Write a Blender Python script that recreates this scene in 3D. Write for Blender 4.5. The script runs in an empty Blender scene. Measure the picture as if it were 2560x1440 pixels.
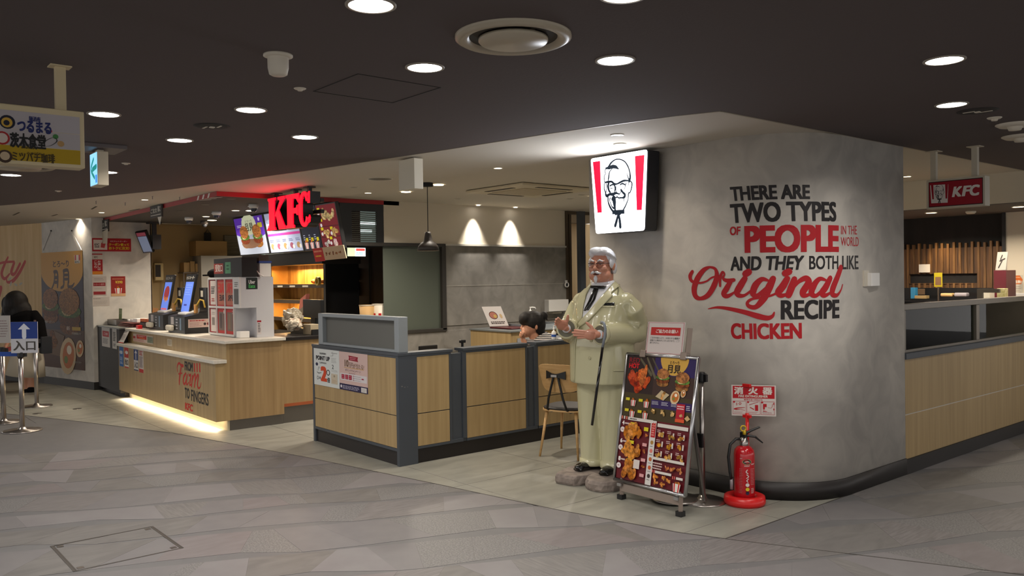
import bpy, bmesh, math, random
from mathutils import Vector, Matrix
from mathutils.bvhtree import BVHTree
random.seed(7)
S = bpy.context.scene
C = S.collection
# ------------------------------------------------------------------ camera
# world: Z up, X and Y along the shop's own walls, camera above the origin
PIT, ROL, FPX, YAW, EYE = math.radians(.7209), math.radians(-.8241), 2076.74, math.radians(40.044), 1.65
def _axes():
    cp, sp, cr, sr = math.cos(PIT), math.sin(PIT), math.cos(ROL), math.sin(ROL)
    f = (0, cp, -sp); u = (0, sp, cp)
    r2 = (cr, sr*u[1], sr*u[2]); u2 = (-sr, cr*u[1], cr*u[2])
    s, c = math.sin(YAW), math.cos(YAW)
    return [Vector((d[0]*s-d[1]*c, d[0]*c+d[1]*s, d[2])) for d in (r2, u2, f)]
RT, UP, FW = _axes()
cam = bpy.data.objects.new('camera', bpy.data.cameras.new('camera')); C.objects.link(cam)
cam.matrix_world = Matrix.Translation((0, 0, EYE)) @ Matrix((RT, UP, -FW)).transposed().to_4x4()
cam.data.sensor_width = 36; cam.data.lens = FPX*36/2560; cam.data.clip_start = .05; cam.data.clip_end = 200
S.camera = cam
# ------------------------------------------------------------------ light and exposure
S.view_settings.view_transform = 'Standard'; S.view_settings.look = 'None'
S.view_settings.gamma = 1; S.view_settings.use_curve_mapping = False
S.view_settings.exposure = 0.34
S.cycles.use_denoising = True
S.cycles.max_bounces = 7; S.cycles.diffuse_bounces = 4; S.cycles.glossy_bounces = 3
S.cycles.transmission_bounces = 5; S.cycles.transparent_max_bounces = 8
S.cycles.sample_clamp_indirect = 4; S.cycles.blur_glossy = 1.0
S.cycles.caustics_reflective = False; S.cycles.caustics_refractive = False
W = bpy.data.worlds.new('world'); S.world = W; W.use_nodes = True
W.node_tree.nodes['Background'].inputs[0].default_value = (1, .96, .92, 1)
W.node_tree.nodes['Background'].inputs[1].default_value = 1.12
LAMP_W = 5.0        # one mall downlight
ZC = 2.665           # ceiling height
def lamp(name, loc, kind, power, col=(1, .93, .85), size=.16, aim=(0, 0, -1), spot=None, blend=.6, parent=None, shape='DISK', sy=None):
    d = bpy.data.lights.new(name, kind); d.energy = power; d.color = col
    if kind == 'AREA':
        d.shape = shape; d.size = size
        if sy: d.size_y = sy
        if spot: d.spread = spot
    elif kind == 'SPOT':
        d.spot_size = spot; d.spot_blend = blend; d.shadow_soft_size = size
    else: d.shadow_soft_size = size
    o = bpy.data.objects.new(name, d); C.objects.link(o)
    o.rotation_euler = Vector(aim).to_track_quat('-Z', 'Y').to_euler()
    o.location = Vector(loc) - (parent.location if parent else Vector())
    if parent: o.parent = parent
    return o
# ------------------------------------------------------------------ survey helpers: sight line of a photo pixel met with a real plane
def ray(px, py): return RT*((px-1280)/FPX) + UP*(-(py-720)/FPX) + FW
EY = Vector((0, 0, EYE))
def onz(px, py, z=0.): d = ray(px, py); return EY + d*((z-EYE)/d.z)
def onx(px, py, x): d = ray(px, py); return EY + d*(x/d.x)
def ony(px, py, y): d = ray(px, py); return EY + d*(y/d.y)
def at(px, py, dep): return EY + ray(px, py)*dep
def onl(px, py, a, b):
    d = ray(px, py); n = Vector((-(b[1]-a[1]), b[0]-a[0], 0)); return EY + d*(n.dot(Vector((a[0], a[1], 0)))/n.dot(d))
# ------------------------------------------------------------------ materials
def lin(c):
    return tuple(((v/255)/12.92 if v/255 <= .04045 else ((v/255+.055)/1.055)**2.4) for v in c)
_M = {}
def mat(name, rgb, rough=.55, metal=0, emit=0, rgb2=None, nsc=(3, 3, 3), det=4, bump=0, spec=.5, alpha=1, trans=0, lo=.35, hi=.65, coat=0, dist=0):
    if name in _M: return _M[name]
    m = bpy.data.materials.new(name); m.use_nodes = True; _M[name] = m
    nt = m.node_tree; b = nt.nodes['Principled BSDF']; c = (*lin(rgb), 1)
    b.inputs['Base Color'].default_value = c; b.inputs['Roughness'].default_value = rough
    b.inputs['Metallic'].default_value = metal; b.inputs['Specular IOR Level'].default_value = spec
    b.inputs['Alpha'].default_value = alpha; b.inputs['Transmission Weight'].default_value = trans
    b.inputs['Coat Weight'].default_value = coat
    m.diffuse_color = c
    if emit:
        b.inputs['Emission Color'].default_value = c; b.inputs['Emission Strength'].default_value = emit
    if rgb2 is not None or bump:
        tc = nt.nodes.new('ShaderNodeTexCoord'); mp = nt.nodes.new('ShaderNodeMapping'); mp.inputs['Scale'].default_value = nsc
        nz = nt.nodes.new('ShaderNodeTexNoise'); nz.inputs['Scale'].default_value = 1; nz.inputs['Detail'].default_value = det
        nz.inputs['Distortion'].default_value = dist
        nt.links.new(tc.outputs['Object'], mp.inputs[0]); nt.links.new(mp.outputs[0], nz.inputs[0])
        if rgb2 is not None:
            r = nt.nodes.new('ShaderNodeValToRGB'); r.color_ramp.elements[0].position = lo; r.color_ramp.elements[1].position = hi
            r.color_ramp.elements[0].color = c; r.color_ramp.elements[1].color = (*lin(rgb2), 1)
            nt.links.new(nz.outputs[0], r.inputs[0]); nt.links.new(r.outputs[0], b.inputs['Base Color'])
            if emit: nt.links.new(r.outputs[0], b.inputs['Emission Color'])
        if bump:
            bp = nt.nodes.new('ShaderNodeBump'); bp.inputs['Strength'].default_value = bump; bp.inputs['Distance'].default_value = .003
            nt.links.new(nz.outputs[0], bp.inputs['Height']); nt.links.new(bp.outputs[0], b.inputs['Normal'])
    return m
def ink(rgb, emit=0):
    return mat('ink_%02x%02x%02x_%g' % (*rgb, emit), rgb, .5, emit=emit, spec=.3)
def glass(name, rgb, rough=0., mixv=.85, spec_rough=.02):
    # thin sheet of glass: mostly clear (or frosted white) with a glossy film
    if name in _M: return _M[name]
    m = bpy.data.materials.new(name); m.use_nodes = True; _M[name] = m; nt = m.node_tree; nt.nodes.clear()
    o = nt.nodes.new('ShaderNodeOutputMaterial'); t = nt.nodes.new('ShaderNodeBsdfTransparent' if rough == 0 else 'ShaderNodeBsdfRefraction')
    t.inputs['Color'].default_value = (*lin(rgb), 1)
    if rough: t.inputs['Roughness'].default_value = rough; t.inputs['IOR'].default_value = 1.02
    g = nt.nodes.new('ShaderNodeBsdfGlossy'); g.inputs['Roughness'].default_value = spec_rough
    f = nt.nodes.new('ShaderNodeFresnel'); f.inputs[0].default_value = 1.18 if rough == 0 else 1.45; mx = nt.nodes.new('ShaderNodeMixShader')
    nt.links.new(f.outputs[0], mx.inputs[0]); nt.links.new(t.outputs[0], mx.inputs[1]); nt.links.new(g.outputs[0], mx.inputs[2])
    last = mx
    if rough:
        d = nt.nodes.new('ShaderNodeBsdfDiffuse'); d.inputs[0].default_value = (*lin(rgb), 1); m2 = nt.nodes.new('ShaderNodeMixShader'); m2.inputs[0].default_value = mixv
        nt.links.new(mx.outputs[0], m2.inputs[1]); nt.links.new(d.outputs[0], m2.inputs[2]); last = m2
    nt.links.new(last.outputs[0], o.inputs[0]); return m
K = {}
K['wallpaper'] = mat('concrete_wallpaper', (182, 177, 170), .8, rgb2=(204, 198, 189), nsc=(4.2, 4.2, 4.2), det=12, dist=1.0, bump=.2, lo=.34, hi=.68)
K['stone_panel'] = mat('grey_stone_panel', (116, 112, 106), .75, rgb2=(140, 136, 129), nsc=(5, 5, 5), det=10, dist=.6, lo=.3, hi=.7)
K['ceil_dark'] = mat('dark_ceiling', (100, 92, 91), .95, spec=.15, bump=.3, nsc=(60, 60, 60))
K['ceil_white'] = mat('white_ceiling', (198, 190, 176), .9)
K['cream'] = mat('cream_wall', (205, 195, 176), .9)
K['wood'] = mat('light_oak_laminate', (152, 127, 86), .5, rgb2=(170, 145, 102), nsc=(22, 22, .9), det=5, lo=.3, hi=.7)
K['wood_d'] = mat('deep_oak_laminate', (138, 111, 74), .5, rgb2=(156, 129, 90), nsc=(22, 22, .9), det=5, lo=.3, hi=.7)
K['wood_wall'] = mat('pale_wood_wall', (190, 158, 108), .6, rgb2=(206, 176, 128), nsc=(14, 14, .6), det=5)
K['char'] = mat('charcoal_trim', (62, 67, 74), .5)
K['plinth'] = mat('dark_skirting', (27, 22, 21), .5)
K['black'] = mat('black_plastic', (20, 20, 22), .4)
K['blackm'] = mat('matt_black', (17, 16, 17), .8)
K['steel'] = mat('brushed_steel', (176, 170, 165), .28, 1)
K['alu'] = mat('satin_aluminium', (186, 186, 188), .25, 1)
K['dsteel'] = mat('dull_steel', (120, 116, 112), .35, .9)
K['greymetal'] = mat('grey_metal_frame', (142, 148, 152), .45, .3)
K['white'] = mat('white_plastic', (226, 224, 220), .4)
K['offwhite'] = mat('offwhite_plastic', (208, 200, 184), .5)
K['top'] = mat('pale_stone_worktop', (206, 201, 188), .35, rgb2=(214, 209, 198), nsc=(40, 40, 40))
K['red'] = mat('signal_red', (196, 22, 30), .4)
K['redband'] = mat('red_fascia', (150, 22, 26), .5)
K['paper'] = mat('white_paper', (228, 224, 216), .7)
K['blackfab'] = mat('black_cloth', (16, 15, 16), .95, spec=.1)
K['skin'] = mat('skin', (196, 142, 114), .5)
K['hair'] = mat('black_hair', (14, 11, 11), .7, rgb2=(30, 24, 22), nsc=(60, 60, 8))
K['grout'] = mat('floor_joint', (72, 68, 66), .8)
K['tile'] = mat('shop_stone_tile', (128, 127, 118), .42, rgb2=(148, 146, 136), nsc=(7, 2.6, 4), det=8, dist=.5, lo=.32, hi=.68)
K['soffit'] = mat('dark_soffit', (62, 58, 55), .8)
K['lampglow'] = mat('lamp_glow', (255, 250, 244), emit=14)
K['clear'] = glass('clear_glass', (232, 240, 236))
# ------------------------------------------------------------------ mesh builder (world coordinates; a parent's transform is undone on build)
class MB:
    def __init__(s): s.v = []; s.f = []; s.m = []
    def add(s, vs, fs, m=0):
        n = len(s.v); s.v += [Vector(p) for p in vs]; s.f += [tuple(i+n for i in f) for f in fs]; s.m += [m]*len(fs); return s
    def box(s, a, b, m=0, rot=None, about=None):
        x0, y0, z0 = [min(a[i], b[i]) for i in range(3)]; x1, y1, z1 = [max(a[i], b[i]) for i in range(3)]
        vs = [Vector(p) for p in ((x0,y0,z0),(x1,y0,z0),(x1,y1,z0),(x0,y1,z0),(x0,y0,z1),(x1,y0,z1),(x1,y1,z1),(x0,y1,z1))]
        if rot is not None:
            c = Vector(about) if about is not None else (Vector(a)+Vector(b))/2
            vs = [c + rot @ (p-c) for p in vs]
        return s.add(vs, [(0,3,2,1),(4,5,6,7),(0,1,5,4),(1,2,6,5),(2,3,7,6),(3,0,4,7)], m)
    def prism(s, pts, d, m=0):      # polygon (3D points) swept by vector d
        n = len(pts); d = Vector(d); vs = [Vector(p) for p in pts]; vs += [p+d for p in vs]
        return s.add(vs, [tuple(range(n))[::-1], tuple(range(n, 2*n))] + [(i, (i+1) % n, (i+1) % n+n, i+n) for i in range(n)], m)
    def rings(s, rs, m=0, cap=True):
        n = len(rs[0]); vs = [p for r in rs for p in r]; fs = []
        for k in range(len(rs)-1):
            for i in range(n): fs.append((k*n+i, k*n+(i+1) % n, (k+1)*n+(i+1) % n, (k+1)*n+i))
        if cap: fs += [tuple(range(n))[::-1], tuple(range((len(rs)-1)*n, len(rs)*n))]
        return s.add(vs, fs, m)
    def lathe(s, c, prof, m=0, n=24, axis='z', cap=True):
        c = Vector(c); rs = []
        for r, h in prof:
            ring = []
            for i in range(n):
                a = 2*math.pi*i/n; x, y = r*math.cos(a), r*math.sin(a)
                ring.append(c + (Vector((x, y, h)) if axis == 'z' else Vector((h, x, y)) if axis == 'x' else Vector((y, h, x))))
            rs.append(ring)
        return s.rings(rs, m, cap)
    def tube(s, pts, rad, m=0, n=10, flat=1, closed=False):
        pts = [Vector(p) for p in pts]; rs = []; k = len(pts)
        rad = rad if isinstance(rad, (list, tuple)) else [rad]*k
        up = None
        for i, p in enumerate(pts):
            t = (pts[min(i+1, k-1)]-pts[max(i-1, 0)]).normalized()
            if up is None:
                up = Vector((0, 0, 1)) if abs(t.z) < .9 else Vector((1, 0, 0))
            a = t.cross(up).normalized(); b = a.cross(t).normalized(); up = b
            rs.append([p + a*(rad[i]*math.cos(2*math.pi*j/n)) + b*(rad[i]*flat*math.sin(2*math.pi*j/n)) for j in range(n)])
        return s.rings(rs, m)
    def ell(s, c, r, m=0, n=16, k=10, rot=None):
        c = Vector(c); rs = []
        for j in range(1, k):
            th = math.pi*j/k; ring = []
            for i in range(n):
                a = 2*math.pi*i/n
                p = Vector((r[0]*math.sin(th)*math.cos(a), r[1]*math.sin(th)*math.sin(a), -r[2]*math.cos(th)))
                ring.append(c + (rot @ p if rot else p))
            rs.append(ring)
        n0 = len(s.v); s.rings(rs, m, False)
        lo = Vector((0, 0, -r[2])); hi = Vector((0, 0, r[2]))
        s.v += [c + (rot @ lo if rot else lo), c + (rot @ hi if rot else hi)]
        b = len(s.v)-2; l0 = n0; l1 = n0+(k-2)*n
        for i in range(n):
            s.f.append((b, l0+(i+1) % n, l0+i)); s.m.append(m)
            s.f.append((b+1, l1+i, l1+(i+1) % n)); s.m.append(m)
        return s
    def build(s, name, mats, parent=None, bevel=0, smooth=False, remesh=0, smit=0, local=False, seg=2):
        mats = mats if isinstance(mats, (list, tuple)) else [mats]
        mats = [K[x] if isinstance(x, str) else x for x in mats]
        me = bpy.data.meshes.new(name)
        off = Vector()
        M = None
        if parent and not local:
            root = parent
            while root.parent: root = root.parent
            M = root.matrix_basis.inverted()
        vs = [(M @ p if M else p) for p in s.v]
        me.from_pydata(vs, [], s.f)
        for x in mats: me.materials.append(x)
        me.polygons.foreach_set('material_index', s.m)
        if smooth: me.polygons.foreach_set('use_smooth', [True]*len(s.f))
        me.update()
        o = bpy.data.objects.new(name, me); C.objects.link(o)
        if parent: o.parent = parent
        if remesh:
            bm = bmesh.new(); bm.from_mesh(me); bmesh.ops.recalc_face_normals(bm, faces=bm.faces); bm.to_mesh(me); bm.free()
            r = o.modifiers.new('remesh', 'REMESH'); r.mode = 'VOXEL'; r.voxel_size = remesh; r.use_smooth_shade = True
            if smit:
                q = o.modifiers.new('smooth', 'SMOOTH'); q.iterations = smit; q.factor = .5
            dg = bpy.context.evaluated_depsgraph_get(); nm = bpy.data.meshes.new_from_object(o.evaluated_get(dg))
            o.modifiers.clear(); o.data = nm
            if not nm.materials: nm.materials.append(mats[0])
            nm.polygons.foreach_set('use_smooth', [True]*len(nm.polygons))
        elif bevel:
            b = o.modifiers.new('bevel', 'BEVEL'); b.width = bevel; b.segments = seg; b.limit_method = 'ANGLE'; b.angle_limit = math.radians(40)
        return o
def thing(name, label, cat, loc=(0, 0, 0), rz=0, group=None):
    o = bpy.data.objects.new(name, None); C.objects.link(o); o.empty_display_size = .1
    o.location = loc; o.rotation_euler = (0, 0, rz)
    o.matrix_basis = Matrix.Translation(loc) @ Matrix.Rotation(rz, 4, 'Z')
    return tag(o, label, cat, group)
def tag(o, label, cat, group=None):
    o['label'] = label; o['category'] = cat
    if group: o['group'] = group
    return o
def struct(o, label=None):
    o['kind'] = 'structure'
    if label: o['label'] = label
    return o
def copyt(o, loc, rz=None, label=None, group=None):
    r = o.copy(); C.objects.link(r); r.location = loc
    if rz is not None: r.rotation_euler = (0, 0, rz)
    if label: r['label'] = label
    if group: r['group'] = group
    def rec(a, b):
        for ch in list(a.children):
            c = ch.copy(); C.objects.link(c); c.parent = b; rec(ch, c)
    rec(o, r)
    return r
def lab(o, l): o['label'] = l; return o
# ------------------------------------------------------------------ flat print
_tc = bpy.data.curves.new('type', 'FONT'); _to = bpy.data.objects.new('type', _tc); _T = {}
def glyphs(s, bold=0., ext=0.):
    k = (s, bold, ext)
    if k not in _T:
        _tc.body = s; _tc.extrude = ext; _tc.resolution_u = 4
        me = bpy.data.meshes.new_from_object(_to)
        v0 = [v.co.copy() for v in me.vertices]; f0 = [tuple(p.vertices) for p in me.polygons]; bpy.data.meshes.remove(me)
        # heavier weight: the same letters overprinted with small shifts
        sh = [(0, 0)] if not bold else [(-bold, 0), (bold, 0)] if bold < .015 else [(-bold, -bold*.6), (bold, -bold*.6), (-bold, bold*.6), (bold, bold*.6), (0, 0)]
        if bold > .035: sh += [(-bold, 0), (bold, 0), (0, bold*.6), (0, -bold*.6)]
        vs = []; fs = []
        for i, (dx, dy) in enumerate(sh):
            n = len(vs); vs += [v+Vector((dx, dy, i*(.09 if not ext else 0))) for v in v0]; fs += [tuple(j+n for j in f) for f in f0]
        xs = [v.x for v in vs]; ys = [v.y for v in vs]
        _T[k] = (vs, fs, min(xs), max(xs), min(ys), max(ys))
    return _T[k]
def ribbon(pts):            # (x, y, width) centre line -> outline quads in 2D
    P = [Vector(p[:2]) for p in pts]; w = [p[2] for p in pts]
    Q = []; R = []
    n = len(P)
    for i in range(n-1):    # Catmull-Rom subdivision
        p0, p1, p2, p3 = P[max(i-1, 0)], P[i], P[i+1], P[min(i+2, n-1)]
        for k in range(5):
            t = k/5; Q.append(.5*((2*p1)+(p2-p0)*t+(2*p0-5*p1+4*p2-p3)*t*t+(3*p1-p0-3*p2+p3)*t**3)); R.append(w[i]*(1-t)+w[i+1]*t)
    Q.append(P[-1]); R.append(w[-1])
    vs = []; fs = []
    for i, q in enumerate(Q):
        t = (Q[min(i+1, len(Q)-1)]-Q[max(i-1, 0)]); t = t.normalized() if t.length else Vector((1, 0)); nn = Vector((-t.y, t.x))*R[i]/2
        vs += [q+nn, q-nn]
        if i: fs.append((2*i-2, 2*i-1, 2*i+1, 2*i))
    vs = [(v.x, v.y, i*1.5e-6) for i, v in enumerate(vs)]
    for q, r in ((Q[0], R[0]), (Q[-1], R[-1])):     # round ends
        b = len(vs); vs += [((q+Vector((math.cos(a*math.pi/4), math.sin(a*math.pi/4)))*r/2).x, (q+Vector((math.cos(a*math.pi/4), math.sin(a*math.pi/4)))*r/2).y, b*1.5e-6+2e-6) for a in range(8)]; fs.append(tuple(range(b, b+8)))
    return vs, fs
def food(rgb, e=0):
    d = tuple(int(v*.68) for v in rgb); l = tuple(min(255, int(v*1.14+5)) for v in rgb)
    return mat('food_%02x%02x%02x_%g' % (*rgb, e), d, .5, emit=e, rgb2=l, nsc=(42, 42, 42), det=4, lo=.36, hi=.66, spec=.2)
class Print:
    """flat print on a rectangle: fractions 0..1 of its width and height, y up"""
    STEP = .0005
    def __init__(s, o, ax, ay, w, h, mapf=None, emit=0):
        s.o = Vector(o); s.ax = Vector(ax).normalized(); s.ay = Vector(ay).normalized(); s.n = s.ax.cross(s.ay).normalized()
        s.w = w; s.h = h; s.b = MB(); s.mats = []; s.lv = 1; s.mapf = mapf; s.e = emit
    def mi(s, col):
        if isinstance(col, tuple) and len(col) == 4: col = food(tuple(int(v/12)*12 for v in col[:3]), s.e)
        m = ink(tuple(col), s.e) if isinstance(col, tuple) else (K[col] if isinstance(col, str) else col)
        if m not in s.mats: s.mats.append(m)
        return s.mats.index(m)
    def pt(s, x, y, z=0):
        if s.mapf: return s.mapf(x, y, z+s.lv*s.STEP)
        return s.o + s.ax*(x*s.w) + s.ay*(y*s.h) + s.n*(s.lv*s.STEP+z)
    def raw(s, vs, fs, col): s.lv += .03; s.b.add([s.pt(v[0], v[1], v[2] if len(v) > 2 else 0) for v in vs], fs, s.mi(col)); return s
    def up(s): s.lv += 1; return s
    def sheet(s, col, t=.002):   # the board or paper itself
        lv = s.lv; s.lv = 0
        s.b.prism([s.pt(0, 0), s.pt(1, 0), s.pt(1, 1), s.pt(0, 1)], s.n*-t, s.mi(col)); s.lv = lv; return s
    def rect(s, x0, y0, x1, y1, col): return s.raw([(x0, y0), (x1, y0), (x1, y1), (x0, y1)], [(0, 1, 2, 3)], col)
    def poly(s, pts, col): return s.raw(pts, [tuple(range(len(pts)))], col)
    def ell(s, cx, cy, rx, ry, col, a0=0, a1=360, n=16, rot=0):
        c, q = math.cos(math.radians(rot)), math.sin(math.radians(rot)); asp = s.h/s.w
        pts = []
        for i in range(n+1 if a1-a0 < 360 else n):
            a = math.radians(a0+(a1-a0)*i/n); x, y = rx*math.cos(a), ry*math.sin(a)
            pts.append((cx+x*c-y*q*asp, cy+x*q/asp+y*c))
        return s.poly(pts, col)
    def text(s, t, x0, y0, x1, y1, col, bold=0., ext=0., shear=0.):
        vs, fs, a, b, c, d = glyphs(t, bold, ext); sx = (x1-x0)/(b-a); sy = (y1-y0)/(d-c)
        return s.raw([(x0+(v.x-a)*sx+shear*(v.y-c)*sy*s.h/s.w, y0+(v.y-c)*sy, v.z*.001) for v in vs], fs, col)
    def vtext(s, t, x0, y0, x1, y1, col, bold=.01):
        n = len(t); hh = (y1-y0)/n
        for i, ch in enumerate(t): s.text(ch, x0, y1-hh*(i+.92), x1, y1-hh*(i+.08), col, bold)
        return s
    def stroke(s, pts, col): vs, fs = ribbon(pts); return s.raw(vs, fs, col)
    def lines(s, x0, y0, x1, y1, n, col, fill=.45, gap=.25):   # rows of lettering too small to read
        hh = (y1-y0)/n
        for i in range(n):
            x = x0; e = x1-(x1-x0)*random.random()*gap
            while x < e:
                w = (x1-x0)*random.uniform(.05, .16); s.rect(x, y1-hh*(i+1)+hh*(1-fill)/2, min(x+w, e), y1-hh*i-hh*(1-fill)/2, col); x += w+(x1-x0)*.025
        return s
    def build(s, name, parent=None): return s.b.build(name, s.mats, parent)
def prx(x, tl, br, **k):     # on a wall that faces +X
    a = onx(*tl, x); b = onx(*br, x); return Print((x, a.y, b.z), (0, 1, 0), (0, 0, 1), b.y-a.y, a.z-b.z, **k)
def pry(y, tl, br, **k):     # on a wall that faces -Y
    a = ony(*tl, y); b = ony(*br, y); return Print((a.x, y, b.z), (1, 0, 0), (0, 0, 1), b.x-a.x, a.z-b.z, **k)
def burger(p, x, y, s, dark=0):
    k = p.w/p.h; f = (lambda c: (*(int(v*(1-dark)) for v in c), 1))
    p.ell(x, y-.42*s*k, .5*s, .2*s*k, f((150, 96, 50))); p.up()
    p.ell(x, y-.22*s*k, .56*s, .2*s*k, f((120, 62, 28))); p.up()
    p.ell(x, y-.05*s*k, .58*s, .16*s*k, f((92, 120, 48))); p.ell(x-.1*s, y-.02*s*k, .28*s, .14*s*k, f((226, 206, 150))); p.up()
    p.ell(x, y+.2*s*k, .52*s, .33*s*k, f((176, 118, 60))); p.lv -= 3
def chicken(p, x, y, s, n=7, c=(190, 108, 40)):
    k = p.w/p.h; rr = random.Random(int(x*1000+y*77))
    for i in range(n):
        a = rr.uniform(0, 6.28); d = rr.uniform(0, .4)*s; q = rr.uniform(-30, 22)
        p.lv += i % 3
        p.ell(x+d*math.cos(a), y+d*math.sin(a)*k*.7, rr.uniform(.15, .25)*s, rr.uniform(.10, .17)*s*k, (*(int(min(255, max(0, v+q))) for v in c), 1), rot=rr.uniform(0, 180), n=10)
        p.lv -= i % 3
def bucket(p, x, y, s):
    k = p.w/p.h; chicken(p, x, y+.2*s*k, s*.7, 6); p.lv += 3
    p.poly([(x-.3*s, y-.5*s*k), (x+.3*s, y-.5*s*k), (x+.4*s, y+.15*s*k), (x-.4*s, y+.15*s*k)], (214, 208, 200)); p.up()
    for q in (-.28, .16): p.poly([(x+q*s*.85, y-.5*s*k), (x+(q+.12)*s*.85, y-.5*s*k), (x+(q+.12)*s*1.1, y+.15*s*k), (x+q*s*1.1, y+.15*s*k)], (190, 24, 32))
    p.lv -= 4
def wrap(p, x, y, s):
    k = p.w/p.h; p.ell(x, y, .42*s, .5*s*k, (206, 180, 140), rot=-25); p.up(); p.ell(x+.03*s, y+.02*s*k, .3*s, .36*s*k, (188, 104, 40), rot=-25)
    p.up(); p.ell(x+.08*s, y+.16*s*k, .13*s, .12*s*k, (236, 226, 204)); p.ell(x-.1*s, y-.1*s*k, .1*s, .1*s*k, (110, 130, 60)); p.lv -= 2
# head emblem: strokes and fills traced as fractions of the bucket-shaped panel (x right, y up)
def emblem(p, x0, y0, w, h, blk, red, stripes=True, fine=True):
    def sk(a, b):       # traced on the obliquely seen panel: undo its slant
        xc, yc = 200+785*a, 1300-1165*b; tp = 260-(xc-200)*145/785; bt = 1300-(xc-270)*55/665
        return (bt-yc)/(bt-tp)
    f = lambda q: [(x0+a*w, y0+sk(a, b)*h, c*w) for a, b, c in q]
    g = lambda q: [(x0+a*w, y0+sk(a, b)*h) for a, b in q]
    if stripes:
        p.poly(g([(.04, .855), (.175, .87), (.195, .255), (.115, .25)]), red); p.poly(g([(.79, .935), (.95, .95), (.895, .292), (.81, .29)]), red)
    S_ = p.stroke
    S_(f([(.29, .78, .02), (.33, .80, .035), (.37, .845, .028), (.44, .885, .018), (.52, .895, .016), (.61, .87, .018), (.67, .81, .02), (.70, .74, .02), (.705, .68, .03), (.69, .635, .04)]), blk)
    S_(f([(.27, .785, .012), (.34, .79, .045), (.40, .805, .05), (.46, .80, .045), (.51, .775, .008)]), blk)
    S_(f([(.30, .79, .012), (.26, .755, .014), (.27, .72, .012), (.245, .68, .014), (.26, .60, .014)]), blk)
    S_(f([(.40, .785, .01), (.345, .74, .016), (.33, .68, .026), (.315, .63, .014)]), blk)
    S_(f([(.645, .735, .006), (.665, .69, .014), (.685, .65, .02)]), blk)
    S_(f([(.255, .615, .012), (.30, .62, .03), (.38, .625, .028), (.425, .60, .03), (.475, .60, .02), (.52, .615, .028), (.60, .64, .028), (.70, .64, .014)]), blk)
    S_(f([(.33, .615, .03), (.315, .57, .04), (.33, .52, .03), (.35, .50, .03)]), blk)
    S_(f([(.43, .60, .03), (.44, .55, .022), (.43, .505, .018), (.415, .48, .02)]), blk)
    S_(f([(.35, .575, .022), (.39, .59, .022), (.425, .585, .015)]), blk); S_(f([(.35, .55, .01), (.39, .545, .012)]), blk)
    S_(f([(.53, .59, .016), (.57, .605, .022), (.62, .59, .016)]), blk); S_(f([(.63, .61, .014), (.62, .57, .012), (.60, .54, .01)]), blk)
    S_(f([(.46, .59, .01), (.455, .54, .014), (.46, .50, .018), (.50, .48, .014), (.54, .50, .012), (.55, .535, .018)]), blk)
    S_(f([(.545, .53, .03), (.575, .50, .03), (.61, .475, .035), (.60, .445, .04), (.56, .435, .02), (.50, .44, .012), (.44, .435, .02), (.40, .42, .06)]), blk)
    S_(f([(.52, .475, .012), (.46, .49, .03), (.40, .475, .045), (.345, .475, .035), (.295, .455, .045), (.27, .47, .03)]), blk)
    S_(f([(.415, .43, .07), (.425, .38, .06), (.43, .33, .04), (.44, .28, .03), (.475, .245, .03)]), blk)
    S_(f([(.245, .60, .014), (.245, .54, .016), (.265, .50, .02), (.28, .46, .03), (.31, .44, .02), (.315, .38, .022), (.35, .32, .03), (.40, .27, .03), (.455, .235, .03)]), blk)
    S_(f([(.28, .61, .012), (.285, .56, .014), (.28, .50, .012)]), blk)
    S_(f([(.35, .43, .02), (.345, .39, .012), (.38, .33, .016), (.41, .31, .03)]), blk)
    S_(f([(.71, .635, .016), (.735, .61, .02), (.725, .55, .02), (.70, .50, .016), (.675, .49, .02), (.665, .42, .014), (.62, .34, .02), (.56, .27, .022), (.52, .235, .02)]), blk)
    S_(f([(.68, .62, .012), (.68, .58, .012)]), blk); S_(f([(.47, .455, .016), (.51, .425, .012), (.55, .44, .012)]), blk)
    S_(f([(.59, .42, .014), (.59, .39, .008)]), blk)
    p.poly(g([(.385, .285), (.60, .295), (.60, .245), (.385, .235)][::-1]), blk)
    S_(f([(.495, .25, .03), (.465, .17, .04), (.435, .10, .045)]), blk); S_(f([(.495, .25, .03), (.515, .17, .04), (.525, .085, .045)]), blk)
# ================================================================== the setting
LEASE = [(-20, -1.5), (-14.4, .9), (-12.876, 1.60), (-11.92, 2.034), (-10.9, 2.43), (-9.32, 3.0), (-7.14, 3.50), (-5.46, 3.81), (-4.28, 4.01), (-3.39, 4.22), (-3.115, 4.33)]
def yl(x):
    for (a, b), (c, d) in zip(LEASE, LEASE[1:]):
        if a <= x <= c: return b+(d-b)*(x-a)/(c-a)
    return LEASE[-1][1]
MFW = mat('floor_wedge', (98, 97, 98), .5, rgb2=(102, 101, 101), nsc=(8, 8, 8))
fl = struct(MB().box((-26, -9, -.2), (9, 24, -.0022)).build('floor', MFW))
m = MB().prism([(x, y, -.0022) for x, y in LEASE]+[(-3.115, 14, -.0022), (-18, 14, -.0022), (-20, 8, -.0022)], (0, 0, .0004)); m.build('joint_bed', 'grout', fl)
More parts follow.
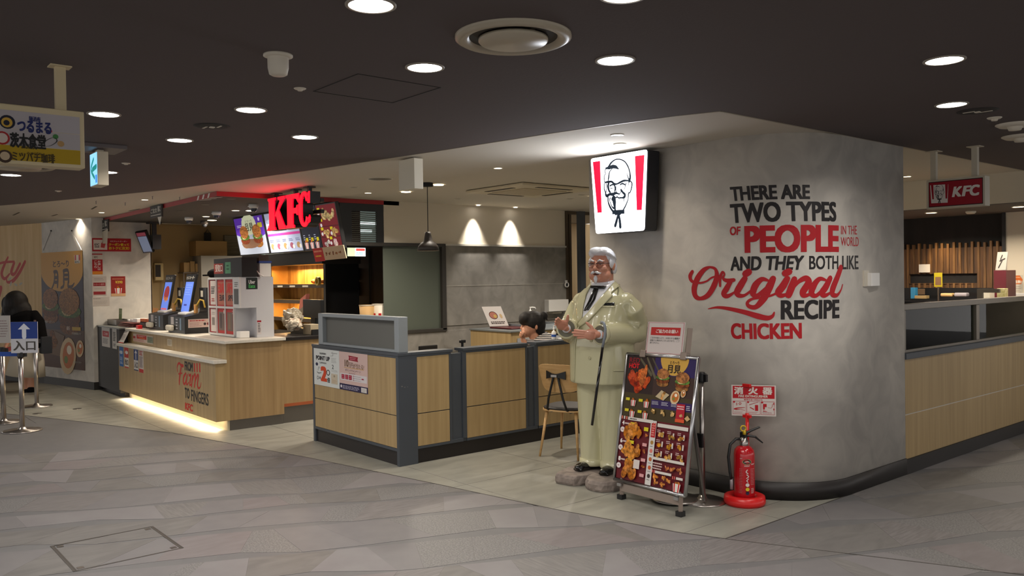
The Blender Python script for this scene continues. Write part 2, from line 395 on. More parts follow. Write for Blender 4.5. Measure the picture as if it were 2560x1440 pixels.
# shop floor: big stone tiles on the walls' axes, cut along the lease line
def shoptile(x0, y0, x1, y1):
    g = .003; x0 += g; x1 -= g; y0 += g; y1 -= g
    if x0 >= -3.115: return
    x1 = min(x1, -3.115); n = 5; xs = [x0+(x1-x0)*i/n for i in range(n+1)]; lo = [max(y0, yl(x)+.004) for x in xs]
    if all(v >= y1 for v in lo): return
    P = [(x, min(v, y1), -.0018) for x, v in zip(xs, lo)] + [(x1, y1, -.0018), (x0, y1, -.0018)]
    MB().prism(P, (0, 0, .0018)).build('tile', 'tile', fl)
for i in range(-17, 2):
    for j in range(-3, 15):
        x0 = -4.342+.98*i; y0 = 3.965+.985*j
        if x0 < -16.5 or y0 > 14: continue
        if y0 > 8 and x0 < -9.4: continue
        shoptile(x0, y0, x0+.98, y0+.985)
# thin metal strip on the lease line and seam of the mall floor
m = MB()
for (a, b), (c, d) in zip(LEASE[2:], LEASE[3:]):
    m.prism([(a, b-.006, -.004), (c, d-.006, -.004), (c, d+.004, -.004), (a, b+.004, -.004)], (0, 0, .0046))
m.prism([(-3.119, 4.33, -.004), (-3.111, 4.33, -.004), (-3.111, 5.9, -.004), (-3.119, 5.9, -.004)], (0, 0, .0046))
e = onz(2560, 1436); v = Vector((e.x+3.115, e.y-4.33)).normalized()*6
m.prism([(-3.115, 4.33, -.004), (-3.112, 4.322, -.004), (-3.112+v.x, 4.322+v.y, -.004), (-3.115+v.x, 4.33+v.y, -.004)], (0, 0, .0046))
struct(m.build('trim_1', mat('joint_strip', (70, 66, 62), .5)))
# mall floor: irregular pieces in wandering courses
MF = [mat('floor_smooth', (107, 104, 105), .5, rgb2=(112, 109, 109), nsc=(6, 6, 6)),
      mat('floor_pale', (115, 111, 112), .5, rgb2=(120, 117, 117), nsc=(5, 5, 5)),
      mat('floor_streak', (101, 97, 96), .5, rgb2=(118, 114, 113), nsc=(70, 6, 5), det=6, lo=.35, hi=.65, dist=.6),
      mat('floor_streak_cross', (102, 99, 98), .5, rgb2=(117, 114, 111), nsc=(6, 64, 5), det=6, lo=.35, hi=.65, dist=.7),
      mat('floor_speckle', (98, 96, 96), .5, rgb2=(121, 119, 117), nsc=(95, 95, 95), det=3, lo=.42, hi=.6),
      mat('floor_cloud', (99, 96, 94), .5, rgb2=(112, 109, 106), nsc=(9, 3, 4), det=7, dist=1.2, lo=.35, hi=.68),
      mat('floor_rose', (109, 102, 102), .5, rgb2=(116, 110, 110), nsc=(18, 5, 5), det=5)]
R = random.Random(11); rd = Vector((.43, .903)); rn = Vector((rd.y, -rd.x))
pieces = []
c = -16.
joints_prev = None
t = -9.
while t < 16.5:
    h = R.uniform(.40, .58)
    # course band between t and t+h along rn; a wandering wedge above it
    s = -13+R.random(); ws = []
    while s < 15:
        L = R.uniform(.9, 1.9); ws.append((s, L)); s += L
    def wedge(x, ws=ws):
        for a, L in ws:
            if a <= x <= a+L:
                return .14*(1-abs((x-a)/L-.72)/.72) if (x-a)/L < .72 else .14*(1-((x-a)/L-.72)/.28)
        return 0
    s = -13.; sk = R.uniform(-.12, .12)
    while s < 15:
        L = R.choice([.16, .26, .32, .38, .44, .52])*R.uniform(.85, 1.2); sk2 = R.uniform(-.16, .16); sk2 = max(sk-L+.07, min(sk+L-.07, sk2))
        pieces.append(([(s-sk, t), (s+L-sk2, t), (s+L+sk2, t+h-wedge(s+L+sk2)), (s+sk, t+h-wedge(s+sk))], R.choice([0, 0, 1, 1, 2, 3, 4, 4, 5, 5, 6])))
        s += L; sk = sk2
    t += h
cand = []
for P, k in pieces:
    Q = [rd*p[0]+rn*p[1] for p in P]; cx = sum(q.x for q in Q)/4; cy = sum(q.y for q in Q)/4
    if not (-15.5 < cx < 6 and -1 < cy < 17): continue
    if cx < -3.2 and cy > yl(cx)+.4: continue
    if cx < -3.4 and cy > 5: continue
    w = Vector((cx, cy, -EYE)); d = w.dot(FW)
    if d < .8: continue
    px = abs(w.dot(RT)/d); py = w.dot(UP)/d
    vis = px < .72 and abs(py) < .45
    if not vis and (d > 5 or px > 1.6): continue
    area = abs(sum(Q[i].x*Q[(i+1) % 4].y-Q[(i+1) % 4].x*Q[i].y for i in range(4)))/2
    cand.append((-(area/d**2 * (1.65/d)) if vis else 0, Q, k))
cand.sort(key=lambda x: x[0])
rest = MB()
def shrink(Q):
    c0 = sum(Q, Vector((0, 0)))/4; return [(q+(c0-q)*min(.5  , .0006/max((c0-q).length, .01))) for q in Q]
for i, (a, Q, k) in enumerate(cand):
    z = R.choice([-.0006, -.0003, 0]); q = [(p.x, p.y, -.0022) for p in shrink(Q)]
    if i < 290 and a < 0: MB().prism(q, (0, 0, .0022+z-.0004)).build('floor_piece', MFW if k < 0 else MF[k], fl)
    else: rest.prism(q, (0, 0, .0022+z-.0004), 7 if k < 0 else k)
o = rest.build('floor_pieces', MF+[MFW], fl); o['kind'] = 'stuff'
# ceilings
m = MB(); P = [(x, y, ZC) for x, y in LEASE] + [(-3.115, 24, ZC), (9, 24, ZC), (9, -9, ZC), (-26, -9, ZC), (-26, -4, ZC)]
m.prism([(x, y, ZC) for x, y in LEASE[::-1]] + [(-26, -4, ZC), (-26, -9, ZC), (9, -9, ZC), (9, 4.33, ZC)], (0, 0, .1))
m.box((-3.115, 4.33, ZC), (9, 24, ZC+.1)); struct(m.build('ceiling', 'ceil_dark'))
m = MB(); m.prism([(x, y, ZC+.004) for x, y in LEASE] + [(-3.115, 11.5, ZC+.004), (-26, 11.5, ZC+.004), (-26, -4, ZC+.004)], (0, 0, .1))
cw = struct(m.build('ceiling_shop', 'ceil_white'))
m = MB()
for (a, b), (c_, d) in zip(LEASE, LEASE[1:]): m.prism([(a, b, ZC-.002), (c_, d, ZC-.002), (c_, d+.012, ZC-.002), (a, b+.012, ZC-.002)], (0, 0, .012))
m.box((-3.127, 4.33, ZC-.002), (-3.115, 9.5, ZC+.01)); struct(m.build('trim_2', mat('edge_bead', (150, 140, 122), .5)))
# access hatches drawn by their joints
def hatch_frame(name, pts, w, mt, z=ZC-.002):
    m = MB(); n = len(pts); cc = sum((Vector(p) for p in pts), Vector())/n
    for i in range(n):
        a, b = Vector(pts[i]), Vector(pts[(i+1) % n]); q = lambda p: p+(cc-p).normalized()*w
        m.prism([a, b, q(b), q(a)], (0, 0, .002))
    return struct(m.build(name, mt))
hatch_frame('trim_3', [(-4.1, 2.07, ZC-.002), (-3.62, 2.07, ZC-.002), (-3.62, 2.57, ZC-.002), (-4.1, 2.57, ZC-.002)], .008, mat('hatch_gap', (30, 27, 26), .9))
# ---- walls
CW0, CWR = Vector((-3.74, 5.865)), .62       # centre and radius of the rounded corner
XL = -5.165
def path(inset=0.):
    P = [(XL, 5.245-inset)] + [(CW0.x+(CWR+inset)*math.sin(a), CW0.y-(CWR+inset)*math.cos(a)) for a in [math.pi/2*i/24 for i in range(25)]] + [(-3.12+inset, 6.79)]
    return P
def wallstrip(name, mt, inset, z0, z1, back=.12):
    P = path(inset); Q = path(-back)
    m = MB(); n = len(P); vs = []
    for (a, b), (c_, d) in zip(P, Q): vs += [(a, b, z0), (a, b, z1), (c_, d, z1), (c_, d, z0)]
    fs = [(0, 1, 2, 3), tuple(4*(n-1)+i for i in (3, 2, 1, 0))]
    for i in range(n-1):
        for j in range(4): fs.append((4*i+j, 4*(i+1)+j, 4*(i+1)+(j+1) % 4, 4*i+(j+1) % 4))
    m.add(vs, fs); o = m.build(name, mt)
    for k, p in enumerate(o.data.polygons): p.use_smooth = abs(p.normal.z) < .1 and 2 <= k
    return struct(o)
wallstrip('wall_curved', 'wallpaper', 0, 0, ZC+.004)
wallstrip('baseboard_curved', 'plinth', .012, 0, .13, .01)
# map a photo pixel to (run along the wall, height)
def wall_sz(px, py):
    p = ony(px, py, 5.245)
    if p.x < CW0.x: return p.x-XL, p.z
    d = ray(px, py); A = d.x**2+d.y**2; B = -2*(d.x*CW0.x+d.y*CW0.y); Cc = CW0.length_squared-CWR**2
    t = (-B-math.sqrt(max(0, B*B-4*A*Cc)))/(2*A); p = EY+d*t
    if p.y > CW0.y: p = onx(px, py, -3.12); return (CW0.x-XL)+CWR*math.pi/2+(p.y-CW0.y), p.z
    a = math.atan2(p.x-CW0.x, CW0.y-p.y); return (CW0.x-XL)+CWR*a, p.z
def wall_pt(s, z, o=0):
    a = (s-(CW0.x-XL))/CWR
    if a < 0: return Vector((XL+s, 5.245-o, z))
    if a > math.pi/2: return Vector((-3.12+o, CW0.y+(a-math.pi/2)*CWR, z))
    return Vector((CW0.x+(CWR+o)*math.sin(a), CW0.y-(CWR+o)*math.cos(a), z))
# dining back wall x = -9.3
XB = -9.3
def bw(px, py): return onx(px, py, XB)
m = MB(); m.box((XB-.12, 5.665, 2.105), (XB, 8.90, ZC+.004)); struct(m.build('wall_back', 'cream'))
m = MB(); m.box((XB-.12, 6.60, 0), (XB-.002, 8.90, 2.105)); m.box((XB-.12, 5.0, 0), (XB-.002, 6.60, .94)); wl = struct(m.build('wall_back_lower', 'stone_panel'))
for y0, y1, z0, z1 in ((6.615, 8.9, 1.549, 2.10), (6.615, 8.9, 1.0, 1.545), (5.0, 8.9, .1, .94)):
    MB().box((XB-.002, y0, z0), (XB+.010, y1, z1)).build('wall_panel', 'stone_panel', wl, bevel=.0015)
m = MB(); m.box((XB, 6.60, 2.10), (XB+.03, 8.9, 2.125)); m.box((XB, 6.6, 1.545), (XB+.012, 8.9, 1.549)); struct(m.build('trim_4', mat('pale_bead', (190, 186, 176), .4)))
MB().box((XB+.0, 5.2, 0), (XB+.022, 8.9, .1)).build('baseboard_back', 'plinth')['kind'] = 'structure'
# window to the kitchen with frosted pane
w = struct(thing('window_1', 'dark framed fixed window with frosted pane', 'window', (XB, 5.66, .94))); del w['category']
m = MB(); m.box((XB-.08, 5.0, 2.08), (XB+.03, 6.62, 2.125)); m.box((XB-.08, 6.555, .95), (XB+.03, 6.62, 2.08)); m.box((XB-.08, 5.2, .93), (XB+.03, 6.62, .975))
m.build('window_frame', mat('dark_window_frame', (48, 45, 41), .5), w, bevel=.003)
MB().box((XB-.035, 5.66, .975), (XB-.025, 6.555, 2.08)).build('pane', glass('frosted', (98, 104, 94), .35, .8, .3), w)
# end post and the opening beyond (door frame, clock, wood wall behind it)
m = MB(); m.box((XB-.1, 8.90, 0), (XB+.02, 8.955, ZC)); m.box((XB-.1, 8.955, 2.62), (XB+.02, 9.45, ZC)); m.box((XB-.06, 9.0, 0), (XB-.01, 9.05, 2.62))
struct(m.build('door_1', mat('bronze_frame', (92, 80, 66), .45, .3)))
m = MB(); m.box((XB-2.2, 8.9, 0), (XB-2.1, 13.5, ZC)); struct(m.build('wall_far', 'wood_wall'))
m = MB(); m.box((-9.6, 13.4, 0), (-3, 13.5, ZC)); struct(m.build('wall_far_right', 'cream'))
# black column in the opening
m = MB(); a = onx(1447, 540, -9.0); b = onx(1457, 540, -9.0); m.box((-9.05, a.y, 0), (-8.97, b.y+.02, 2.64)); struct(m.build('trim_5', 'char'))
# left walls: grey return at x=-14.02, angled grey face, wood wall
XG = -14.02; K0 = (XG, 3.304); K1 = (-15.62, 2.92); K2 = (-19.5, 1.37)
def vwall(name, mt, a, b, z0, z1, th=.15, side=1, label=None):
    d = Vector((b[0]-a[0], b[1]-a[1])).normalized(); n = Vector((-d.y, d.x))*th*side
    m = MB(); m.prism([(a[0], a[1], z0), (b[0], b[1], z0), (b[0]+n.x, b[1]+n.y, z0), (a[0]+n.x, a[1]+n.y, z0)], (0, 0, z1-z0)); return struct(m.build(name, mt))
vwall('wall_left', 'wallpaper', (XG, 4.185), K0, 0, ZC+.004, .6, -1)
vwall('wall_left_angled', 'wallpaper', K0, K1, 0, ZC+.004, .15, -1)
vwall('wall_wood', 'wood_wall', K1, K2, 0, ZC+.004, .15, -1)
vwall('baseboard_left', 'plinth', (K0[0]+.0, K0[1]-.012), (K1[0]+.004, K1[1]-.012), 0, .12, .02, -1)
vwall('baseboard_return', 'plinth', (XG+.014, 4.1), (XG+.014, K0[1]-.012), 0, .12, .02, -1)
vwall('baseboard_wood', 'plinth', (K1[0]+.005, K1[1]-.012), (K2[0], K2[1]-.012), 0, .12, .02, -1)
# kitchen shell
tan = mat('tan_kitchen_wall', (150, 128, 92), .8)
m = MB(); m.box((-15.1, 4.1, 0), (-15.0, 8.3, ZC)); struct(m.build('wall_kitchen_left', tan))
m = MB(); m.box((-15.1, 8.2, 0), (XB-.12, 8.3, ZC)); struct(m.build('wall_kitchen_back', mat('kitchen_back', (96, 84, 72), .7)))
m = MB(); m.box((-14.9, 4.17, 0), (-14.02, 4.19, ZC)); struct(m.build('wall_kitchen_return', tan))
# dark soffit over the counter with a red fascia
YS = 3.50; ZS = 2.615
m = MB(); m.box((-14.02, YS, ZS), (XB, 5.9, ZC+.002)); struct(m.build('ceiling_soffit', 'soffit'))
m = MB(); m.box((-14.02, YS-.012, ZS), (XB+.012, YS, ZC+.003)); m.box((XB, YS, ZS), (XB+.012, 5.66, ZC+.003)); struct(m.build('trim_6', 'redband'))
m = MB()                                          # white chevrons at the corner of the fascia
for k in range(3):
    x = XB-.62+.17*k
    m.prism([(x, YS-.0135, ZS), (x+.05, YS-.0135, ZS), (x+.09, YS-.0135, ZC), (x+.04, YS-.0135, ZC)], (0, .001, 0))
    m.prism([(x+.03, YS, ZS-.001), (x+.08, YS, ZS-.001), (x+.2, YS+.09, ZS-.001), (x+.15, YS+.09, ZS-.001)], (0, 0, .0008))
struct(m.build('trim_7', 'white'))
# bulkhead with blind at the right end of the menu boards
m = MB(); m.box((XB-.5, 5.03, 2.075), (XB-.004, 5.20, ZS)); m.box((XB-.5, 5.20, 2.075), (XB-.004, 5.66, 2.11)); m.box((XB-.5, 5.20, 2.52), (XB-.004, 5.66, ZS)); m.box((XB-.5, 5.56, 2.11), (XB-.004, 5.66, 2.52))
struct(m.build('wall_bulkhead', 'black'))
# right hand shop: bulkhead, soffit, walls
YR = 9.5
m = MB(); m.box((-9, YR, 2.35), (-3.115, YR+.1, ZC+.004)); struct(m.build('wall_right_bulkhead', 'cream'))
m = MB(); m.box((-9, YR+.005, 2.345), (-2.4, 11.1, 2.352));  struct(m.build('ceiling_right_shop', mat('right_soffit', (92, 86, 80), .9)))
m = MB(); m.box((-9, 11.05, 0), (-3.2, 11.2, 2.4)); struct(m.build('wall_right_back', mat('black_board_wall', (24, 22, 22), .8, rgb2=(34, 31, 30), nsc=(6, 6, 1))))
m = MB(); m.box((-3.815, 10.95, 0), (-2.3, 11.25, ZC)); struct(m.build('wall_right_column', 'cream'))
m = MB(); m.box((-3.85, 10.93, 0), (-3.815, 11.04, 2.345)); struct(m.build('trim_8', 'plinth'))
# ================================================================== ceiling fittings
def downlight(label, group, x, y, r=.095, power=None, glow='lampglow', zc=ZC, proto=[None]):
    if proto[0] is None or glow != 'lampglow':
        t = thing('downlight', label, 'ceiling light', (x, y, zc), 0, group)
        MB().lathe((x, y, zc), [(r-.014, .0), (r-.012, -.006), (r, -.004), (r, .0005)], n=28, cap=False).build('trim_ring', mat('lamp_ring', (150, 142, 130), .5), t, smooth=True)
        MB().lathe((x, y, zc), [(0.001, -.0035), (r-.013, -.0035)], n=28, cap=False).build('diffuser', glow, t)
        if glow == 'lampglow': proto[0] = t
    else:
        t = copyt(proto[0], (x, y, zc), 0, label, group)
        t.scale = (r/.095, r/.095, 1)
    if power: lamp('downlight_lamp', (x, y, zc-.012), 'AREA', power, (1, .94, .87), r*1.6, parent=None if False else t, spot=math.radians(150))
    return t
mall = 'round downlights in the dark mall ceiling'
DL = [(927, 12, 'downlight at the very top left of the round air diffuser'), (1062, 168, 'downlight between the bell shaped detector and the round air diffuser'),
      (1538, 150, 'downlight to the right of the round air diffuser, above the pointed ceiling corner'), (1560, -14, 'downlight cut off by the top edge, right of the diffuser'),
      (627, 274, 'downlight nearest below the bell shaped detector'), (260, 285, 'downlight above the green arrow exit sign'),
      (762, 342, 'downlight above the red letters, nearest to the pale shop ceiling'), (449, 350, 'downlight between exit sign and speaker grille'),
      (27, 437, 'downlight below the hanging directory sign at the left edge'), (268, 430, 'downlight peeping out behind the exit sign'),
      (2361, 150, 'upper one of the two downlights at the top right'), (2379, 261, 'lower one of the two downlights at the top right')]
for px, py, l in DL:
    p = onz(px, py, ZC); downlight('glowing round '+l, mall, p.x, p.y, power=LAMP_W)
for x, y in ((-.2, 1.2), (.6, 2.7), (-.4, -.9), (-2.7, .9), (-1.2, .2), (1.6, 5.2), (1.4, 8.2), (-1.9, 8.6), (-5.5, -.8), (-9.2, -.9), (-11.4, .0)):
    if not (-3.4 < x < -2 and y < 1.2): downlight('round downlight outside the picture in the dark mall ceiling', mall+' outside the picture', x, y, power=LAMP_W)
shopg = 'small recessed lights in the pale shop ceiling'
def cups(px, py, label, r=.055, z=ZC+.003, on=False, grp=shopg, pw=0, cone=120):
    p = onz(px, py, z); t = thing('recessed_light', label, 'ceiling light', (p.x, p.y, z), 0, grp)
    MB().lathe(p, [(r-.012, .0), (r-.01, -.005), (r, -.004), (r, .0)], n=20, cap=False).build('trim_ring', 'offwhite', t, smooth=True)
    MB().lathe(p, [(.001, -.003), (r-.012, -.003)], n=20, cap=False).build('lens', mat('small_lamp_glow', (255, 236, 200), emit=9) if on else mat('unlit_lens', (120, 112, 100), .4), t)
    if pw: lamp('recessed_lamp', p+Vector((0, 0, -.01)), 'AREA', pw, (1, .87, .70), r, parent=t, spot=math.radians(cone))
    return p
for px, py, on, l in ((362, 499, 1, 'lit recessed light left of the second menu arrow sign'), (254, 531, 1, 'lit recessed light above the gray poster wall corner'), (196, 547, 1, 'small lit light at the left, over the hanging moon banner'),
                      (920, 482, 1, 'lit recessed light right of the red letters'), (1550, 360, 1, 'recessed light just above the glowing white sign'), (1543, 337, 0, 'small unlit eyelet above the glowing white sign'),
                      (885, 468, 0, 'unlit eyelet right of the red letters'), (1245, 420, 1, 'tiny lit light above the ceiling air conditioner'),
                      (1145, 497, 0, 'unlit eyelet near the top of the cream wall'), (1455, 487, 0, 'unlit eyelet between air conditioner and glowing sign'), (1425, 497, 0, 'smoke sensor disc right of the air conditioner'),
                      (950, 447, 0, 'flat vent disc left of the white box sign')):
    cups(px, py, l, .05 if px not in (950,) else .13, on=bool(on), pw=(4 if px < 300 else 1.5 if px == 1550 else 12) if on else 0)
for px, py, l in ((1172, 516, 'left one of the two spots washing the cream wall'), (1257, 522, 'right one of the two spots washing the cream wall')):
    p = onz(px, py, ZC); t = thing('wall_washer', l, 'spotlight', (p.x+.12, p.y, ZC), 0, 'wall washer spots')
    q = Vector((XB+.13, p.y, ZC)); MB().lathe(q, [(.03, 0), (.045, -.006), (.05, 0)], n=16, cap=False).build('trim_ring', 'offwhite', t)
    MB().lathe(q, [(.001, -.002), (.03, -.002)], n=16, cap=False).build('lens', 'lampglow', t)
    lamp('wall_washer_lamp', q+Vector((0, 0, -.02)), 'SPOT', 85, (1, .93, .84), .02, (-.17, 0, -1), math.radians(56), .95, t)
# a few unseen lit lights of the shop ceiling, over dining area and counter
for (x, y, pw), wl_n in zip(((-7.4, 7.6, 30), (-5.4, 7.2, 9), (-8.2, 5.3, 24), (-6.9, 8.8, 22), (-7.4, 5.2, 6)), ('nearest the air conditioner', 'behind the statue wall', 'nearest the counter end', 'farthest back', 'over the partition')):
    t = thing('recessed_light', 'unseen recessed light over the dining tables, the one '+wl_n, 'ceiling light', (x, y, ZC), 0, 'unseen lights over the dining tables')
    MB().lathe((x, y, ZC), [(.001, -.003), (.04, -.003), (.055, -.004), (.055, 0)], n=20, cap=False).build('lens', mat('small_lamp_glow', (255, 236, 200), emit=9), t)
    lamp('recessed_lamp', (x, y, ZC-.02), 'AREA', pw, (1, .90, .78), .1, parent=t, spot=math.radians(140))
# round air diffusers
def diffuser(px, py, r, label, full=True):
    p = onz(px, py, ZC); t = thing('air_diffuser', label, 'air vent', p, 0, 'round ceiling air diffusers')
    w = mat('diffuser_enamel', (176, 166, 146), .35)
    MB().lathe(p, [(r*.62, .05), (r*.74, .0), (r*.80, -.018), (r*.93, -.022), (r, -.012), (r, 0)], n=48, cap=False).build('outer_ring', w, t, smooth=True)
    MB().lathe(p, [(.0015, -.03), (r*.57, -.03), (r*.60, -.022), (r*.60, -.012), (.0015, -.008)], n=40, cap=False).build('centre_plate', w, t, smooth=True)
    MB().lathe(p, [(r*.60, -.006), (r*.78, -.006)], n=40, cap=False).build('gap', mat('vent_gap', (60, 55, 46), .8), t)
    m = MB()
    for k in range(3):
        a = k*2.1; m.box(p+Vector((math.cos(a)*r*.5-.008, math.sin(a)*r*.5-.008, -.02)), p+Vector((math.cos(a)*r*.5+.008, math.sin(a)*r*.5+.008, -.0)))
    m.build('strut', w, t)
diffuser(1283, 90, .245, 'large round air diffuser in the middle of the dark ceiling')
diffuser(50, 414, .27, 'round air diffuser partly hidden under the hanging directory sign')
# bell shaped detector, sprinklers, discs, speakers
p = onz(695, 137, ZC); t = thing('detector', 'cream bell shaped detector hanging from the dark ceiling', 'detector', p)
MB().lathe(p, [(.065, 0), (.065, -.008), (.05, -.014)], n=24).build('flange', 'offwhite', t, smooth=True)
MB().lathe(p, [(.047, -.01), (.046, -.06), (.040, -.088), (.03, -.094), (.001, -.095)], n=24, cap=False).build('housing', 'offwhite', t, smooth=True)
def disc(name, px, py, r, label, cat, mt, h=.012, grp=None, z=ZC, nub=None):
    p = onz(px, py, z); t = thing(name, label, cat, p, 0, grp)
    MB().lathe(p, [(.001, -h), (r*.8, -h), (r, -h*.3), (r, 0)], n=24, cap=False).build('plate', mt, t, smooth=True)
    if nub: MB().lathe(p, [(r*nub, -h), (r*nub*.8, -h*2.2), (.001, -h*2.4)], n=16, cap=False).build('centre', nub and mt, t, smooth=True)
    return t
disc('sprinkler', 750, 221, .032, 'small cream sprinkler disc left of the square ceiling hatch', 'sprinkler', 'offwhite', .006, 'sprinkler discs', nub=.5)
disc('sprinkler', 315, 408, .035, 'small sprinkler disc right of the green exit sign', 'sprinkler', 'offwhite', .006, 'sprinkler discs', nub=.5)
disc('sprinkler', 146, 477, .035, 'small sprinkler disc low at the left of the dark ceiling', 'sprinkler', 'offwhite', .006, 'sprinkler discs', nub=.5)
disc('sprinkler', 2486, 294, .045, 'small sprinkler disc right of the dark speaker at the top right', 'sprinkler', 'offwhite', .01, 'sprinkler discs', nub=.5)
for px, py, r, l in ((530, 315, .115, 'dark ceiling speaker grille left of the downlights over the counter'), (2444, 277, .12, 'dark ceiling speaker grille beside the lower right downlight')):
    t = disc('ceiling_speaker', px, py, r, l, 'speaker', mat('speaker_grille', (44, 40, 39), .8), .006, 'dark ceiling speakers')
    p = onz(px, py, ZC); m = MB()
    for a in (-.04, .04): m.box(p+Vector((a-.035, a*.8-.006, -.009)), p+Vector((a+.035, a*.8+.006, -.006)))
    m.box(p+Vector((-.015, -.015, -.012)), p+Vector((.015, .015, -.006))); m.build('slot', 'offwhite', t)
disc('vent_disc', 2537, 310, .12, 'upper pale round vent cut by the right edge of the ceiling', 'air vent', 'offwhite', .02, 'pale round vents at the right', nub=.4)
disc('vent_disc', 2552, 340, .13, 'lower pale round vent cut by the right edge of the ceiling', 'air vent', 'offwhite', .02, 'pale round vents at the right', nub=.4)
# ceiling cassette air conditioner
a = -7.72, 5.83; t = thing('air_conditioner', 'square white ceiling cassette air conditioner over the dining area', 'air conditioner', (-7.2, 6.35, ZC))
m = MB(); m.box((-7.72, 5.80, ZC-.03), (-6.70, 6.88, ZC)); m.build('panel', mat('cassette_white', (196, 184, 156), .5), t, bevel=.012)
for b in (((-7.45, 5.87), (-6.97, 5.93)), ((-7.45, 6.75), (-6.97, 6.81)), ((-7.66, 6.08), (-7.60, 6.6)), ((-6.82, 6.08), (-6.76, 6.6))):
    MB().box((*b[0], ZC-.0335), (*b[1], ZC-.03)).build('outlet_slot', mat('slot_dark', (70, 62, 48), .7), t)
g = MB().box((-7.5, 6.02, ZC-.036), (-6.92, 6.66, ZC-.03)).build('grille', mat('cassette_grille', (176, 162, 132), .6), t, bevel=.004)
for k in range(11):
    MB().box((-7.48+.05*k, 6.04, ZC-.038), (-7.468+.05*k, 6.64, ZC-.036)).build('grille_bar', mat('cassette_white', (196, 184, 156)), g)
# ceiling hatch lines and slots in the pale ceiling near the left wall
for p4 in (((229, 523), (241, 516)), ((323, 527), (349, 522)), ((33, 538), (48, 531)), ((130, 540), (143, 536))):
    a = onz(*p4[0], ZC+.003); b = onz(*p4[1], ZC+.003); d = (b-a).normalized(); n = Vector((-d.y, d.x, 0))*.012
    m = MB().prism([a-n, b-n, b+n, a+n], (0, 0, -.002)); t = m.build('trim_9', mat('slot_dark', (70, 62, 48), .7)); struct(t)
for px, py in ((240, 503), (313, 507), (381, 491), (449, 493)):
    p = onz(px, py, ZC); t = tag(MB().tube([p, p+Vector((0, 0, -.035))], .004).tube([p+Vector((-.02, 0, -.0)), p+Vector((.02, 0, -.0))], .003).build('ceiling_hook', 'dsteel'), {240: 'leftmost', 313: 'second from left', 381: 'third from left', 449: 'rightmost'}[px]+' of four small metal hooks in the pale ceiling', 'hook', 'small ceiling hooks')
# ================================================================== hanging signs
# directory sign, faces +X
X0 = -4.27; t = thing('directory_sign', 'hanging yellow and white directory lightbox with restaurant names', 'sign', (X0, .6, 2.3))
MB().box((X0-.10, -.35, 2.19), (X0, .985, 2.455)).build('case', mat('sign_cream', (206, 190, 152), .5), t, bevel=.004)
pq = onx(158, 280, X0); m = MB().box((X0-.065, pq.y-.022, 2.455), (X0-.035, pq.y+.022, ZC-.004)); m.box((X0-.085, pq.y-.045, ZC-.006), (X0-.015, pq.y+.045, ZC)); m.build('hanger', 'sign_cream' if 0 else mat('sign_cream', (206, 190, 152)), t)
P = Print((X0+.001, -.33, 2.205), (0, 1, 0), (0, 0, 1), 1.295, .222, emit=.0)
dp = lambda px, py: ((onx(px, py, X0).y+.33)/1.295, (onx(px, py, X0).z-2.205)/.222)
P.rect(0, .64, 1, 1, (176, 170, 174)); P.rect(0, .305, 1, .632, (174, 168, 170)); P.rect(0, 0, 1, .297, (172, 142, 8)); P.up()
def sg(t_, a, b, col, bold=.02): (x0, y0), (x1, y1) = dp(*a), dp(*b); P.text(t_, x0, min(y0, y1), x1, max(y0, y1), col, bold)
def sgel(px, py, r, col): x, y = dp(px, py); P.ell(x, y, r/1.295, r/.222, col)
sgel(18, 305, .031, (22, 24, 44)); P.up(); sgel(17, 306, .022, (196, 158, 60)); P.up(); sgel(16, 307, .012, (22, 24, 44)); sg('つるまる', (43, 329), (128, 306), (24, 36, 96), .05); sg('麺酒座', (72, 303), (101, 293), (24, 36, 96), .03)
P.rect(*dp(126, 331), *dp(130, 326), (190, 60, 40))
sgel(5, 345, .030, (160, 30, 30)); P.up(); sgel(5, 345, .022, (204, 190, 180)); sg('茨木食堂', (25, 368), (114, 338), (20, 20, 20), .05); sg('SHOKUDO', (53, 371), (93, 362), (20, 20, 20))
x, y = dp(131, 357); P.stroke([(x-.025, y-.08, .003), (x-.022, y+.02, .003), (x+.004, y+.11, .003), (x+.014, y+.04, .003), (x-.005, y-.06, .003), (x-.03, y-.1, .003)], (20, 20, 20)); P.ell(x+.01, y+.13, .009, .05, (60, 120, 60)); P.ell(x+.026, y-.01, .011, .06, (176, 140, 90))
sgel(12, 391, .029, (60, 40, 24)); P.up(); sgel(12, 390, .019, (190, 170, 140)); sg('ミツバチ珈琲', (30, 402), (137, 386), (60, 46, 10), .03); sg('みつばち', (66, 386), (104, 382), (90, 70, 10))
P.build('print', t)
# green arrow exit sign, faces -Y
y0 = 1.60; a = ony(225, 386.5, y0); b = ony(244.5, 461, y0)
t = thing('exit_sign', 'hanging blue lit exit sign box with green left arrow', 'sign', (a.x, y0, a.z))
ex1 = onx(263, 380, 0) if 0 else None
MB().box((a.x-.005, y0, b.z-.003), (b.x+.003, y0+.075, a.z+.003)).build('case', mat('exit_case', (196, 184, 160), .5), t, bevel=.004)
pm = [onz(px, py, ZC-.0) for px, py in ((210, 384), (239, 352), (302, 360), (262, 392))]
cx, cy = (a.x+b.x)/2, y0+.04
MB().box((cx-.17, cy-.15, ZC-.03), (cx+.17, cy+.15, ZC)).build('ceiling_plate', mat('exit_plate', (92, 84, 84), .5), t, bevel=.004)
MB().box((cx-.04, cy-.02, a.z), (cx+.04, cy+.02, ZC-.03)).build('stem', 'exit_case' if 0 else mat('exit_case', (196, 184, 160)), t)
P = Print((a.x+.0, y0-.001, b.z+.004), (1, 0, 0), (0, 0, 1), b.x-a.x-.002, a.z-b.z-.008, emit=1.1)
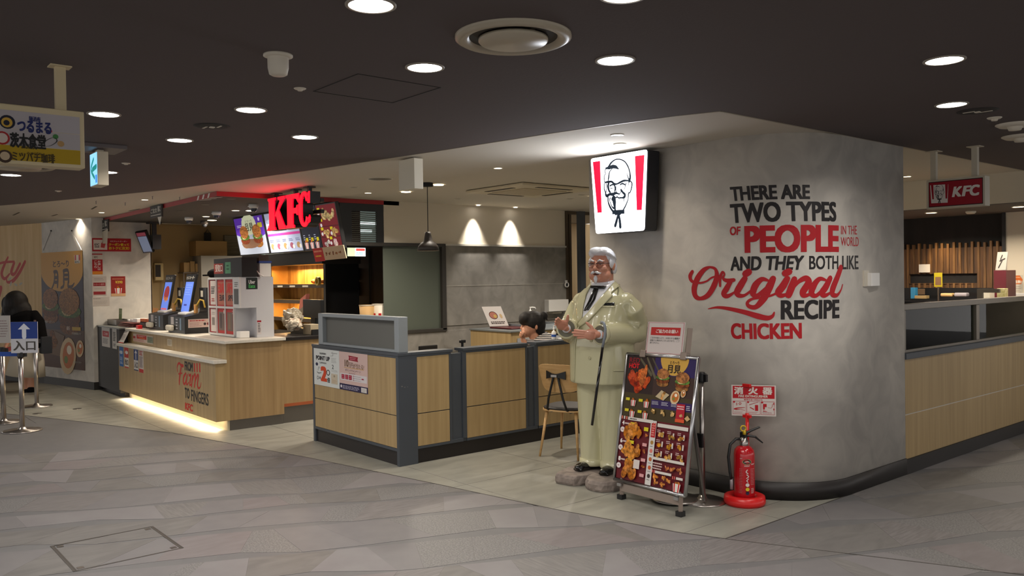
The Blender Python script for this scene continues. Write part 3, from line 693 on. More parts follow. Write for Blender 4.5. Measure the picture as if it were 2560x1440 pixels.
P.rect(0, 0, 1, 1, (130, 190, 232)); P.up(); P.stroke([(.88, .56, .16), (.35, .50, .16)], (10, 116, 110)); P.stroke([(.52, .82, .12), (.15, .52, .12), (.62, .22, .12)], (10, 116, 110)); P.rect(.74, .05, .95, .3, (40, 110, 190)); P.build('lit_face', t)
# white box sign under the pale ceiling edge
t = thing('box_sign', 'plain white box sign seen from behind, hanging under the ceiling edge', 'sign', (-5.95, 3.87, 2.5))
a = ony(996, 400, 3.83); b = ony(1036, 471, 3.83)
MB().box((a.x, 3.83, b.z), (b.x, 3.92, ZC-.01)).build('case', mat('box_sign_white', (214, 206, 186), .5), t, bevel=.004); MB().box((a.x+.05, 3.86, ZC-.02), (b.x-.05, 3.89, ZC)).build('bracket', 'offwhite', t)
# red KFC hanging sign on the right, faces -Y
YK = 7.22; a = ony(2311, 452, YK); b = ony(2458, 516, YK)
t = thing('hanging_shop_sign', 'red hanging shop sign with white letters and face emblem in a pale case', 'sign', (-2.95, YK, 2.3))
MB().box((-3.125, YK, 2.175), (-2.665, YK+.10, 2.418)).build('case', mat('hang_case', (186, 178, 160), .5), t, bevel=.004)
for px in (2335, 2438):
    q = ony(px, 400, YK+.05); MB().box((q.x-.022, YK+.03, 2.41), (q.x+.022, YK+.07, ZC)).box((q.x-.05, YK+.0, ZC-.006), (q.x+.05, YK+.1, ZC)).build('hanger', mat('hang_case', (186, 178, 160)), t)
P = Print((-3.105, YK-.001, 2.19), (1, 0, 0), (0, 0, 1), .425, .212)
P.rect(0, 0, 1, 1, (20, 14, 14)); P.up(); P.rect(.012, .03, .988, .97, (142, 8, 30)); P.up()
P.poly([(.05, .16), (.36, .14), (.375, .86), (.03, .88)], (206, 200, 196)); P.up(); emblem(P, .03, .08, .36, .86, (24, 20, 24), (142, 8, 30))
P.text('K', .44, .34, .61, .74, (212, 206, 200), .05, shear=.2); P.text('F', .62, .34, .76, .74, (212, 206, 200), .05, shear=.2); P.text('C', .755, .33, .93, .75, (212, 206, 200), .05, shear=.1); P.build('print', t)
# glowing bucket shaped sign on the grey wall
YG = 5.05; cn = [ony(1477, 397, YG), ony(1619, 373, YG), ony(1612, 577, YG), ony(1490, 584, YG)]
zt = (cn[0].z+cn[1].z)/2; zb = (cn[2].z+cn[3].z)/2
t = thing('bucket_sign', 'glowing white bucket shaped sign with red stripes and face emblem', 'sign', (cn[0].x, YG, zb))
Q = [Vector((cn[0].x, YG, zt)), Vector((cn[1].x, YG, zt)), Vector((cn[2].x, YG, zb)), Vector((cn[3].x, YG, zb))]
MB().prism([q+Vector((0, .003, 0)) for q in Q[::-1]], (0, .15, 0)).build('case', mat('sign_case', (22, 24, 32), .35), t, bevel=.012)
MB().box((-4.75, YG+.13, 2.2), (-4.55, 5.245, 2.5)).build('bracket', 'black', t)
P = Print((Q[0].x, YG-.001, zb), (1, 0, 0), (0, 0, 1), Q[1].x-Q[0].x, zt-zb, emit=0)
wx = lambda v: (v-Q[0].x)/(Q[1].x-Q[0].x)
r_ = .035; cs = [(0, 1), (wx(Q[3].x), 0), (wx(Q[2].x), 0), (1, 1)]
pts = []
for i, c_ in enumerate(cs):
    p0, p1, p2 = Vector(cs[i-1]), Vector(c_), Vector(cs[(i+1) % 4]); e0 = p1+(p0-p1).normalized()*r_*1.2; e1 = p1+(p2-p1).normalized()*r_*1.2
    for k in range(6): u = k/5; pts.append(tuple((1-u)**2*e0+2*u*(1-u)*p1+u*u*e1))
P.poly(pts, mat('sign_glow', (250, 250, 255), emit=3.2)); P.up(); emblem(P, 0, 0, 1, 1, mat('sign_ink', (14, 34, 52), .5, emit=.25), mat('sign_red', (226, 0, 48), .5, emit=1.1)); P.build('lit_face', t)
lamp('bucket_sign_lamp', ((Q[0].x+Q[1].x)/2, YG-.03, (zt+zb)/2), 'AREA', 9, (.82, .9, 1), .55, (0, -1, 0), parent=t, shape='RECTANGLE', sy=.55)
# big red letters over the counter
YL = 4.06; t = thing('letter_sign', 'large glowing red letters KFC hung on black bars over the counter', 'sign', (-8.7, YL, 2.4))
xl = -9.27; xr = -8.16; glow = mat('red_letter_glow', (250, 0, 34), .4, emit=1.25); z0, z1 = 2.235, 2.605
def letter(polys, nm):
    m = MB()
    for po in polys:
        m.prism([(xl+(xr-xl)*x, YL, z0+(z1-z0)*y) for x, y in po][::-1], (0, .012, 0), 0)
    o = m.build(nm, [glow], t); m2 = MB()
    for po in polys: m2.prism([(xl+(xr-xl)*x, YL+.012, z0+(z1-z0)*y) for x, y in po][::-1], (0, .12, 0), 0)
    m2.build(nm+'_can', 'black', t); return o
Kp = [[(.05, .0), (.23, .0), (.22, .07), (.20, .10), (.20, .90), (.22, .94), (.23, 1.), (.04, 1.), (.04, .94), (.065, .90), (.065, .10), (.03, .07), (.0, .0)],
      [(.20, .42), (.33, .88), (.28, .93), (.28, 1), (.45, 1), (.45, .93), (.42, .90), (.305, .60), (.43, .12), (.46, .08), (.46, 0), (.30, 0), (.235, .42)]]
Fp = [[(.47, .0), (.66, .0), (.66, .07), (.63, .10), (.63, .42), (.70, .42), (.715, .36), (.74, .36), (.74, .66), (.715, .66), (.70, .58), (.63, .58), (.63, .86), (.70, .86), (.745, .72), (.775, .72), (.765, 1.), (.47, 1), (.47, .94), (.50, .90), (.50, .10), (.47, .07)]]
import math as _m
Cp = []
n = 22
for k in range(n):
    a0 = _m.radians(38+(322-38)*k/n); a1 = _m.radians(38+(322-38)*(k+1)/n)
    f = lambda a, rx, ry: (.875+rx*_m.cos(a), .5+ry*_m.sin(a))
    th = .05+.035*abs(_m.cos((a0+a1)/2))
    Cp.append([f(a0, .125, .52), f(a1, .125, .52), f(a1, .125-th*.95, .52-th*2.2), f(a0, .125-th*.95, .52-th*2.2)])
Cp += [[(.95, .66), (.985, .66), (.99, 1.0), (.965, .98), (.945, .90)], [(.955, .08), (.93, .12), (.985, .32), (1., .25), (.99, .12)]]
letter(Kp, 'letter_k'); letter(Fp, 'letter_f'); letter(Cp, 'letter_c')
for x in (-9.15, -8.65, -8.32): MB().box((x-.02, YL+.06, 2.55), (x+.02, YL+.1, ZC)).box((x-.05, YL+.03, ZC-.01), (x+.05, YL+.13, ZC)).build('hanger', 'black', t)
MB().box((-9.2, YL+.16, 2.38), (-8.22, YL+.2, 2.42)).box((-9.2, YL+.16, 2.5), (-8.22, YL+.2, 2.54)).build('back_bar', 'black', t)
lamp('letter_sign_lamp', (-8.7, YL-.03, 2.45), 'AREA', 2.0, (1, .04, .08), .9, (0, -1, .6), parent=t, shape='RECTANGLE', sy=.3)
# ================================================================== menu boards (tilted, tops forward)
TL = Vector((-11.95, 4.70, 2.605)); 
ya, yb = 4.88, 4.99
tops = [ony(578, 541, ya).x, ony(655, 528, ya).x, ony(742, 518, ya).x, ony(786, 509, ya).x, ony(838, 503, ya).x]
bots = [ony(604, 641, yb).x, ony(678, 635, yb).x, ony(762, 628, yb).x, ony(808, 619, yb).x, ony(860, 618, yb).x]
zt_, zb_ = 2.608, 2.035
labs = ['purple menu screen with moon burgers, leftmost of the menu boards', 'pale menu screen with pink stripe, behind the red letters', 'dark menu screen with yellow price tags, right of the letters', 'red menu screen with chicken sets, rightmost of the menu boards']
for k in range(4):
    xa = (tops[k]+bots[k])/2; xb_ = (tops[k+1]+bots[k+1])/2
    o = Vector((xa, yb, zb_)); up_ = Vector((0, ya-yb, zt_-zb_)); w = xb_-xa; h = up_.length; n = Vector((1, 0, 0)).cross(up_.normalized())
    t = thing('menu_screen', labs[k], 'menu screen', o, 0, 'menu screens above the counter')
    MB().prism([o, o+Vector((w-.01, 0, 0)), o+Vector((w-.01, 0, 0))+up_, o+up_], n*-.05).build('housing', 'black', t, bevel=.004)
    P = Print(o, (1, 0, 0), up_, w-.01, h, emit=.5); P.rect(.03, .03, .97, .97, [(148, 156, 172), (152, 160, 186), (24, 26, 40), (110, 24, 32)][k]); P.up()
    if k == 0:
        P.poly([(.03, .97), (.03, .55), (.16, .5), (.3, .75), (.3, .97)], (78, 40, 150)); P.poly([(.7, .97), (.97, .97), (.97, .5), (.84, .45), (.72, .7)], (78, 40, 150)); P.ell(.5, .78, .24, .26, (186, 190, 160)); P.up()
        P.text('とろ〜り', .4, .84, .62, .9, (60, 60, 50)); P.text('月見', .36, .62, .64, .82, (60, 60, 50), .03); burger(P, .3, .5, .27, .1); burger(P, .72, .5, .27, .1); P.ell(.45, .3, .3, .12, (110, 80, 60)); P.lines(.1, .72, .26, .8, 2, (206, 200, 220)); P.rect(.78, .68, .92, .8, (170, 160, 40)); P.text('新', .82, .84, .88, .93, (220, 210, 230), .02)
    elif k == 1:
        P.rect(.03, .42, .97, .48, (176, 50, 130)); P.up()
        for r in range(2):
            for c_ in range(5): x = .12+.19*c_; y = .62-.45*r; P.ell(x, y, .05, .07, (150, 120, 80) if (r+c_) % 2 else (130, 70, 90)); P.ell(x+.05, y-.03, .03, .05, (200, 196, 190)); P.lines(x-.06, y+.1, x+.07, y+.17, 2, (90, 96, 130))
    elif k == 2:
        P.rect(.03, .60, .97, .72, (96, 60, 36)); P.up()
        for r in range(2):
            for c_ in range(3): x = .2+.3*c_; y = .82-.6*r; P.rect(x, y, x+.12, y+.08, (204, 190, 20)); P.lines(x-.12, y+.02, x-.01, y+.16, 3, (170, 176, 196))
        for c_ in range(3): bucket(P, .2+.3*c_, .16, .25)
    else:
        P.rect(.03, .5, .97, .515, (60, 10, 20)); P.rect(.03, .27, .97, .285, (60, 10, 20)); P.up(); chicken(P, .45, .78, .5, 9, (196, 170, 120)); chicken(P, .8, .74, .35, 6, (196, 170, 120)); chicken(P, .35, .38, .35, 7, (196, 160, 100)); chicken(P, .75, .38, .35, 7, (196, 160, 100)); chicken(P, .3, .14, .3, 6, (190, 180, 170)); chicken(P, .7, .14, .36, 6, (196, 170, 160))
        for x, y in ((.08, .86), (.12, .62), (.1, .43), (.55, .43), (.45, .22)): P.rect(x, y, x+.12, y+.06, (204, 190, 20)); P.ell(x+.03, y-.08, .05, .04, (214, 206, 206))
    P.build('picture', t)
# strip signs under the boards
a = ony(788, 621, 4.95); b = ony(866, 649, 4.95)
t = thing('price_strip_sign', 'red and cream strip sign below the red menu screen', 'sign', (a.x, 4.95, b.z))
P = Print((a.x, 4.95, b.z-.0), (1, 0, .02), (0, -.25, 1), b.x-a.x, a.z-b.z); P.sheet((200, 180, 150), .01); P.rect(0, -.05, .33, 1.0, (186, 26, 28)); P.rect(.33, 0, 1, 1, (204, 178, 146)); P.up()
P.lines(.03, .6, .3, .9, 1, (230, 150, 120)); P.lines(.05, .25, .28, .5, 1, (230, 190, 60)); [chicken(P, .42+.11*k, .5, .09, 4, (150, 90, 50)) for k in range(5)]; P.build('print', t)
t = thing('notice_lightbox', 'small glowing notice with red heading under the bulkhead', 'sign', (XB, 5.2, 1.95)); a = onx(868, 618, XB+.02); b = onx(914, 642, XB+.02)
MB().box((XB-.02, a.y, b.z), (XB+.018, b.y, a.z)).build('case', 'black', t); P = Print((XB+.02, a.y, b.z), (0, 1, 0), (0, 0, 1), b.y-a.y, a.z-b.z, emit=.8); P.rect(0, .05, .42, .95, (168, 180, 150)); P.rect(.42, .05, 1, .95, (196, 216, 224)); P.up(); P.rect(.48, .62, .96, .88, (216, 70, 66)); P.lines(.48, .2, .95, .5, 2, (90, 150, 190)); P.build('lit_face', t)
# black arrow signs with white lettering hung from the fascia
for (tl, br, arrow, l) in (((375, 517), (404, 541), True, 'black hanging order sign with white lettering and downward triangle'), ((246, 553), (270, 578), False, 'smaller black hanging sign with a paper slip taped below it')):
    t = thing('order_sign', l, 'sign', ony(*tl, YS-.04)); a = ony(*tl, YS-.04); b = ony(*br, YS-.04)
    MB().box((a.x, YS-.04, b.z), (b.x, YS-.02, a.z)).build('board', mat('slate_black', (40, 38, 36), .6), t); MB().box(((a.x+b.x)/2-.01, YS-.035, a.z), ((a.x+b.x)/2+.01, YS-.025, ZC)).build('hanger', 'black', t)
    P = Print((a.x, YS-.041, b.z), (1, 0, 0), (0, 0, 1), b.x-a.x, a.z-b.z); P.text('ご注文', .06, .4, .62, .78, (200, 196, 186), .03); P.rect(.06, .18, .94, .24, (200, 196, 186)); P.text('順に', .68, .42, .92, .9, (200, 196, 186), .03)
    if arrow: P.poly([(.66, 0), (1.0, 0), (.85, -.72)][::-1], (206, 202, 192))
    else: P.up().up(); P.poly([(.3, 0), (1.02, .2), (.92, -1.0), (.4, -.95)][::-1], (190, 180, 160))
    P.build('print', t)
# overhead order monitor on a black bracket
t = thing('order_monitor', 'tilted portrait order status monitor on black bracket at the counter left end', 'monitor', (-13.1, 3.95, 2.3))
c4 = [at(337, 581, 13.05), at(364, 577, 12.95), at(384, 631, 13.15), at(358, 633, 13.3)]
n = (c4[1]-c4[0]).cross(c4[0]-c4[3]).normalized()
MB().prism([c4[3], c4[2], c4[1], c4[0]], n*-.04 if n.y < 0 else n*.04).build('housing', 'black', t, bevel=.004)
nn = n if n.y < 0 else -n; P = Print(c4[3]+nn*.001, c4[2]-c4[3], c4[0]-c4[3], (c4[2]-c4[3]).length, (c4[0]-c4[3]).length, emit=.5)
P.rect(.08, .06, .92, .78, (104, 112, 132)); P.rect(.08, .8, .92, .96, (110, 50, 60)); P.rect(.08, .02, .92, .06, (60, 54, 60)); P.build('screen', t)
q = at(384, 600, 13.2); MB().box(q+Vector((-.12, -.05, -.15)), q+Vector((.12, .08, .08))).build('mount_box', 'black', t)
MB().box(q+Vector((-.03, -.02, .05)), q+Vector((.03, .04, ZS-q.z))).box(q+Vector((-.1, -.08, ZS-q.z-.03)), q+Vector((.1, .1, ZS-q.z))).build('pole', 'black', t)
# soffit lights, dome cameras
for px, py, l in ((515, 541, 'lit recessed light in the dark soffit, left one'), (589, 526, 'lit recessed light in the dark soffit, beside the purple screen')):
    cups(px, py, l, .06, ZS, True, 'lights in the dark soffit', 14, 140)
for px, py, l in ((472, 543, 'small white security camera leftmost on the dark soffit'), (541, 529, 'white dome security camera in the middle of the dark soffit'), (634, 511, 'white security camera beside the letter K')):
    p = onz(px, py, ZS); t = thing('security_camera', l, 'camera', p, 0, 'security cameras on the soffit')
    MB().lathe(p, [(.06, 0), (.06, -.03), (.05, -.05)], n=20).build('base', 'white', t, smooth=True); MB().ell(p+Vector((0, 0, -.055)), (.042, .042, .045)).build('dome', mat('camera_dome', (50, 54, 70), .1), t, smooth=True)
    MB().box(p+Vector((-.16, -.012, -.022)), p+Vector((-.05, .012, -.01))).build('cable_cover', 'white', t)
p = onz(511, 552, ZS); t = thing('dome_camera', 'dark dome camera hanging behind the lit soffit light', 'camera', p)
MB().lathe(p, [(.06, 0), (.06, -.04), (.045, -.06)], n=20).build('base', mat('camera_dark', (70, 64, 62), .4), t, smooth=True); MB().ell(p+Vector((0, 0, -.065)), (.04, .04, .04)).build('dome', 'black', t, smooth=True)
for px, py, in ((578, 497), (513, 511), (452, 526)):
    tag(MB().lathe(onz(px, py, ZS), [(.001, -.003), (.05, -.003), (.055, 0)], n=16, cap=False).build('soffit_disc', 'black'), {578: 'rightmost', 513: 'middle', 452: 'leftmost'}[px]+' of three black discs in a row on the dark soffit', 'disc', 'black discs on the soffit')
# ================================================================== service counter
XC, YC = -9.03, 3.34
t = thing('service_counter', 'long oak service counter with pale top, ledge and glowing foot strip', 'counter', (XC, YC, 0))
MB().box((-12.79, YC, .115), (XC, 3.50, .752)).build('front_panel', 'wood', t)
MB().box((-12.79, 3.465, .752), (XC, 3.50, .965)).build('upper_panel', 'wood', t)
MB().box((XC-.03, 3.501, .115), (XC, 4.13, .964)).build('end_panel', 'wood_d', t)
MB().box((-12.81, 3.315, .752), (-9.012, 3.463, .79)).build('ledge', 'top', t, bevel=.004)
MB().box((-12.79, 3.43, .965), (-8.995, 4.15, .998)).build('worktop', 'top', t, bevel=.004)
MB().box((-12.79, 3.475, 0), (-9.06, 3.5, .115)).build('plinth', mat('cream_plinth', (196, 184, 156), .5), t)
MB().box((-9.085, 3.50, 0), (-9.057, 4.13, .115)).build('end_plinth', 'dsteel', t)
MB().box((-12.7, 3.405, .104), (-9.12, 3.425, .115)).build('light_strip', mat('strip_glow', (255, 226, 176), emit=10), t)
lamp('strip_lamp', (-10.9, 3.40, .10), 'AREA', 22, (1, .86, .66), 3.5, (0, -.25, -1), parent=t, shape='RECTANGLE', sy=.02, spot=math.radians(120))
PC = Print((0, YC, 0), (1, 0, 0), (0, 0, 1), 1, 1)
def pc(px, py, y=YC): q = ony(px, py, y); return q.x, q.z
def ctext(P, s, tl, br, col, bold=.03, y=YC, ext=0): a = pc(*tl, y); b = pc(*br, y); P.text(s, a[0], b[1], b[0], a[1], col, bold)
blk = (34, 30, 28); rdd = (186, 34, 22)
f5 = lambda x, y: (420+x*.118, 880+y*.118)
zq = lambda x, y: pc(*f5(x, y))
a, b = zq(350, 190), zq(530, 400); PC.text('FROM', a[0], zq(350, 385)[1], b[0], a[1], blk, .05)
for x in (548, 604, 660):
    a = zq(x, 235); b = zq(x+28, 430); PC.poly([(a[0], b[1]+.0), (b[0], b[1]+.0), (b[0], a[1]), (a[0]-.006, a[1])], rdd)
a, b = zq(355, 755), zq(460, 1000); PC.text('TO', a[0], b[1], b[0], zq(460, 775)[1], blk, .045)
a, b = zq(487, 790), zq(862, 1130); PC.text('FINGERS', a[0], zq(487, 1035)[1], b[0], a[1], blk, .03)
a, b = zq(358, 1065), zq(525, 1250); PC.text('KFC', a[0], zq(358, 1215)[1], b[0], a[1], rdd, .06, shear=.1)
def cs(pts, sc=.00118): PC.stroke([(*zq(x, y), w*sc) for x, y, w in pts], rdd)
PC.up()
cs([(205, 420, 14), (195, 330, 18), (215, 255, 24), (245, 238, 24), (272, 275, 28), (320, 295, 36)]); cs([(285, 300, 24), (258, 450, 34), (243, 600, 32), (242, 690, 16)]); cs([(225, 465, 14), (300, 448, 14)])
cs([(380, 448, 18), (335, 520, 30), (325, 630, 30), (350, 680, 22), (385, 600, 20), (408, 470, 26), (388, 640, 28), (405, 690, 18), (440, 640, 10)])
cs([(438, 460, 12), (452, 500, 24), (485, 480, 18), (468, 620, 30), (462, 705, 20), (500, 680, 10)]); cs([(520, 505, 24), (500, 725, 26)]); cs([(505, 640, 12), (550, 500, 24), (582, 490, 26), (563, 735, 26)]); cs([(570, 650, 12), (610, 520, 24), (645, 495, 26), (625, 690, 28), (650, 765, 20), (682, 740, 12), (704, 650, 8)])
PC.build('vinyl_lettering', t)
# dark end section
t2 = thing('counter_end', 'charcoal end section of the service counter, against the grey wall', 'counter', (-13.4, 3.36, 0))
MB().box((-14.015, 3.36, .06), (-12.815, 3.95, .985)).build('body', mat('counter_charcoal', (52, 50, 50), .6), t2, bevel=.003)
MB().box((-14.015, 3.35, .985), (-12.795, 3.97, 1.005)).build('top_sheet', mat('counter_grey_top', (104, 106, 102), .35), t2); MB().box((-14.0, 3.42, 0), (-12.815, 3.9, .06)).build('foot', 'plinth', t2)
# low counter continuing towards the dining room
t3 = thing('back_counter', 'oak side counter with black top, right of the service counter', 'counter', (-9.3, 4.8, 0))
MB().box((-9.8, 4.14, .19), (-9.06, 5.62, .955)).build('body', 'wood_d', t3); MB().box((-9.78, 4.14, .0), (-9.075, 5.62, .19)).build('plinth', 'dsteel', t3); MB().box((-9.064, 4.135, .19), (-9.056, 5.6, .225)).build('kick_rail', mat('rust_rail', (150, 76, 40), .5), t3)
MB().box((-9.85, 4.155, .955), (-9.04, 5.62, .995)).build('top', mat('black_top', (28, 24, 24), .3), t3, bevel=.003)
MB().box((-9.75, 4.56, .995), (-9.15, 5.3, 1.06)).build('black_mat', 'black', t3)
# ledge papers and counter notices
def card(name, label, cat, y, tl, br, body, draw, group=None, th=.0015):
    P = pry(y, tl, br); P.sheet(body, th); draw(P); P.up(); o = P.build(name); return tag(o, label, cat, group)
def d_red_head(P): P.rect(.1, .5, .9, .78, (168, 24, 32)); P.up(); P.text('ご注意', .25, .58, .75, .7, (220, 190, 190), .02); P.lines(.12, .15, .85, .42, 4, (90, 86, 84))
ng = 'notices taped to the counter front'
card('notice', 'white notice with dark red heading on the charcoal counter end', 'notice', 3.358, (254, 815), (275, 869), (196, 190, 184), d_red_head, ng)
card('notice', 'narrow white notice strip between heading notice and slanted card', 'notice', 3.358, (280, 818), (292, 873), (190, 186, 180), lambda P: (P.lines(.2, .35, .8, .8, 6, (50, 48, 46), .6), P.lines(.25, .1, .75, .25, 2, (60, 58, 56))), ng)
def d_blue(P): P.rect(0, 0, 1, 1, (38, 100, 168)); P.up(); P.stroke([(.75, .72, .16), (.2, .72, .16)], (196, 204, 214)); P.poly([(.02, .72), (.42, .82), (.42, .62)][::-1], (196, 204, 214)); P.lines(.2, .3, .85, .5, 3, (190, 200, 214), .6); P.lines(.2, .12, .85, .25, 2, (190, 200, 214), .6)
card('floor_guide', 'blue guide sticker with white left arrow, leftmost below the ledge', 'sticker', YC-.001, (298, 866), (309, 917), (38, 100, 168), d_blue, ng)
def d_exit(P): P.rect(0, .5, 1, 1, (184, 40, 32)); P.rect(0, 0, 1, .06, (184, 40, 32)); P.up(); P.text('出口', .12, .14, .9, .42, (60, 50, 44), .04); P.stroke([(.8, .76, .14), (.3, .76, .14)], (224, 220, 214)); P.poly([(.1, .76), (.5, .88), (.5, .64)][::-1], (224, 220, 214))
card('exit_sticker', 'red and white sticker with exit characters, below the ledge', 'sticker', YC-.001, (311, 868), (322, 921), (214, 208, 198), d_exit, ng)
def d_ent(P): P.rect(0, .48, 1, 1, (36, 58, 118)); P.rect(0, 0, 1, .05, (36, 50, 90)); P.up(); P.text('入口', .1, .12, .92, .4, (50, 48, 50), .04); P.stroke([(.5, .56, .14), (.5, .85, .14)], (224, 222, 224)); P.poly([(.2, .8), (.8, .8), (.5, .94)], (224, 222, 224))
card('entrance_sticker', 'navy and white sticker with up arrow and entrance characters', 'sticker', YC-.001, (334, 871), (346, 928), (210, 206, 202), d_ent, ng)
card('queue_sticker', 'white sticker with small red print and red foot, rightmost of the four', 'sticker', YC-.001, (347, 874), (359, 933), (206, 196, 190), lambda P: (P.rect(0, 0, 1, .16, (180, 30, 30)), P.lines(.1, .75, .9, .97, 3, (186, 60, 60), .6), P.lines(.1, .22, .9, .72, 9, (120, 96, 96), .5)), ng)
# slanted card on the ledge
a, b = ony(297, 857, 3.36), ony(318, 821, 3.45); P = Print((a.x, 3.35, .795), (1, 0, 0), (0, .1, .2), .26, .225); P.sheet((200, 194, 188)); P.rect(0, 0, 1, .05, (170, 50, 40)); P.rect(0, .95, 1, 1, (170, 50, 40)); P.up(); P.lines(.1, .7, .8, .9, 3, (70, 60, 60)); P.lines(.15, .2, .9, .6, 5, (120, 110, 104), .3); tag(P.build('table_card'), 'white card with red edges leaning at the left end of the ledge', 'card')
def d_coupon(P): P.rect(.18, .42, .68, .95, (188, 34, 26)); P.up(); P.rect(.3, .5, .6, .62, (214, 110, 30)); P.lines(.24, .7, .62, .88, 2, (226, 200, 190), .5); P.lines(.05, .05, .66, .34, 3, (190, 90, 80), .4); P.rect(.0, .4, .12, .7, (176, 60, 60)); P.rect(.72, .1, 1, .9, (136, 142, 118)); P.up(); P.lines(.75, .15, .97, .85, 6, (70, 96, 76), .4)
card('coupon_poster', 'small red and white coupon poster between worktop and ledge', 'poster', 3.463, (333, 834), (383, 861), (206, 186, 172), d_coupon)
card('small_notice', 'small pale square notice on the upper counter panel', 'notice', 3.463, (418, 847), (430, 866), (196, 184, 160), lambda P: P.lines(.15, .15, .85, .85, 4, (150, 140, 124), .5))
for (x, y), w, l in (((325, 864), .42, 'flat white sheet at the left end of the ledge'), ((395, 875), .34, 'flat white sheet in the middle of the ledge'), ((458, 888), .3, 'flat white sheet toward the right end of the ledge')):
    q = onz(x, y, .791); P = Print((q.x, 3.335, .7915), (1, 0, 0), (0, 1, 0), w, .1); P.sheet('paper', .0008); tag(P.build('paper_sheet'), l, 'paper', 'sheets on the counter ledge')
# ---- self order kiosks
def kiosk(x0, y0, label, pic, grp='self order kiosks'):
    zz = .998; t = thing('order_kiosk', label, 'kiosk', (x0+.33, y0+.2, zz), 0, grp)
    m = MB(); w, d = .64, .42   # wedge shaped console
    m.prism([(x0, y0, zz), (x0, y0+d, zz), (x0, y0+d, zz+.30), (x0, y0, zz+.215)], (w, 0, 0)); m.build('console', 'black', t, bevel=.006)
    MB().box((x0+w-.26, y0+.28, zz+.25), (x0+w, y0+.42, zz+.58)).build('printer_tower', 'black', t, bevel=.006)
    MB().box((x0+w-.20, y0+.277, zz+.46), (x0+w-.12, y0+.281, zz+.54)).build('sticker', 'offwhite', t)
    sx = x0+.0; o = Vector((sx, y0+.15, zz+.24)); u = Vector((0.04, .09, .52)); s = Vector((.36, 0, 0))
    nn = s.cross(u).normalized(); MB().prism([o, o+s, o+s+u, o+u], nn*-.03).build('screen_housing', 'black', t, bevel=.004)
    P = Print(o, s, u, s.length, u.length, emit=.8); P.rect(.1, .05, .92, .80, (88, 116, 200)); P.up()
    if pic: P.ell(.5, .5, .3, .2, (130, 40, 44)); P.up(); chicken(P, .5, .36, .5, 6, (170, 100, 60)); P.rect(.15, .06, .8, .1, (180, 80, 90))
    else: P.lines(.2, .45, .8, .75, 5, (120, 146, 216), .3); P.rect(.3, .2, .6, .24, (50, 50, 120))
    P.e = 0; P.up(); P.text('セルフオーダー', .08, .86, .92, .95, (214, 210, 200), .04, shear=.1); P.build('screen', t)
    m = MB(); q = Vector((x0+.13, y0+.08, zz+.235)); m.box(q, q+Vector((.3, .15, .035)), 0, Matrix.Rotation(.2, 3, 'X')); m.build('card_reader', 'white', t, bevel=.012, seg=3)
    MB().tube([q+Vector((.29, .12, .03)), q+Vector((.36, .13, .12)), q+Vector((.42, .15, .19)), q+Vector((.48, .17, .18)), q+Vector((.5, .18, .09))], .012, 0, 8).build('yellow_cord', mat('cord_yellow', (206, 170, 70), .5), t, smooth=True)
    MB().box(q+Vector((.3, .11, .0)), q+Vector((.36, .14, .13))).build('tag', mat('tag_tan', (206, 150, 84), .6), t)
    MB().box((x0+.06, y0-.06, zz+.03), (x0+.26, y0-.001, zz+.10)).build('receipt_cup', 'offwhite', t, bevel=.02, seg=3)
    P = Print((x0, y0-.001, zz), (1, 0, 0), (0, 0, 1), w, .215); P.rect(.18, .5, .36, .95, (176, 170, 170)); P.rect(.72, .2, .8, .9, (120, 140, 160)); P.lines(.48, .2, .6, .9, 4, (170, 170, 176), .5); P.build('slot_print', t)
    P = Print((x0+w+.001, y0, zz), (0, 1, 0), (0, 0, 1), d, .215)
    if not pic: P.rect(.1, .35, .82, .85, (206, 180, 172)); P.up(); P.lines(.15, .7, .75, .82, 1, (176, 60, 60), .5); P.lines(.15, .4, .5, .66, 3, (150, 110, 110), .3); P.ell(.6, .55, .04, .08, (60, 50, 50)); P.ell(.7, .55, .04, .08, (120, 40, 50)); P.build('notice', t)
kiosk(-12.32, 3.62, 'black self order kiosk on the left, its screen showing red food', True)
kiosk(-11.28, 3.56, 'black self order kiosk on the right, with a pink notice on its side', False)
# ---- white pick-up locker
LX0, LX1, LY0, LY1, LZ = -10.26, -9.27, 3.72, 4.13, .999
t = thing('pickup_locker', 'white pick-up locker with six red glazed doors', 'locker', (-9.75, 3.9, LZ))
w = mat('locker_white', (188, 188, 192), .5)
m = MB(); m.box((LX0, LY0+.02, 1.345), (LX1, LY1, 1.70)); m.box((LX0, LY0+.02, LZ), (-9.43, LY1, 1.345)); m.box((-9.43, LY0+.20, LZ), (LX1, LY1, 1.345)); m.build('cabinet', w, t)
fx = lambda i: LX0+.01+.265*i
fm = MB()
for i in range(4): fm.box((fx(i)-.01, LY0, LZ+.02), (fx(i)+.01, LY0+.02, 1.69))
for z in (LZ+.02, 1.345, 1.69): fm.box((fx(0), LY0+.001, z-.012), (fx(3), LY0+.019, z+.012))
fm.box((fx(3)+.01, LY0, 1.345), (LX1, LY0+.02, 1.70)); fm.build('door_frame', mat('locker_frame', (200, 198, 196), .4), t)
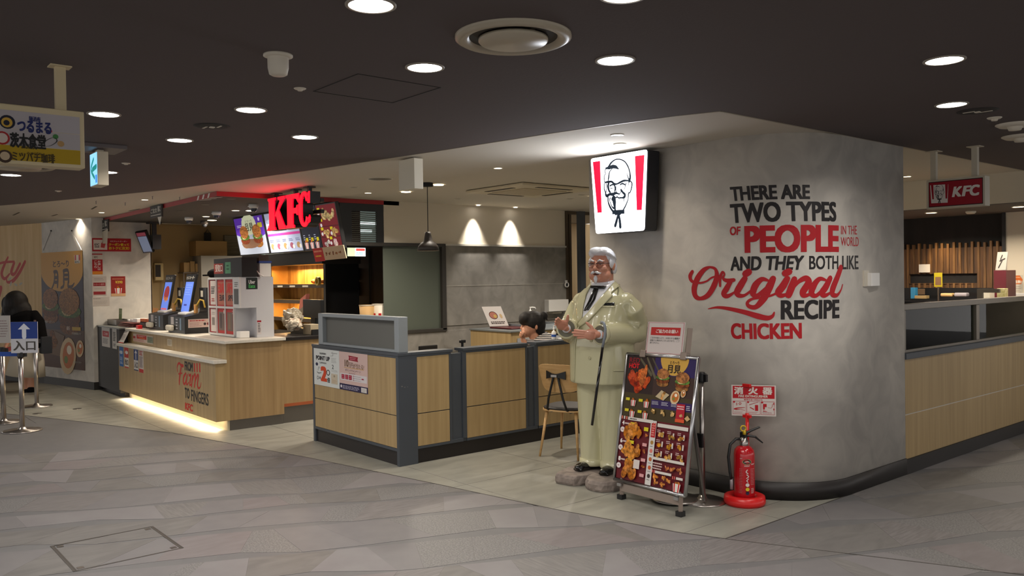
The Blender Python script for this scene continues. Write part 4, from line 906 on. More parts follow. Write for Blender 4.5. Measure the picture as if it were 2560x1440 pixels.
for r in range(2):
    for i in range(3):
        z0, z1 = (LZ+.034, 1.331) if r == 0 else (1.359, 1.676)
        P = Print((fx(i)+.012, LY0+.012, z0), (1, 0, 0), (0, 0, 1), .241, z1-z0)
        P.sheet((150, 40, 42) if i == 0 else (176, 44, 40), .004); P.up()
        if i == 0:
            P.rect(.15, .04, .85, .96, (206, 196, 190)); P.up()
            if r: P.lines(.25, .45, .78, .75, 5, (50, 44, 44), .6); P.lines(.3, .15, .7, .3, 2, (170, 60, 60), .5)
            else: P.rect(.3, .3, .68, .62, (130, 122, 116)); P.lines(.3, .72, .7, .85, 2, (130, 120, 116), .3)
        elif r:
            P.rect(.06, .05, .94, .9, (178, 104, 84)); P.up(); P.text('RE' if i == 1 else 'FR', .9, .5, .12, .86, (200, 50, 40), .06)
            P.text('RE' if i == 1 else 'PR', .9, .2, .25, .42, (60, 40, 40), .04)
        else:
            P.rect(.12, .12, .86, .86, (112, 92, 84)); P.up(); P.rect(.3, .2, .55, .8, (80, 66, 66) if i == 1 else (124, 106, 84)); P.text('1' if i == 1 else '2', .78, .8, .86, .93, (220, 214, 210))
        P.build('door', t)
P = Print((LX1+.001, LY0, LZ), (0, 1, 0), (0, 0, 1), LY1-LY0, .70); P.rect(.20, .80, .53, .99, (34, 38, 38)); P.up(); P.text('Uber', .27, .89, .46, .95, (206, 206, 206), .03); P.text('Eats', .27, .82, .46, .88, (70, 170, 90), .03); P.rect(.5, .05, .62, .28, (190, 184, 184)); P.rect(.5, .25, .62, .28, (150, 40, 50)); P.up(); P.lines(.52, .08, .6, .24, 6, (70, 66, 70), .5); P.build('side_print', t)
P = Print((fx(3)+.012, LY0-.001, 1.345), (1, 0, 0), (0, 0, 1), LX1-fx(3)-.02, .355); P.rect(.1, .12, .9, .62, (92, 92, 90)); P.lines(.2, .68, .85, .85, 3, (90, 96, 90), .4); P.build('reader_window', t)
tag(MB().box((-9.42, 3.735, .999), (-9.31, 3.85, 1.075)).build('white_box', 'white', bevel=.006), 'small white box in the recess of the locker', 'box')
# things on the locker
P = Print((-10.12, 3.75, 1.701), (1, 0, 0), (0, 0, 1), .86, .225); P.sheet((26, 22, 22), .18); P.rect(.0, .2, .35, .75, (150, 44, 30)); P.up(); P.text('受取口', .05, .3, .32, .7, (230, 214, 206), .03); P.rect(.42, .2, .62, .8, (86, 150, 110)); P.up(); P.lines(.47, .35, .57, .7, 2, (40, 90, 60)); tag(P.build('pickup_sign'), 'black and red pick-up sign box standing on the locker', 'sign')
t = thing('white_crate', 'white box with blue lid strip on the locker, plug cable in front', 'box', (-9.55, 4.0, 1.70)); MB().box((-9.86, 3.98, 1.70), (-9.30, 4.12, 1.862)).build('body', 'white', t, bevel=.006); MB().box((-9.87, 3.97, 1.862), (-9.29, 4.125, 1.885)).build('lid', mat('lid_blue', (40, 62, 140), .4), t)
MB().box((-9.84, 3.99, 1.885), (-9.34, 4.11, 1.96)).build('bin', mat('bin_brown', (70, 56, 46), .6), t)
tag(MB().tube([(-9.55, 3.965, 1.81), (-9.46, 3.95, 1.81), (-9.34, 3.94, 1.79), (-9.26, 3.96, 1.73), (-9.24, 4.0, 1.705)], .008, 0, 8).build('white_cable', 'white', smooth=True), 'white cable hanging in front of the white box on the locker', 'cable')
# ---- napkins, trays, jars at the left end
t = thing('steel_tray', 'steel box tray at the left end of the counter', 'tray', (-13.8, 3.55, 1.005)); MB().box((-14.0, 3.5, 1.006), (-13.5, 3.52, 1.09)).box((-14.0, 3.72, 1.006), (-13.5, 3.74, 1.09)).box((-14.0, 3.52, 1.006), (-13.98, 3.72, 1.09)).box((-13.52, 3.52, 1.006), (-13.5, 3.72, 1.09)).box((-14.0, 3.5, 1.006), (-13.5, 3.74, 1.012)).build('walls', 'dsteel', t)
P = Print((-13.82, 3.62, 1.09), (1, 0, .0), (.15, 0, 1), .16, .17); P.sheet((100, 120, 70)); P.rect(.1, .5, .9, .9, (150, 160, 120)); P.up(); P.lines(.15, .55, .85, .85, 3, (60, 80, 40)); tag(P.build('green_card'), 'green leaflet standing behind the steel box tray', 'leaflet')
for k in range(3):
    o = MB().box((-13.42+.012*k, 3.5+.01*k, 1.006+.022*k), (-12.85+.012*k, 3.86, 1.022+.022*k)).build('serving_tray', mat('tray_brown', (96, 38, 34), .35), bevel=.01); tag(o, 'dark red serving tray, '+('bottom', 'middle', 'top')[k]+' of the stack at the counter end', 'tray', 'stack of dark red trays')
for k in range(3):
    o = MB().box((-13.4+.17*k, 3.62, 1.067), (-13.26+.17*k, 3.78, 1.10+.012*k), 0, Matrix.Rotation(.15*(k-1), 3, 'Z')).build('napkin_stack', 'white', bevel=.006); tag(o, ('left', 'middle', 'right')[k]+' white napkin bundle lying on the dark red trays', 'napkins', 'white napkin bundles')
for k in range(5):
    q = Vector((-12.74+.085*k, 3.66, .999)); t = thing('sauce_jar', ('leftmost', 'second', 'middle', 'fourth', 'rightmost')[k]+' small brown jar with orange lid in the row beside the left kiosk', 'jar', q, 0, 'row of small jars'); MB().lathe(q, [(.034, 0), (.034, .08), (.028, .09)], n=12).build('glass_body', mat('jar_dark', (58, 40, 34), .3), t, smooth=True); MB().lathe(q, [(.032, .09), (.032, .13)], n=12).build('lid', mat('jar_lid', (186, 100, 56), .5), t)
P = Print((-12.62, 3.75, 1.09), (1, 0, 0), (.18, .05, 1), .26, .2); P.sheet((196, 134, 60)); P.rect(.2, .2, .8, .7, (160, 90, 40)); P.up(); P.ell(.5, .5, .2, .2, (226, 176, 90)); tag(P.build('orange_card'), 'orange leaflet stand behind the jars, left of the kiosks', 'leaflet')
tag(MB().box((-12.5, 3.5, .999), (-12.4, 3.56, 1.05)).build('red_box', 'red', bevel=.004), 'small red and white box in front of the jars', 'box')
# ================================================================== kitchen
def wbox(name, label, cat, x, tl, br, d, mt, bevel=.004, group=None):
    a, b = onx(*tl, x), onx(*br, x); return tag(MB().box((x, a.y, b.z), (x+d, b.y, a.z)).build(name, mt, bevel=bevel), label, cat, group)
XK = -15.0
t = thing('towel_dispenser', 'beige wall dispenser with dark window in the kitchen', 'dispenser', (XK, 4.55, 1.85)); a, b = onx(382, 658, XK), onx(405, 701, XK)
MB().box((XK, a.y, b.z), (XK+.1, b.y, a.z)).build('case', mat('dispenser_beige', (196, 176, 130), .5), t, bevel=.015); MB().box((XK+.1, a.y+.01, b.z+.06), (XK+.104, b.y-.05, a.z-.03)).build('window', 'black', t)
t = thing('wall_shelf', 'steel wire shelf on the tan kitchen wall carrying cartons', 'shelf', (XK, 5.3, 1.9)); a, b = onx(444, 681, XK), onx(484, 684, XK)
MB().box((XK, a.y, a.z-.02), (XK+.3, b.y, a.z)).box((XK+.27, a.y, 1.0), (XK+.29, a.y+.02, a.z)).build('shelf_board', 'dsteel', t)
cb = mat('cardboard', (150, 120, 76), .8)
for i, (y0, y1, h) in enumerate(((4.94, 5.04, .17), (5.05, 5.13, .19), (5.14, 5.22, .15))): tag(MB().box((XK+.05, y0, a.z+.001), (XK+.25, y1, a.z+h)).build('carton', cb, bevel=.003), ('left', 'middle', 'right')[i]+' small brown carton on the wire shelf', 'carton', 'cartons on the wire shelf')
q0, q1 = onx(472, 604, XK), onx(550, 641, XK); zc = q1.z
tag(MB().box((XK, q0.y, q1.z), (XK+.35, q1.y, q0.z)).build('large_carton', cb, bevel=.004), 'large brown carton on top of the grey kitchen panel', 'carton')
tag(MB().box((XK+.08, 5.36, q0.z), (XK+.1, 5.48, q0.z+.16)).tube([(XK+.09, 5.38, q0.z+.16), (XK+.09, 5.42, q0.z+.22), (XK+.09, 5.46, q0.z+.16)], .006).build('black_bag', 'black'), 'small black bag standing on the large carton', 'bag')
tag(MB().box((XK, q0.y+.06, 1.0), (XK+.42, 6.3, q1.z-.001)).build('grey_cupboard', mat('cupboard_grey', (150, 144, 134), .6), bevel=.004), 'pale grey kitchen cupboard under the large carton', 'cupboard')
t = thing('window_blind', 'slatted blind on the kitchen wall behind the purple screen', 'blind', (XK, 5.95, 2.4)); MB().box((XK, 5.74, 2.13), (XK+.03, 6.2, 2.5)).build('backing', mat('blind_back', (96, 88, 74), .8), t)
for k in range(14): MB().box((XK+.03, 5.75, 2.15+.025*k), (XK+.05, 6.19, 2.158+.025*k), 0, Matrix.Rotation(.5, 3, 'Y')).build('slat', mat('slat', (176, 168, 148), .5), t)
t = thing('blind', 'narrow slatted blind with bright sky strips in the black bulkhead', 'blind', (XB-.02, 5.4, 2.3)); MB().box((XB-.05, 5.20, 2.11), (XB-.03, 5.56, 2.52)).build('glow_pane', mat('pane_glow', (120, 134, 128), emit=.35), t); MB().box((XB-.029, 5.20, 2.11), (XB-.02, 5.33, 2.52)).build('shade_panel', mat('shade_brown', (44, 30, 22), .6), t)
MB().box((XB-.028, 5.33, 2.36), (XB-.022, 5.55, 2.385)).box((XB-.028, 5.33, 2.265), (XB-.022, 5.5, 2.285)).build('light_tube', mat('tube_glow', (240, 255, 255), emit=2), t)
for k in range(16): MB().box((XB-.018, 5.20, 2.12+.025*k), (XB-.004, 5.56, 2.128+.025*k), 0, Matrix.Rotation(.5, 3, 'Y')).build('slat', mat('slat_dark', (84, 84, 78), .4), t)
MB().box((XB-.03, 5.19, 2.09), (XB+.02, 5.58, 2.112)).build('sill', mat('shade_sill', (70, 48, 34), .6), t)
# glowing pale panel low under the screens
tag(MB().box((-14.98, 6.35, 1.97), (-14.94, 7.6, 2.18)).build('glow_panel', mat('glow_panel', (176, 200, 186), emit=.8)), 'pale glowing panel behind the counter under the menu screens', 'light panel')
for x, y, w_ in ((-13.2, 6.6, 60), (-11.0, 4.6, 18), (-13.0, 4.8, 22)):  # unseen lights added to brighten the dark kitchen
    t = thing('kitchen_fill_light', ('unseen fill light added deep in the kitchen' if y > 6 else 'unseen kitchen fill light added over the kiosks' if x < -12 else 'unseen kitchen fill light added over the locker'), 'ceiling light', (x, y, ZS if y < 5.9 else ZC)); z_ = (ZS if y < 5.9 else ZC); MB().lathe((x, y, z_), [(.001, -.003), (.06, -.003), (.07, 0)], n=20, cap=False).build('lens', mat('small_lamp_glow', (255, 236, 200), emit=9), t); lamp('kitchen_fill_lamp', (x, y, z_-.02), 'AREA', w_, (1, .9, .76), .12, parent=t, spot=math.radians(150))
# warming cabinet
YW = 5.42; WX0, WX1 = ony(683, 700, YW).x, ony(812, 700, YW).x
t = thing('warming_cabinet', 'golden lit warming cabinet with three shelves of fried chicken', 'warming cabinet', ((WX0+WX1)/2, YW, 1.0))
gold = mat('golden_steel', (206, 164, 92), .35, .5, rgb2=(160, 120, 62), nsc=(14, 2, 1.2), lo=.4, hi=.6)
MB().box((WX0, YW+.24, 1.0), (WX1, YW+.27, 1.9)).build('back_wall', gold, t); MB().box((WX1, YW-.02, .9), (WX1+.06, YW+.5, 1.9)).build('side_wall', 'black', t); MB().box((WX0-.05, YW-.02, .9), (WX0, YW+.5, 1.9)).build('side_wall', gold, t)
MB().box((WX0-.05, YW+.02, .0), (WX1+.06, YW+.5, .9)).build('base_cabinet', 'dsteel', t); MB().box((WX0-.05, YW-.1, 1.875), (WX1+.12, YW+.5, 2.06)).build('hood', mat('hood_black', (36, 32, 30), .45), t, bevel=.005)
for i, z in enumerate((1.105, 1.37, 1.60)):
    s = MB().box((WX0, YW, z-.03), (WX1, YW+.24, z)).build('shelf', gold, t); MB().box((WX0, YW-.012, z-.055), (WX1, YW, z-.004)).build('shelf_front', mat('shelf_front_dark', (60, 50, 42), .4), t)
    if i == 2:
        for k in range(3): MB().box((WX0+.18+.42*k, YW-.014, z-.045), (WX0+.36+.42*k, YW-.0125, z-.02)).build('price_tag', 'offwhite', t)
    lamp('shelf_lamp', ((WX0+WX1)/2, YW+.06, z+.22), 'AREA', 26 if i == 2 else 16, (1, .62, .25), 1.2, parent=t, shape='RECTANGLE', sy=.05)
ordw = ('first', 'second', 'third', 'fourth', 'fifth', 'sixth', 'seventh')
rr = random.Random(3); fry = mat('fried_crust', (176, 100, 48), .7, rgb2=(206, 140, 76), nsc=(40, 40, 40), bump=.5)
for z, xa, xb_ in ((1.60, -10.95, -10.45), (1.105, -11.2, -10.8)):
    for k in range(7):
        q = Vector((xa+(xb_-xa)*(k+.5)/7, YW+rr.uniform(.04, .16), z+.035)); tag(MB().ell(q, (.06, .045, .034), rot=Matrix.Rotation(rr.random()*3, 3, 'Z'), n=10, k=7).build('fried_chicken', fry, smooth=True), ordw[k]+' piece of fried chicken from the left on the '+('top' if z > 1.5 else 'bottom')+' shelf of the warming cabinet', 'chicken', 'fried chicken on the '+('top' if z > 1.5 else 'bottom')+' shelf')
# metal wall right of it, with tablets, cables and tape
m = MB(); m.box((-12.6, 6.40, 0), (XB-.12, 6.5, ZC)); struct(m.build('wall_kitchen_metal', mat('brown_metal_wall', (92, 78, 74), .35, .5, rgb2=(70, 58, 56), nsc=(1, 1, 1))))
YT = 6.39
for px in (924,): q = ony(px, 700, YT); struct(MB().box((q.x-.012, YT-.01, 1.0), (q.x+.012, YT, 2.1)).build('trim_10', 'black'))
for tl, br, e, col, l in (((869, 674), (892, 697), .35, (60, 74, 120), 'small dim wall tablet above the bright blue one'), ((869, 708), (893, 737), 1.0, (52, 110, 210), 'bright blue wall tablet with white charging cable')):
    t = thing('wall_tablet', l, 'tablet', ony(*tl, YT), 0, 'tablets on the kitchen wall'); a, b = ony(*tl, YT), ony(*br, YT); MB().box((a.x-.02, YT-.03, b.z-.02), (b.x+.05, YT, a.z+.02)).build('case', 'black', t, bevel=.004); MB().box((a.x, YT-.033, b.z), (b.x, YT-.03, a.z)).build('screen', ink(col, e), t)
q = [ony(px, py, YT-.05) for px, py in ((893, 722), (897, 726), (896, 752), (884, 772), (880, 784))]
tag(MB().tube(q, .008, 0, 6).build('white_cable', 'white', smooth=True), 'white charging cable hanging from the bright blue wall tablet', 'cable')
for i, px in enumerate((834, 838, 842, 847)): tag(MB().tube([ony(px+(2-i)*-.5, 647, YT-.04), ony(px+i*1.5, 750, YT-.04)], .012, 0, 6).build('black_cable', 'black', smooth=True), ('leftmost', 'second', 'third', 'rightmost')[i]+' of the black cables hanging beside the warming cabinet', 'cable', 'black hanging cables')
tag(MB().box(ony(820, 648, 6.1), ony(840, 662, 6.3)).tube([ony(830, 650, 6.2), ony(830, 650, 6.2)+Vector((0, 0, .7))], .012).build('cup_dispenser', 'dsteel', bevel=.01), 'steel fitting hanging over the black cables', 'fitting')
q = ony(826, 692, 6.0); tag(MB().ell(q, (.05, .02, .06)).tube([q, q+Vector((0, 0, .9))], .004, 0, 5).build('hanging_bag', 'offwhite', smooth=True), 'small pale bag hanging beside the warming cabinet', 'bag')
q = ony(795, 703, YW-.06); tag(MB().lathe(q, [(.038, -.02), (.06, -.02), (.06, .02), (.038, .02), (.038, -.02)], n=24, axis='y', cap=False).build('tape_roll', mat('tape_yellow', (150, 134, 66), .4), smooth=False), 'yellow tape roll hanging at the right of the warming cabinet', 'tape')
# black till screen, bags, cups, buckets behind the frosted screen
q = ony(782, 773, 4.9); t = thing('till_monitor', 'black till monitor seen from behind, beside the warming cabinet', 'monitor', (q.x, 4.9, 1.0)); a, b = ony(760, 748, 4.9), ony(806, 796, 4.9)
MB().box((a.x, 4.88, b.z), (b.x, 4.93, a.z)).build('screen_back', 'black', t, bevel=.008); MB().box((q.x-.06, 4.9, .995), (q.x+.06, 4.96, b.z+.02)).box((q.x-.14, 4.85, .995), (q.x+.14, 5.02, 1.01)).build('stand', 'black', t)
def crumple(name, label, c, r, mt, seed, cat='bag'):
    bm = bmesh.new(); bmesh.ops.create_icosphere(bm, subdivisions=5, radius=1); rs = random.Random(seed)
    from mathutils import noise
    for v in bm.verts:
        k = .9+.35*noise.noise(v.co*2.1+Vector((seed, 0, 0)))+.16*abs(noise.noise(v.co*4+Vector((seed, 3, 0))))+.10*abs(noise.noise(v.co*8+Vector((seed, 3, 0)))); v.co = Vector((v.co.x*r[0]*k, v.co.y*r[1]*k, max(-1, v.co.z*1.0)*r[2]*k)) + Vector(c)
    me = bpy.data.meshes.new(name); bm.to_mesh(me); bm.free(); me.materials.append(K[mt] if isinstance(mt, str) else mt); me.polygons.foreach_set('use_smooth', [True]*len(me.polygons)); o = bpy.data.objects.new(name, me); C.objects.link(o); return tag(o, label, cat)
pl = mat('plastic_bag', (170, 160, 140), .25, rgb2=(200, 190, 170), nsc=(14, 14, 14), bump=.6)
q = ony(718, 800, 4.55); crumple('plastic_bag', 'clear crumpled plastic bag right of the white locker', (q.x, 4.62, 1.17), (.16, .12, .13), pl, 3)
q = ony(744, 810, 4.5); crumple('paper_bundle', 'white crumpled wrap with red print beside the plastic bag', (q.x, 4.45, 1.12), (.15, .08, .08), mat('wrap_white', (206, 196, 176), .6, rgb2=(180, 120, 90), nsc=(9, 9, 9), lo=.55, hi=.7), 8, 'wrapping')
q = ony(778, 812, 4.6); tag(MB().box((q.x-.12, 4.55, .998), (q.x+.08, 4.68, 1.12)).build('small_carton', mat('carton_pale', (160, 146, 120), .7), bevel=.004), 'small open carton in front of the till monitor', 'carton')
P = Print((-10.25, 4.9, 1.16), (.9, 0, .35), (.3, 0, .9), .19, .26); P.sheet((186, 110, 96), .05); P.rect(0, 0, 1, .4, (130, 120, 104)); tag(P.build('paper_bag'), 'tilted pink and grey paper bag standing behind the frosted screen', 'bag')
def cup(name, label, px, py, r, h, y, mt, stripes=False, x=-9.55):
    q = onx(px, py, x); zb = 1.06; t = thing(name, label, 'bucket', (x, q.y, zb)); n = 28
    MB().lathe((x, q.y, zb), [(r*.8, 0), (r, h), (r*.96, h), (r*.76, .01)], n=n, cap=False).build('bucket_wall', mt, t, smooth=True)
    MB().lathe((x, q.y, zb), [(r*1.03, h-.01), (r*1.03, h)], n=n, cap=False).build('rim', 'offwhite', t)
    if stripes:
        m = MB()
        for k in (-.95, -.15, .65):
            pts = []
            for a_, zz, rr2 in ((k, .02, .83), (k+.38, .02, .83), (k+.38, h*.55, .93), (k, h*.55, .93)):
                aa = a_-.6; pts.append(Vector((x+r*rr2*math.cos(aa)*1.02, q.y+r*rr2*math.sin(aa)*1.02, zb+zz)))
            m.add(pts, [(0, 1, 2, 3)])
        m.build('red_stripe', 'red', t)
cup('paper_bucket', 'plain brown paper bucket left of the striped bucket', 917, 775, .10, .26, 0, mat('kraft', (190, 152, 100), .7))
cup('striped_bucket', 'white paper bucket with red stripes above the frosted screen', 950, 775, .105, .27, 0, 'offwhite', True, x=-9.5)
# staff cap seen over the locker
q = at(543, 684, 10.9); tag(MB().ell(q, (.15, .12, .07)).box(q+Vector((-.2, -.12, -.03)), q+Vector((-.05, .05, -.01))).build('staff_cap', 'blackfab', smooth=True), 'black cap of a staff member just behind the locker', 'cap')
# ================================================================== low partition
XP, YP = -6.22, 3.91
t = thing('low_partition', 'low L-shaped partition of oak panels in charcoal frames', 'partition', (XP, YP, 0))
MB().box((-7.86, YP+.012, .13), (XP-.012, YP+.13, .955)).box((XP-.13, YP+.1, .13), (XP-.012, 7.4, .955)).build('core', 'char', t)
MB().box((-7.85, YP+.018, 0), (XP-.018, YP+.12, .13)).box((XP-.12, YP+.1, 0), (XP-.018, 7.4, .13)).build('plinth', 'plinth', t)
MB().box((-7.865, YP-.005, .972), (XP+.004, YP+.14, .998)).box((XP-.14, YP+.14, .972), (XP+.004, 4.50, .998)).box((XP-.14, 4.62, .972), (XP+.004, 5.42, .998)).box((XP-.14, 5.53, .972), (XP+.004, 7.4, .998)).build('top_rail', 'char', t, bevel=.003)
fr = MB()
fr.box((-7.86, YP, .0), (-7.82, YP+.02, .972)).box((-7.82, YP, .13), (-6.26, YP+.02, .155)).box((-7.82, YP, .955), (-6.26, YP+.02, .972)).box((-6.26, YP, 0), (XP, YP+.02, .972)).box((XP-.02, YP+.0202, 0), (XP-.0004, 4.105, .9715))
for y0, y1 in ((4.105, 4.46), (4.655, 5.39), (5.555, 7.4)): fr.box((XP-.02, y0, .13), (XP, y1, .152)).box((XP-.02, y0, .955), (XP, y1, .972)).box((XP-.02, y1-.0, .13), (XP, y1+.02, .972))
for y0 in (4.61, 5.51): fr.box((XP-.1, y0, .1605), (XP-.0003, y0+.045, .9713))
for y0 in (4.48, 5.41): fr.box((XP-.02, y0, .13), (XP, y0+.13, .16))
fr.build('frame', 'char', t)
zm = .445
for x0, x1 in ((-7.818, -6.262),):
    for z0, z1 in ((.157, zm-.004), (zm+.004, .953)): MB().box((x0, YP+.002, z0), (x1, YP+.016, z1)).build('wood_panel', 'wood', t, bevel=.001)
for y0, y1 in ((4.107, 4.458), (4.657, 5.388), (5.557, 7.38)):
    for z0, z1 in ((.154, zm-.004), (zm+.004, .953)): MB().box((XP-.016, y0, z0), (XP-.002, y1, z1)).build('wood_panel', 'wood', t, bevel=.001)
for y0 in (4.48, 5.41): MB().box((XP-.075, y0, .16), (XP-.065, y0+.13, .97)).build('glass_strip', mat('smoked_strip', (112, 106, 94), .3), t)
m = MB()
for px, py, s in ((1004, 888, 1), (1010, 889, .6), (1005, 966, 1), (1012, 968, .7), (1019, 967, .5)):
    q = onx(px, py, XP+.0008); m.box(q+Vector((0, -.008*s, -.005*s)), q+Vector((.0004, .008*s, .004*s)))
m.build('chipped_patch', mat('chip_grey', (110, 108, 104), .7), t)
# framed frosted screen on it
t = thing('frosted_screen', 'frosted glass screen in a grey metal frame on the low partition', 'screen', (-7.05, 3.98, 1.0))
fa = ony(795, 782, 3.93); fb = ony(995, 790, 3.93); z0, z1 = .999, 1.315
MB().box((fa.x, 3.93, z0), (fa.x+.09, 4.03, z1)).box((fb.x-.07, 3.93, z0), (fb.x, 4.03, z1)).box((fa.x+.09, 3.93, z1-.035), (fb.x-.07, 4.03, z1)).box((fa.x+.09, 3.93, z0), (fb.x-.07, 4.03, z0+.025)).build('frame', 'greymetal', t, bevel=.004)
MB().box((fa.x+.09, 3.975, z0+.025), (fb.x-.07, 3.985, z1-.035)).build('pane', glass('frosted_grey', (118, 118, 114), .3, .8, .3), t)
# posters on the partition
def d_point(P):
    K_ = (44, 44, 48)
    P.text('POiNT UP', .09, .69, .64, .81, K_, .06); P.text('街抽選祭開催日', .24, .85, .50, .90, K_, .02); P.text('CAMPAIGN', .23, .60, .50, .645, K_, .02); P.text('2', .27, .12, .52, .53, (196, 66, 30), .07); P.text('倍', .53, .11, .64, .25, K_, .04); P.text('×', .21, .17, .27, .24, K_, .02)
    P.ell(.12, .57, .05, .045, (36, 40, 70)); P.ell(.57, .38, .07, .08, K_); P.up(); P.ell(.57, .38, .045, .055, (206, 208, 206)); P.lv -= 1; P.ell(.15, .2, .035, .05, K_); P.up(); P.ell(.15, .2, .022, .033, (206, 208, 206)); P.lv -= 1
    P.stroke([(.12, .36, .012), (.18, .33, .02), (.3, .35, .012)], K_); P.stroke([(.16, .40, .008), (.2, .5, .01), (.24, .46, .008)], K_)
    P.lines(.7, .66, .93, .80, 4, (150, 150, 150), .3); P.text('2', .72, .50, .79, .61, K_, .01); P.lines(.70, .42, .95, .48, 2, (170, 170, 168), .3); P.rect(.69, .10, .93, .37, (192, 180, 160)); P.up(); P.ell(.81, .31, .03, .03, (150, 140, 120)); P.lines(.72, .13, .9, .22, 3, (170, 140, 110), .3); P.lines(.7, .9, .95, .94, 1, (150, 150, 150), .4)
    P.stroke([(.66, .84, .01), (.76, .86, .02), (.74, .96, .01)], (170, 172, 172))
a, b = ony(784.5, 868, YP), ony(848, 975, YP)
P = Print((a.x+.002, YP-.0022, .588), (1, 0, 0), (0, 0, 1), .535, .37); P.sheet((204, 208, 206)); d_point(P); tag(P.build('poster'), 'white poster with large orange 2 on the low partition', 'poster', 'posters on the low partition')
P = Print((a.x+.539, YP-.0022, .588), (1, 0, 0), (0, 0, 1), .54, .368); P.sheet((200, 172, 166))
P.rect(.03, .26, .97, .44, (206, 200, 202)); P.rect(0, .0, 1, .165, (34, 28, 66)); P.up(); P.poly([(.34, .80), (.68, .78), (.66, .84), (.68, .90), (.34, .92), (.36, .86)], (142, 26, 46)); P.up(); P.lines(.4, .81, .63, .89, 2, (200, 130, 140), .4)
P.text('10', .20, .62, .34, .80, (110, 84, 64), .03); P.text('万円', .35, .61, .50, .74, (110, 84, 64), .01); P.text('が当たる!', .51, .60, .88, .73, (120, 92, 66), .01); P.rect(.18, .59, .88, .6, (196, 156, 60)); P.text('ポイントキャンペーン', .22, .50, .76, .565, (120, 100, 104), .01); P.lines(.35, .44, .62, .48, 1, (160, 130, 130), .4)
for x in (.08, .215, .345): P.rect(x, .29, x+.105, .41, (158, 24, 50)); P.up(); P.lines(x+.01, .3, x+.095, .4, 2, (196, 110, 130), .4); P.lv -= 1
for k in range(3): P.ell(.51, .40-.05*k, .012, .014, (160, 30, 60)); P.lines(.53, .385-.05*k, .78, .41-.05*k, 1, (150, 146, 150), .3)
P.rect(.80, .34, .87, .37, (160, 30, 60)); P.ell(.07, .09, .03, .04, (214, 208, 214)); P.lines(.12, .03, .78, .13, 3, (190, 186, 206), .4); P.rect(.78, .02, .97, .14, (206, 202, 198)); P.up(); P.lines(.8, .03, .95, .12, 3, (160, 156, 150), .3)
tag(P.build('poster'), 'pink and navy prize poster beside the orange 2 poster', 'poster', 'posters on the low partition')
# ================================================================== dining area
q = onz(1068, 458, ZC); t = thing('pendant_lamp', 'black bell shaped pendant lamp over the dining tables', 'pendant lamp', q)
zl = at(1071, 628, q.dot(FW)-EYE*FW.z+ (0)).z if 0 else EYE + (ray(1071, 627)*((q.x/ray(1071, 627).x))).z
MB().lathe(q, [(.062, 0), (.062, -.035), (.001, -.036)], n=24).build('canopy', 'blackm', t, smooth=False); MB().tube([q+Vector((0, 0, -.03)), Vector((q.x, q.y, zl+.2))], .0045, 0, 6).build('cord', 'blackm', t)
c = Vector((q.x, q.y, zl)); MB().lathe(c, [(.004, .20), (.03, .20), (.034, .17), (.048, .105), (.075, .085), (.105, .05), (.118, .0), (.112, .0), (.098, .045), (.07, .075), (.03, .09)], n=32, cap=False).build('shade', mat('lamp_brown_black', (60, 54, 50), .5), t, smooth=True)
MB().lathe(c, [(.001, .012), (.108, .012)], n=28, cap=False).build('glow', mat('pendant_glow', (255, 226, 160), emit=2.5), t); lamp('pendant_light', c+Vector((0, 0, .005)), 'AREA', 4, (1, .82, .55), .18, parent=t)
# tray return cabinet
CX0, CX1, CY0, CY1, CZ = -8.95, -8.10, 6.78, 8.0, .97
t = thing('tray_cabinet', 'oak waste and tray cabinet with grey top, by the back wall', 'cabinet', (-8.5, 7.4, 0))
MB().box((CX0, CY0, .06), (CX1, CY1, CZ-.02)).build('body', 'wood', t); MB().box((CX0-.01, CY0-.02, CZ-.02), (CX1+.02, CY1+.02, CZ)).build('top', mat('grey_top', (108, 112, 112), .4), t, bevel=.003); MB().box((CX0+.03, CY0+.03, 0), (CX1-.03, CY1-.03, .06)).build('foot', 'plinth', t)
for y0, y1 in ((CY0+.10, CY0+.52), (CY0+.62, CY1-.08)):
    MB().box((CX1+.001, y0, .50), (CX1+.006, y1, CZ-.10)).build('flap', mat('flap_grey', (150, 150, 154), .4), t)
MB().box((CX1-.2, CY1-.55, CZ-.17), (CX1+.002, CY1-.08, CZ-.07)).build('opening', 'black', t)
tag(MB().box((-8.75, 6.95, CZ+.001), (-8.3, 7.35, CZ+.022)).build('serving_tray', mat('tray_maroon', (84, 30, 34), .35), bevel=.008), 'maroon serving tray on the oak tray cabinet', 'tray')
t = thing('card_stand', 'white menu card with a bowl picture leaning on the tray cabinet', 'card', (-8.85, 7.0, CZ))
a = onx(1207, 768, -8.7); P = Print((-8.72, 6.93, CZ+.03), (.1, .27, -.0), (-.06, -.09, .27), .27, .285); P.sheet((206, 200, 196)); P.ell(.42, .55, .22, .2, (70, 40, 30)); P.up(); P.ell(.42, .55, .19, .17, (170, 110, 96)); P.up(); P.ell(.50, .5, .09, .09, (190, 160, 90)); P.ell(.8, .5, .07, .12, (196, 170, 130)); P.lines(.15, .1, .9, .25, 2, (70, 60, 56), .6); P.build('card', t)
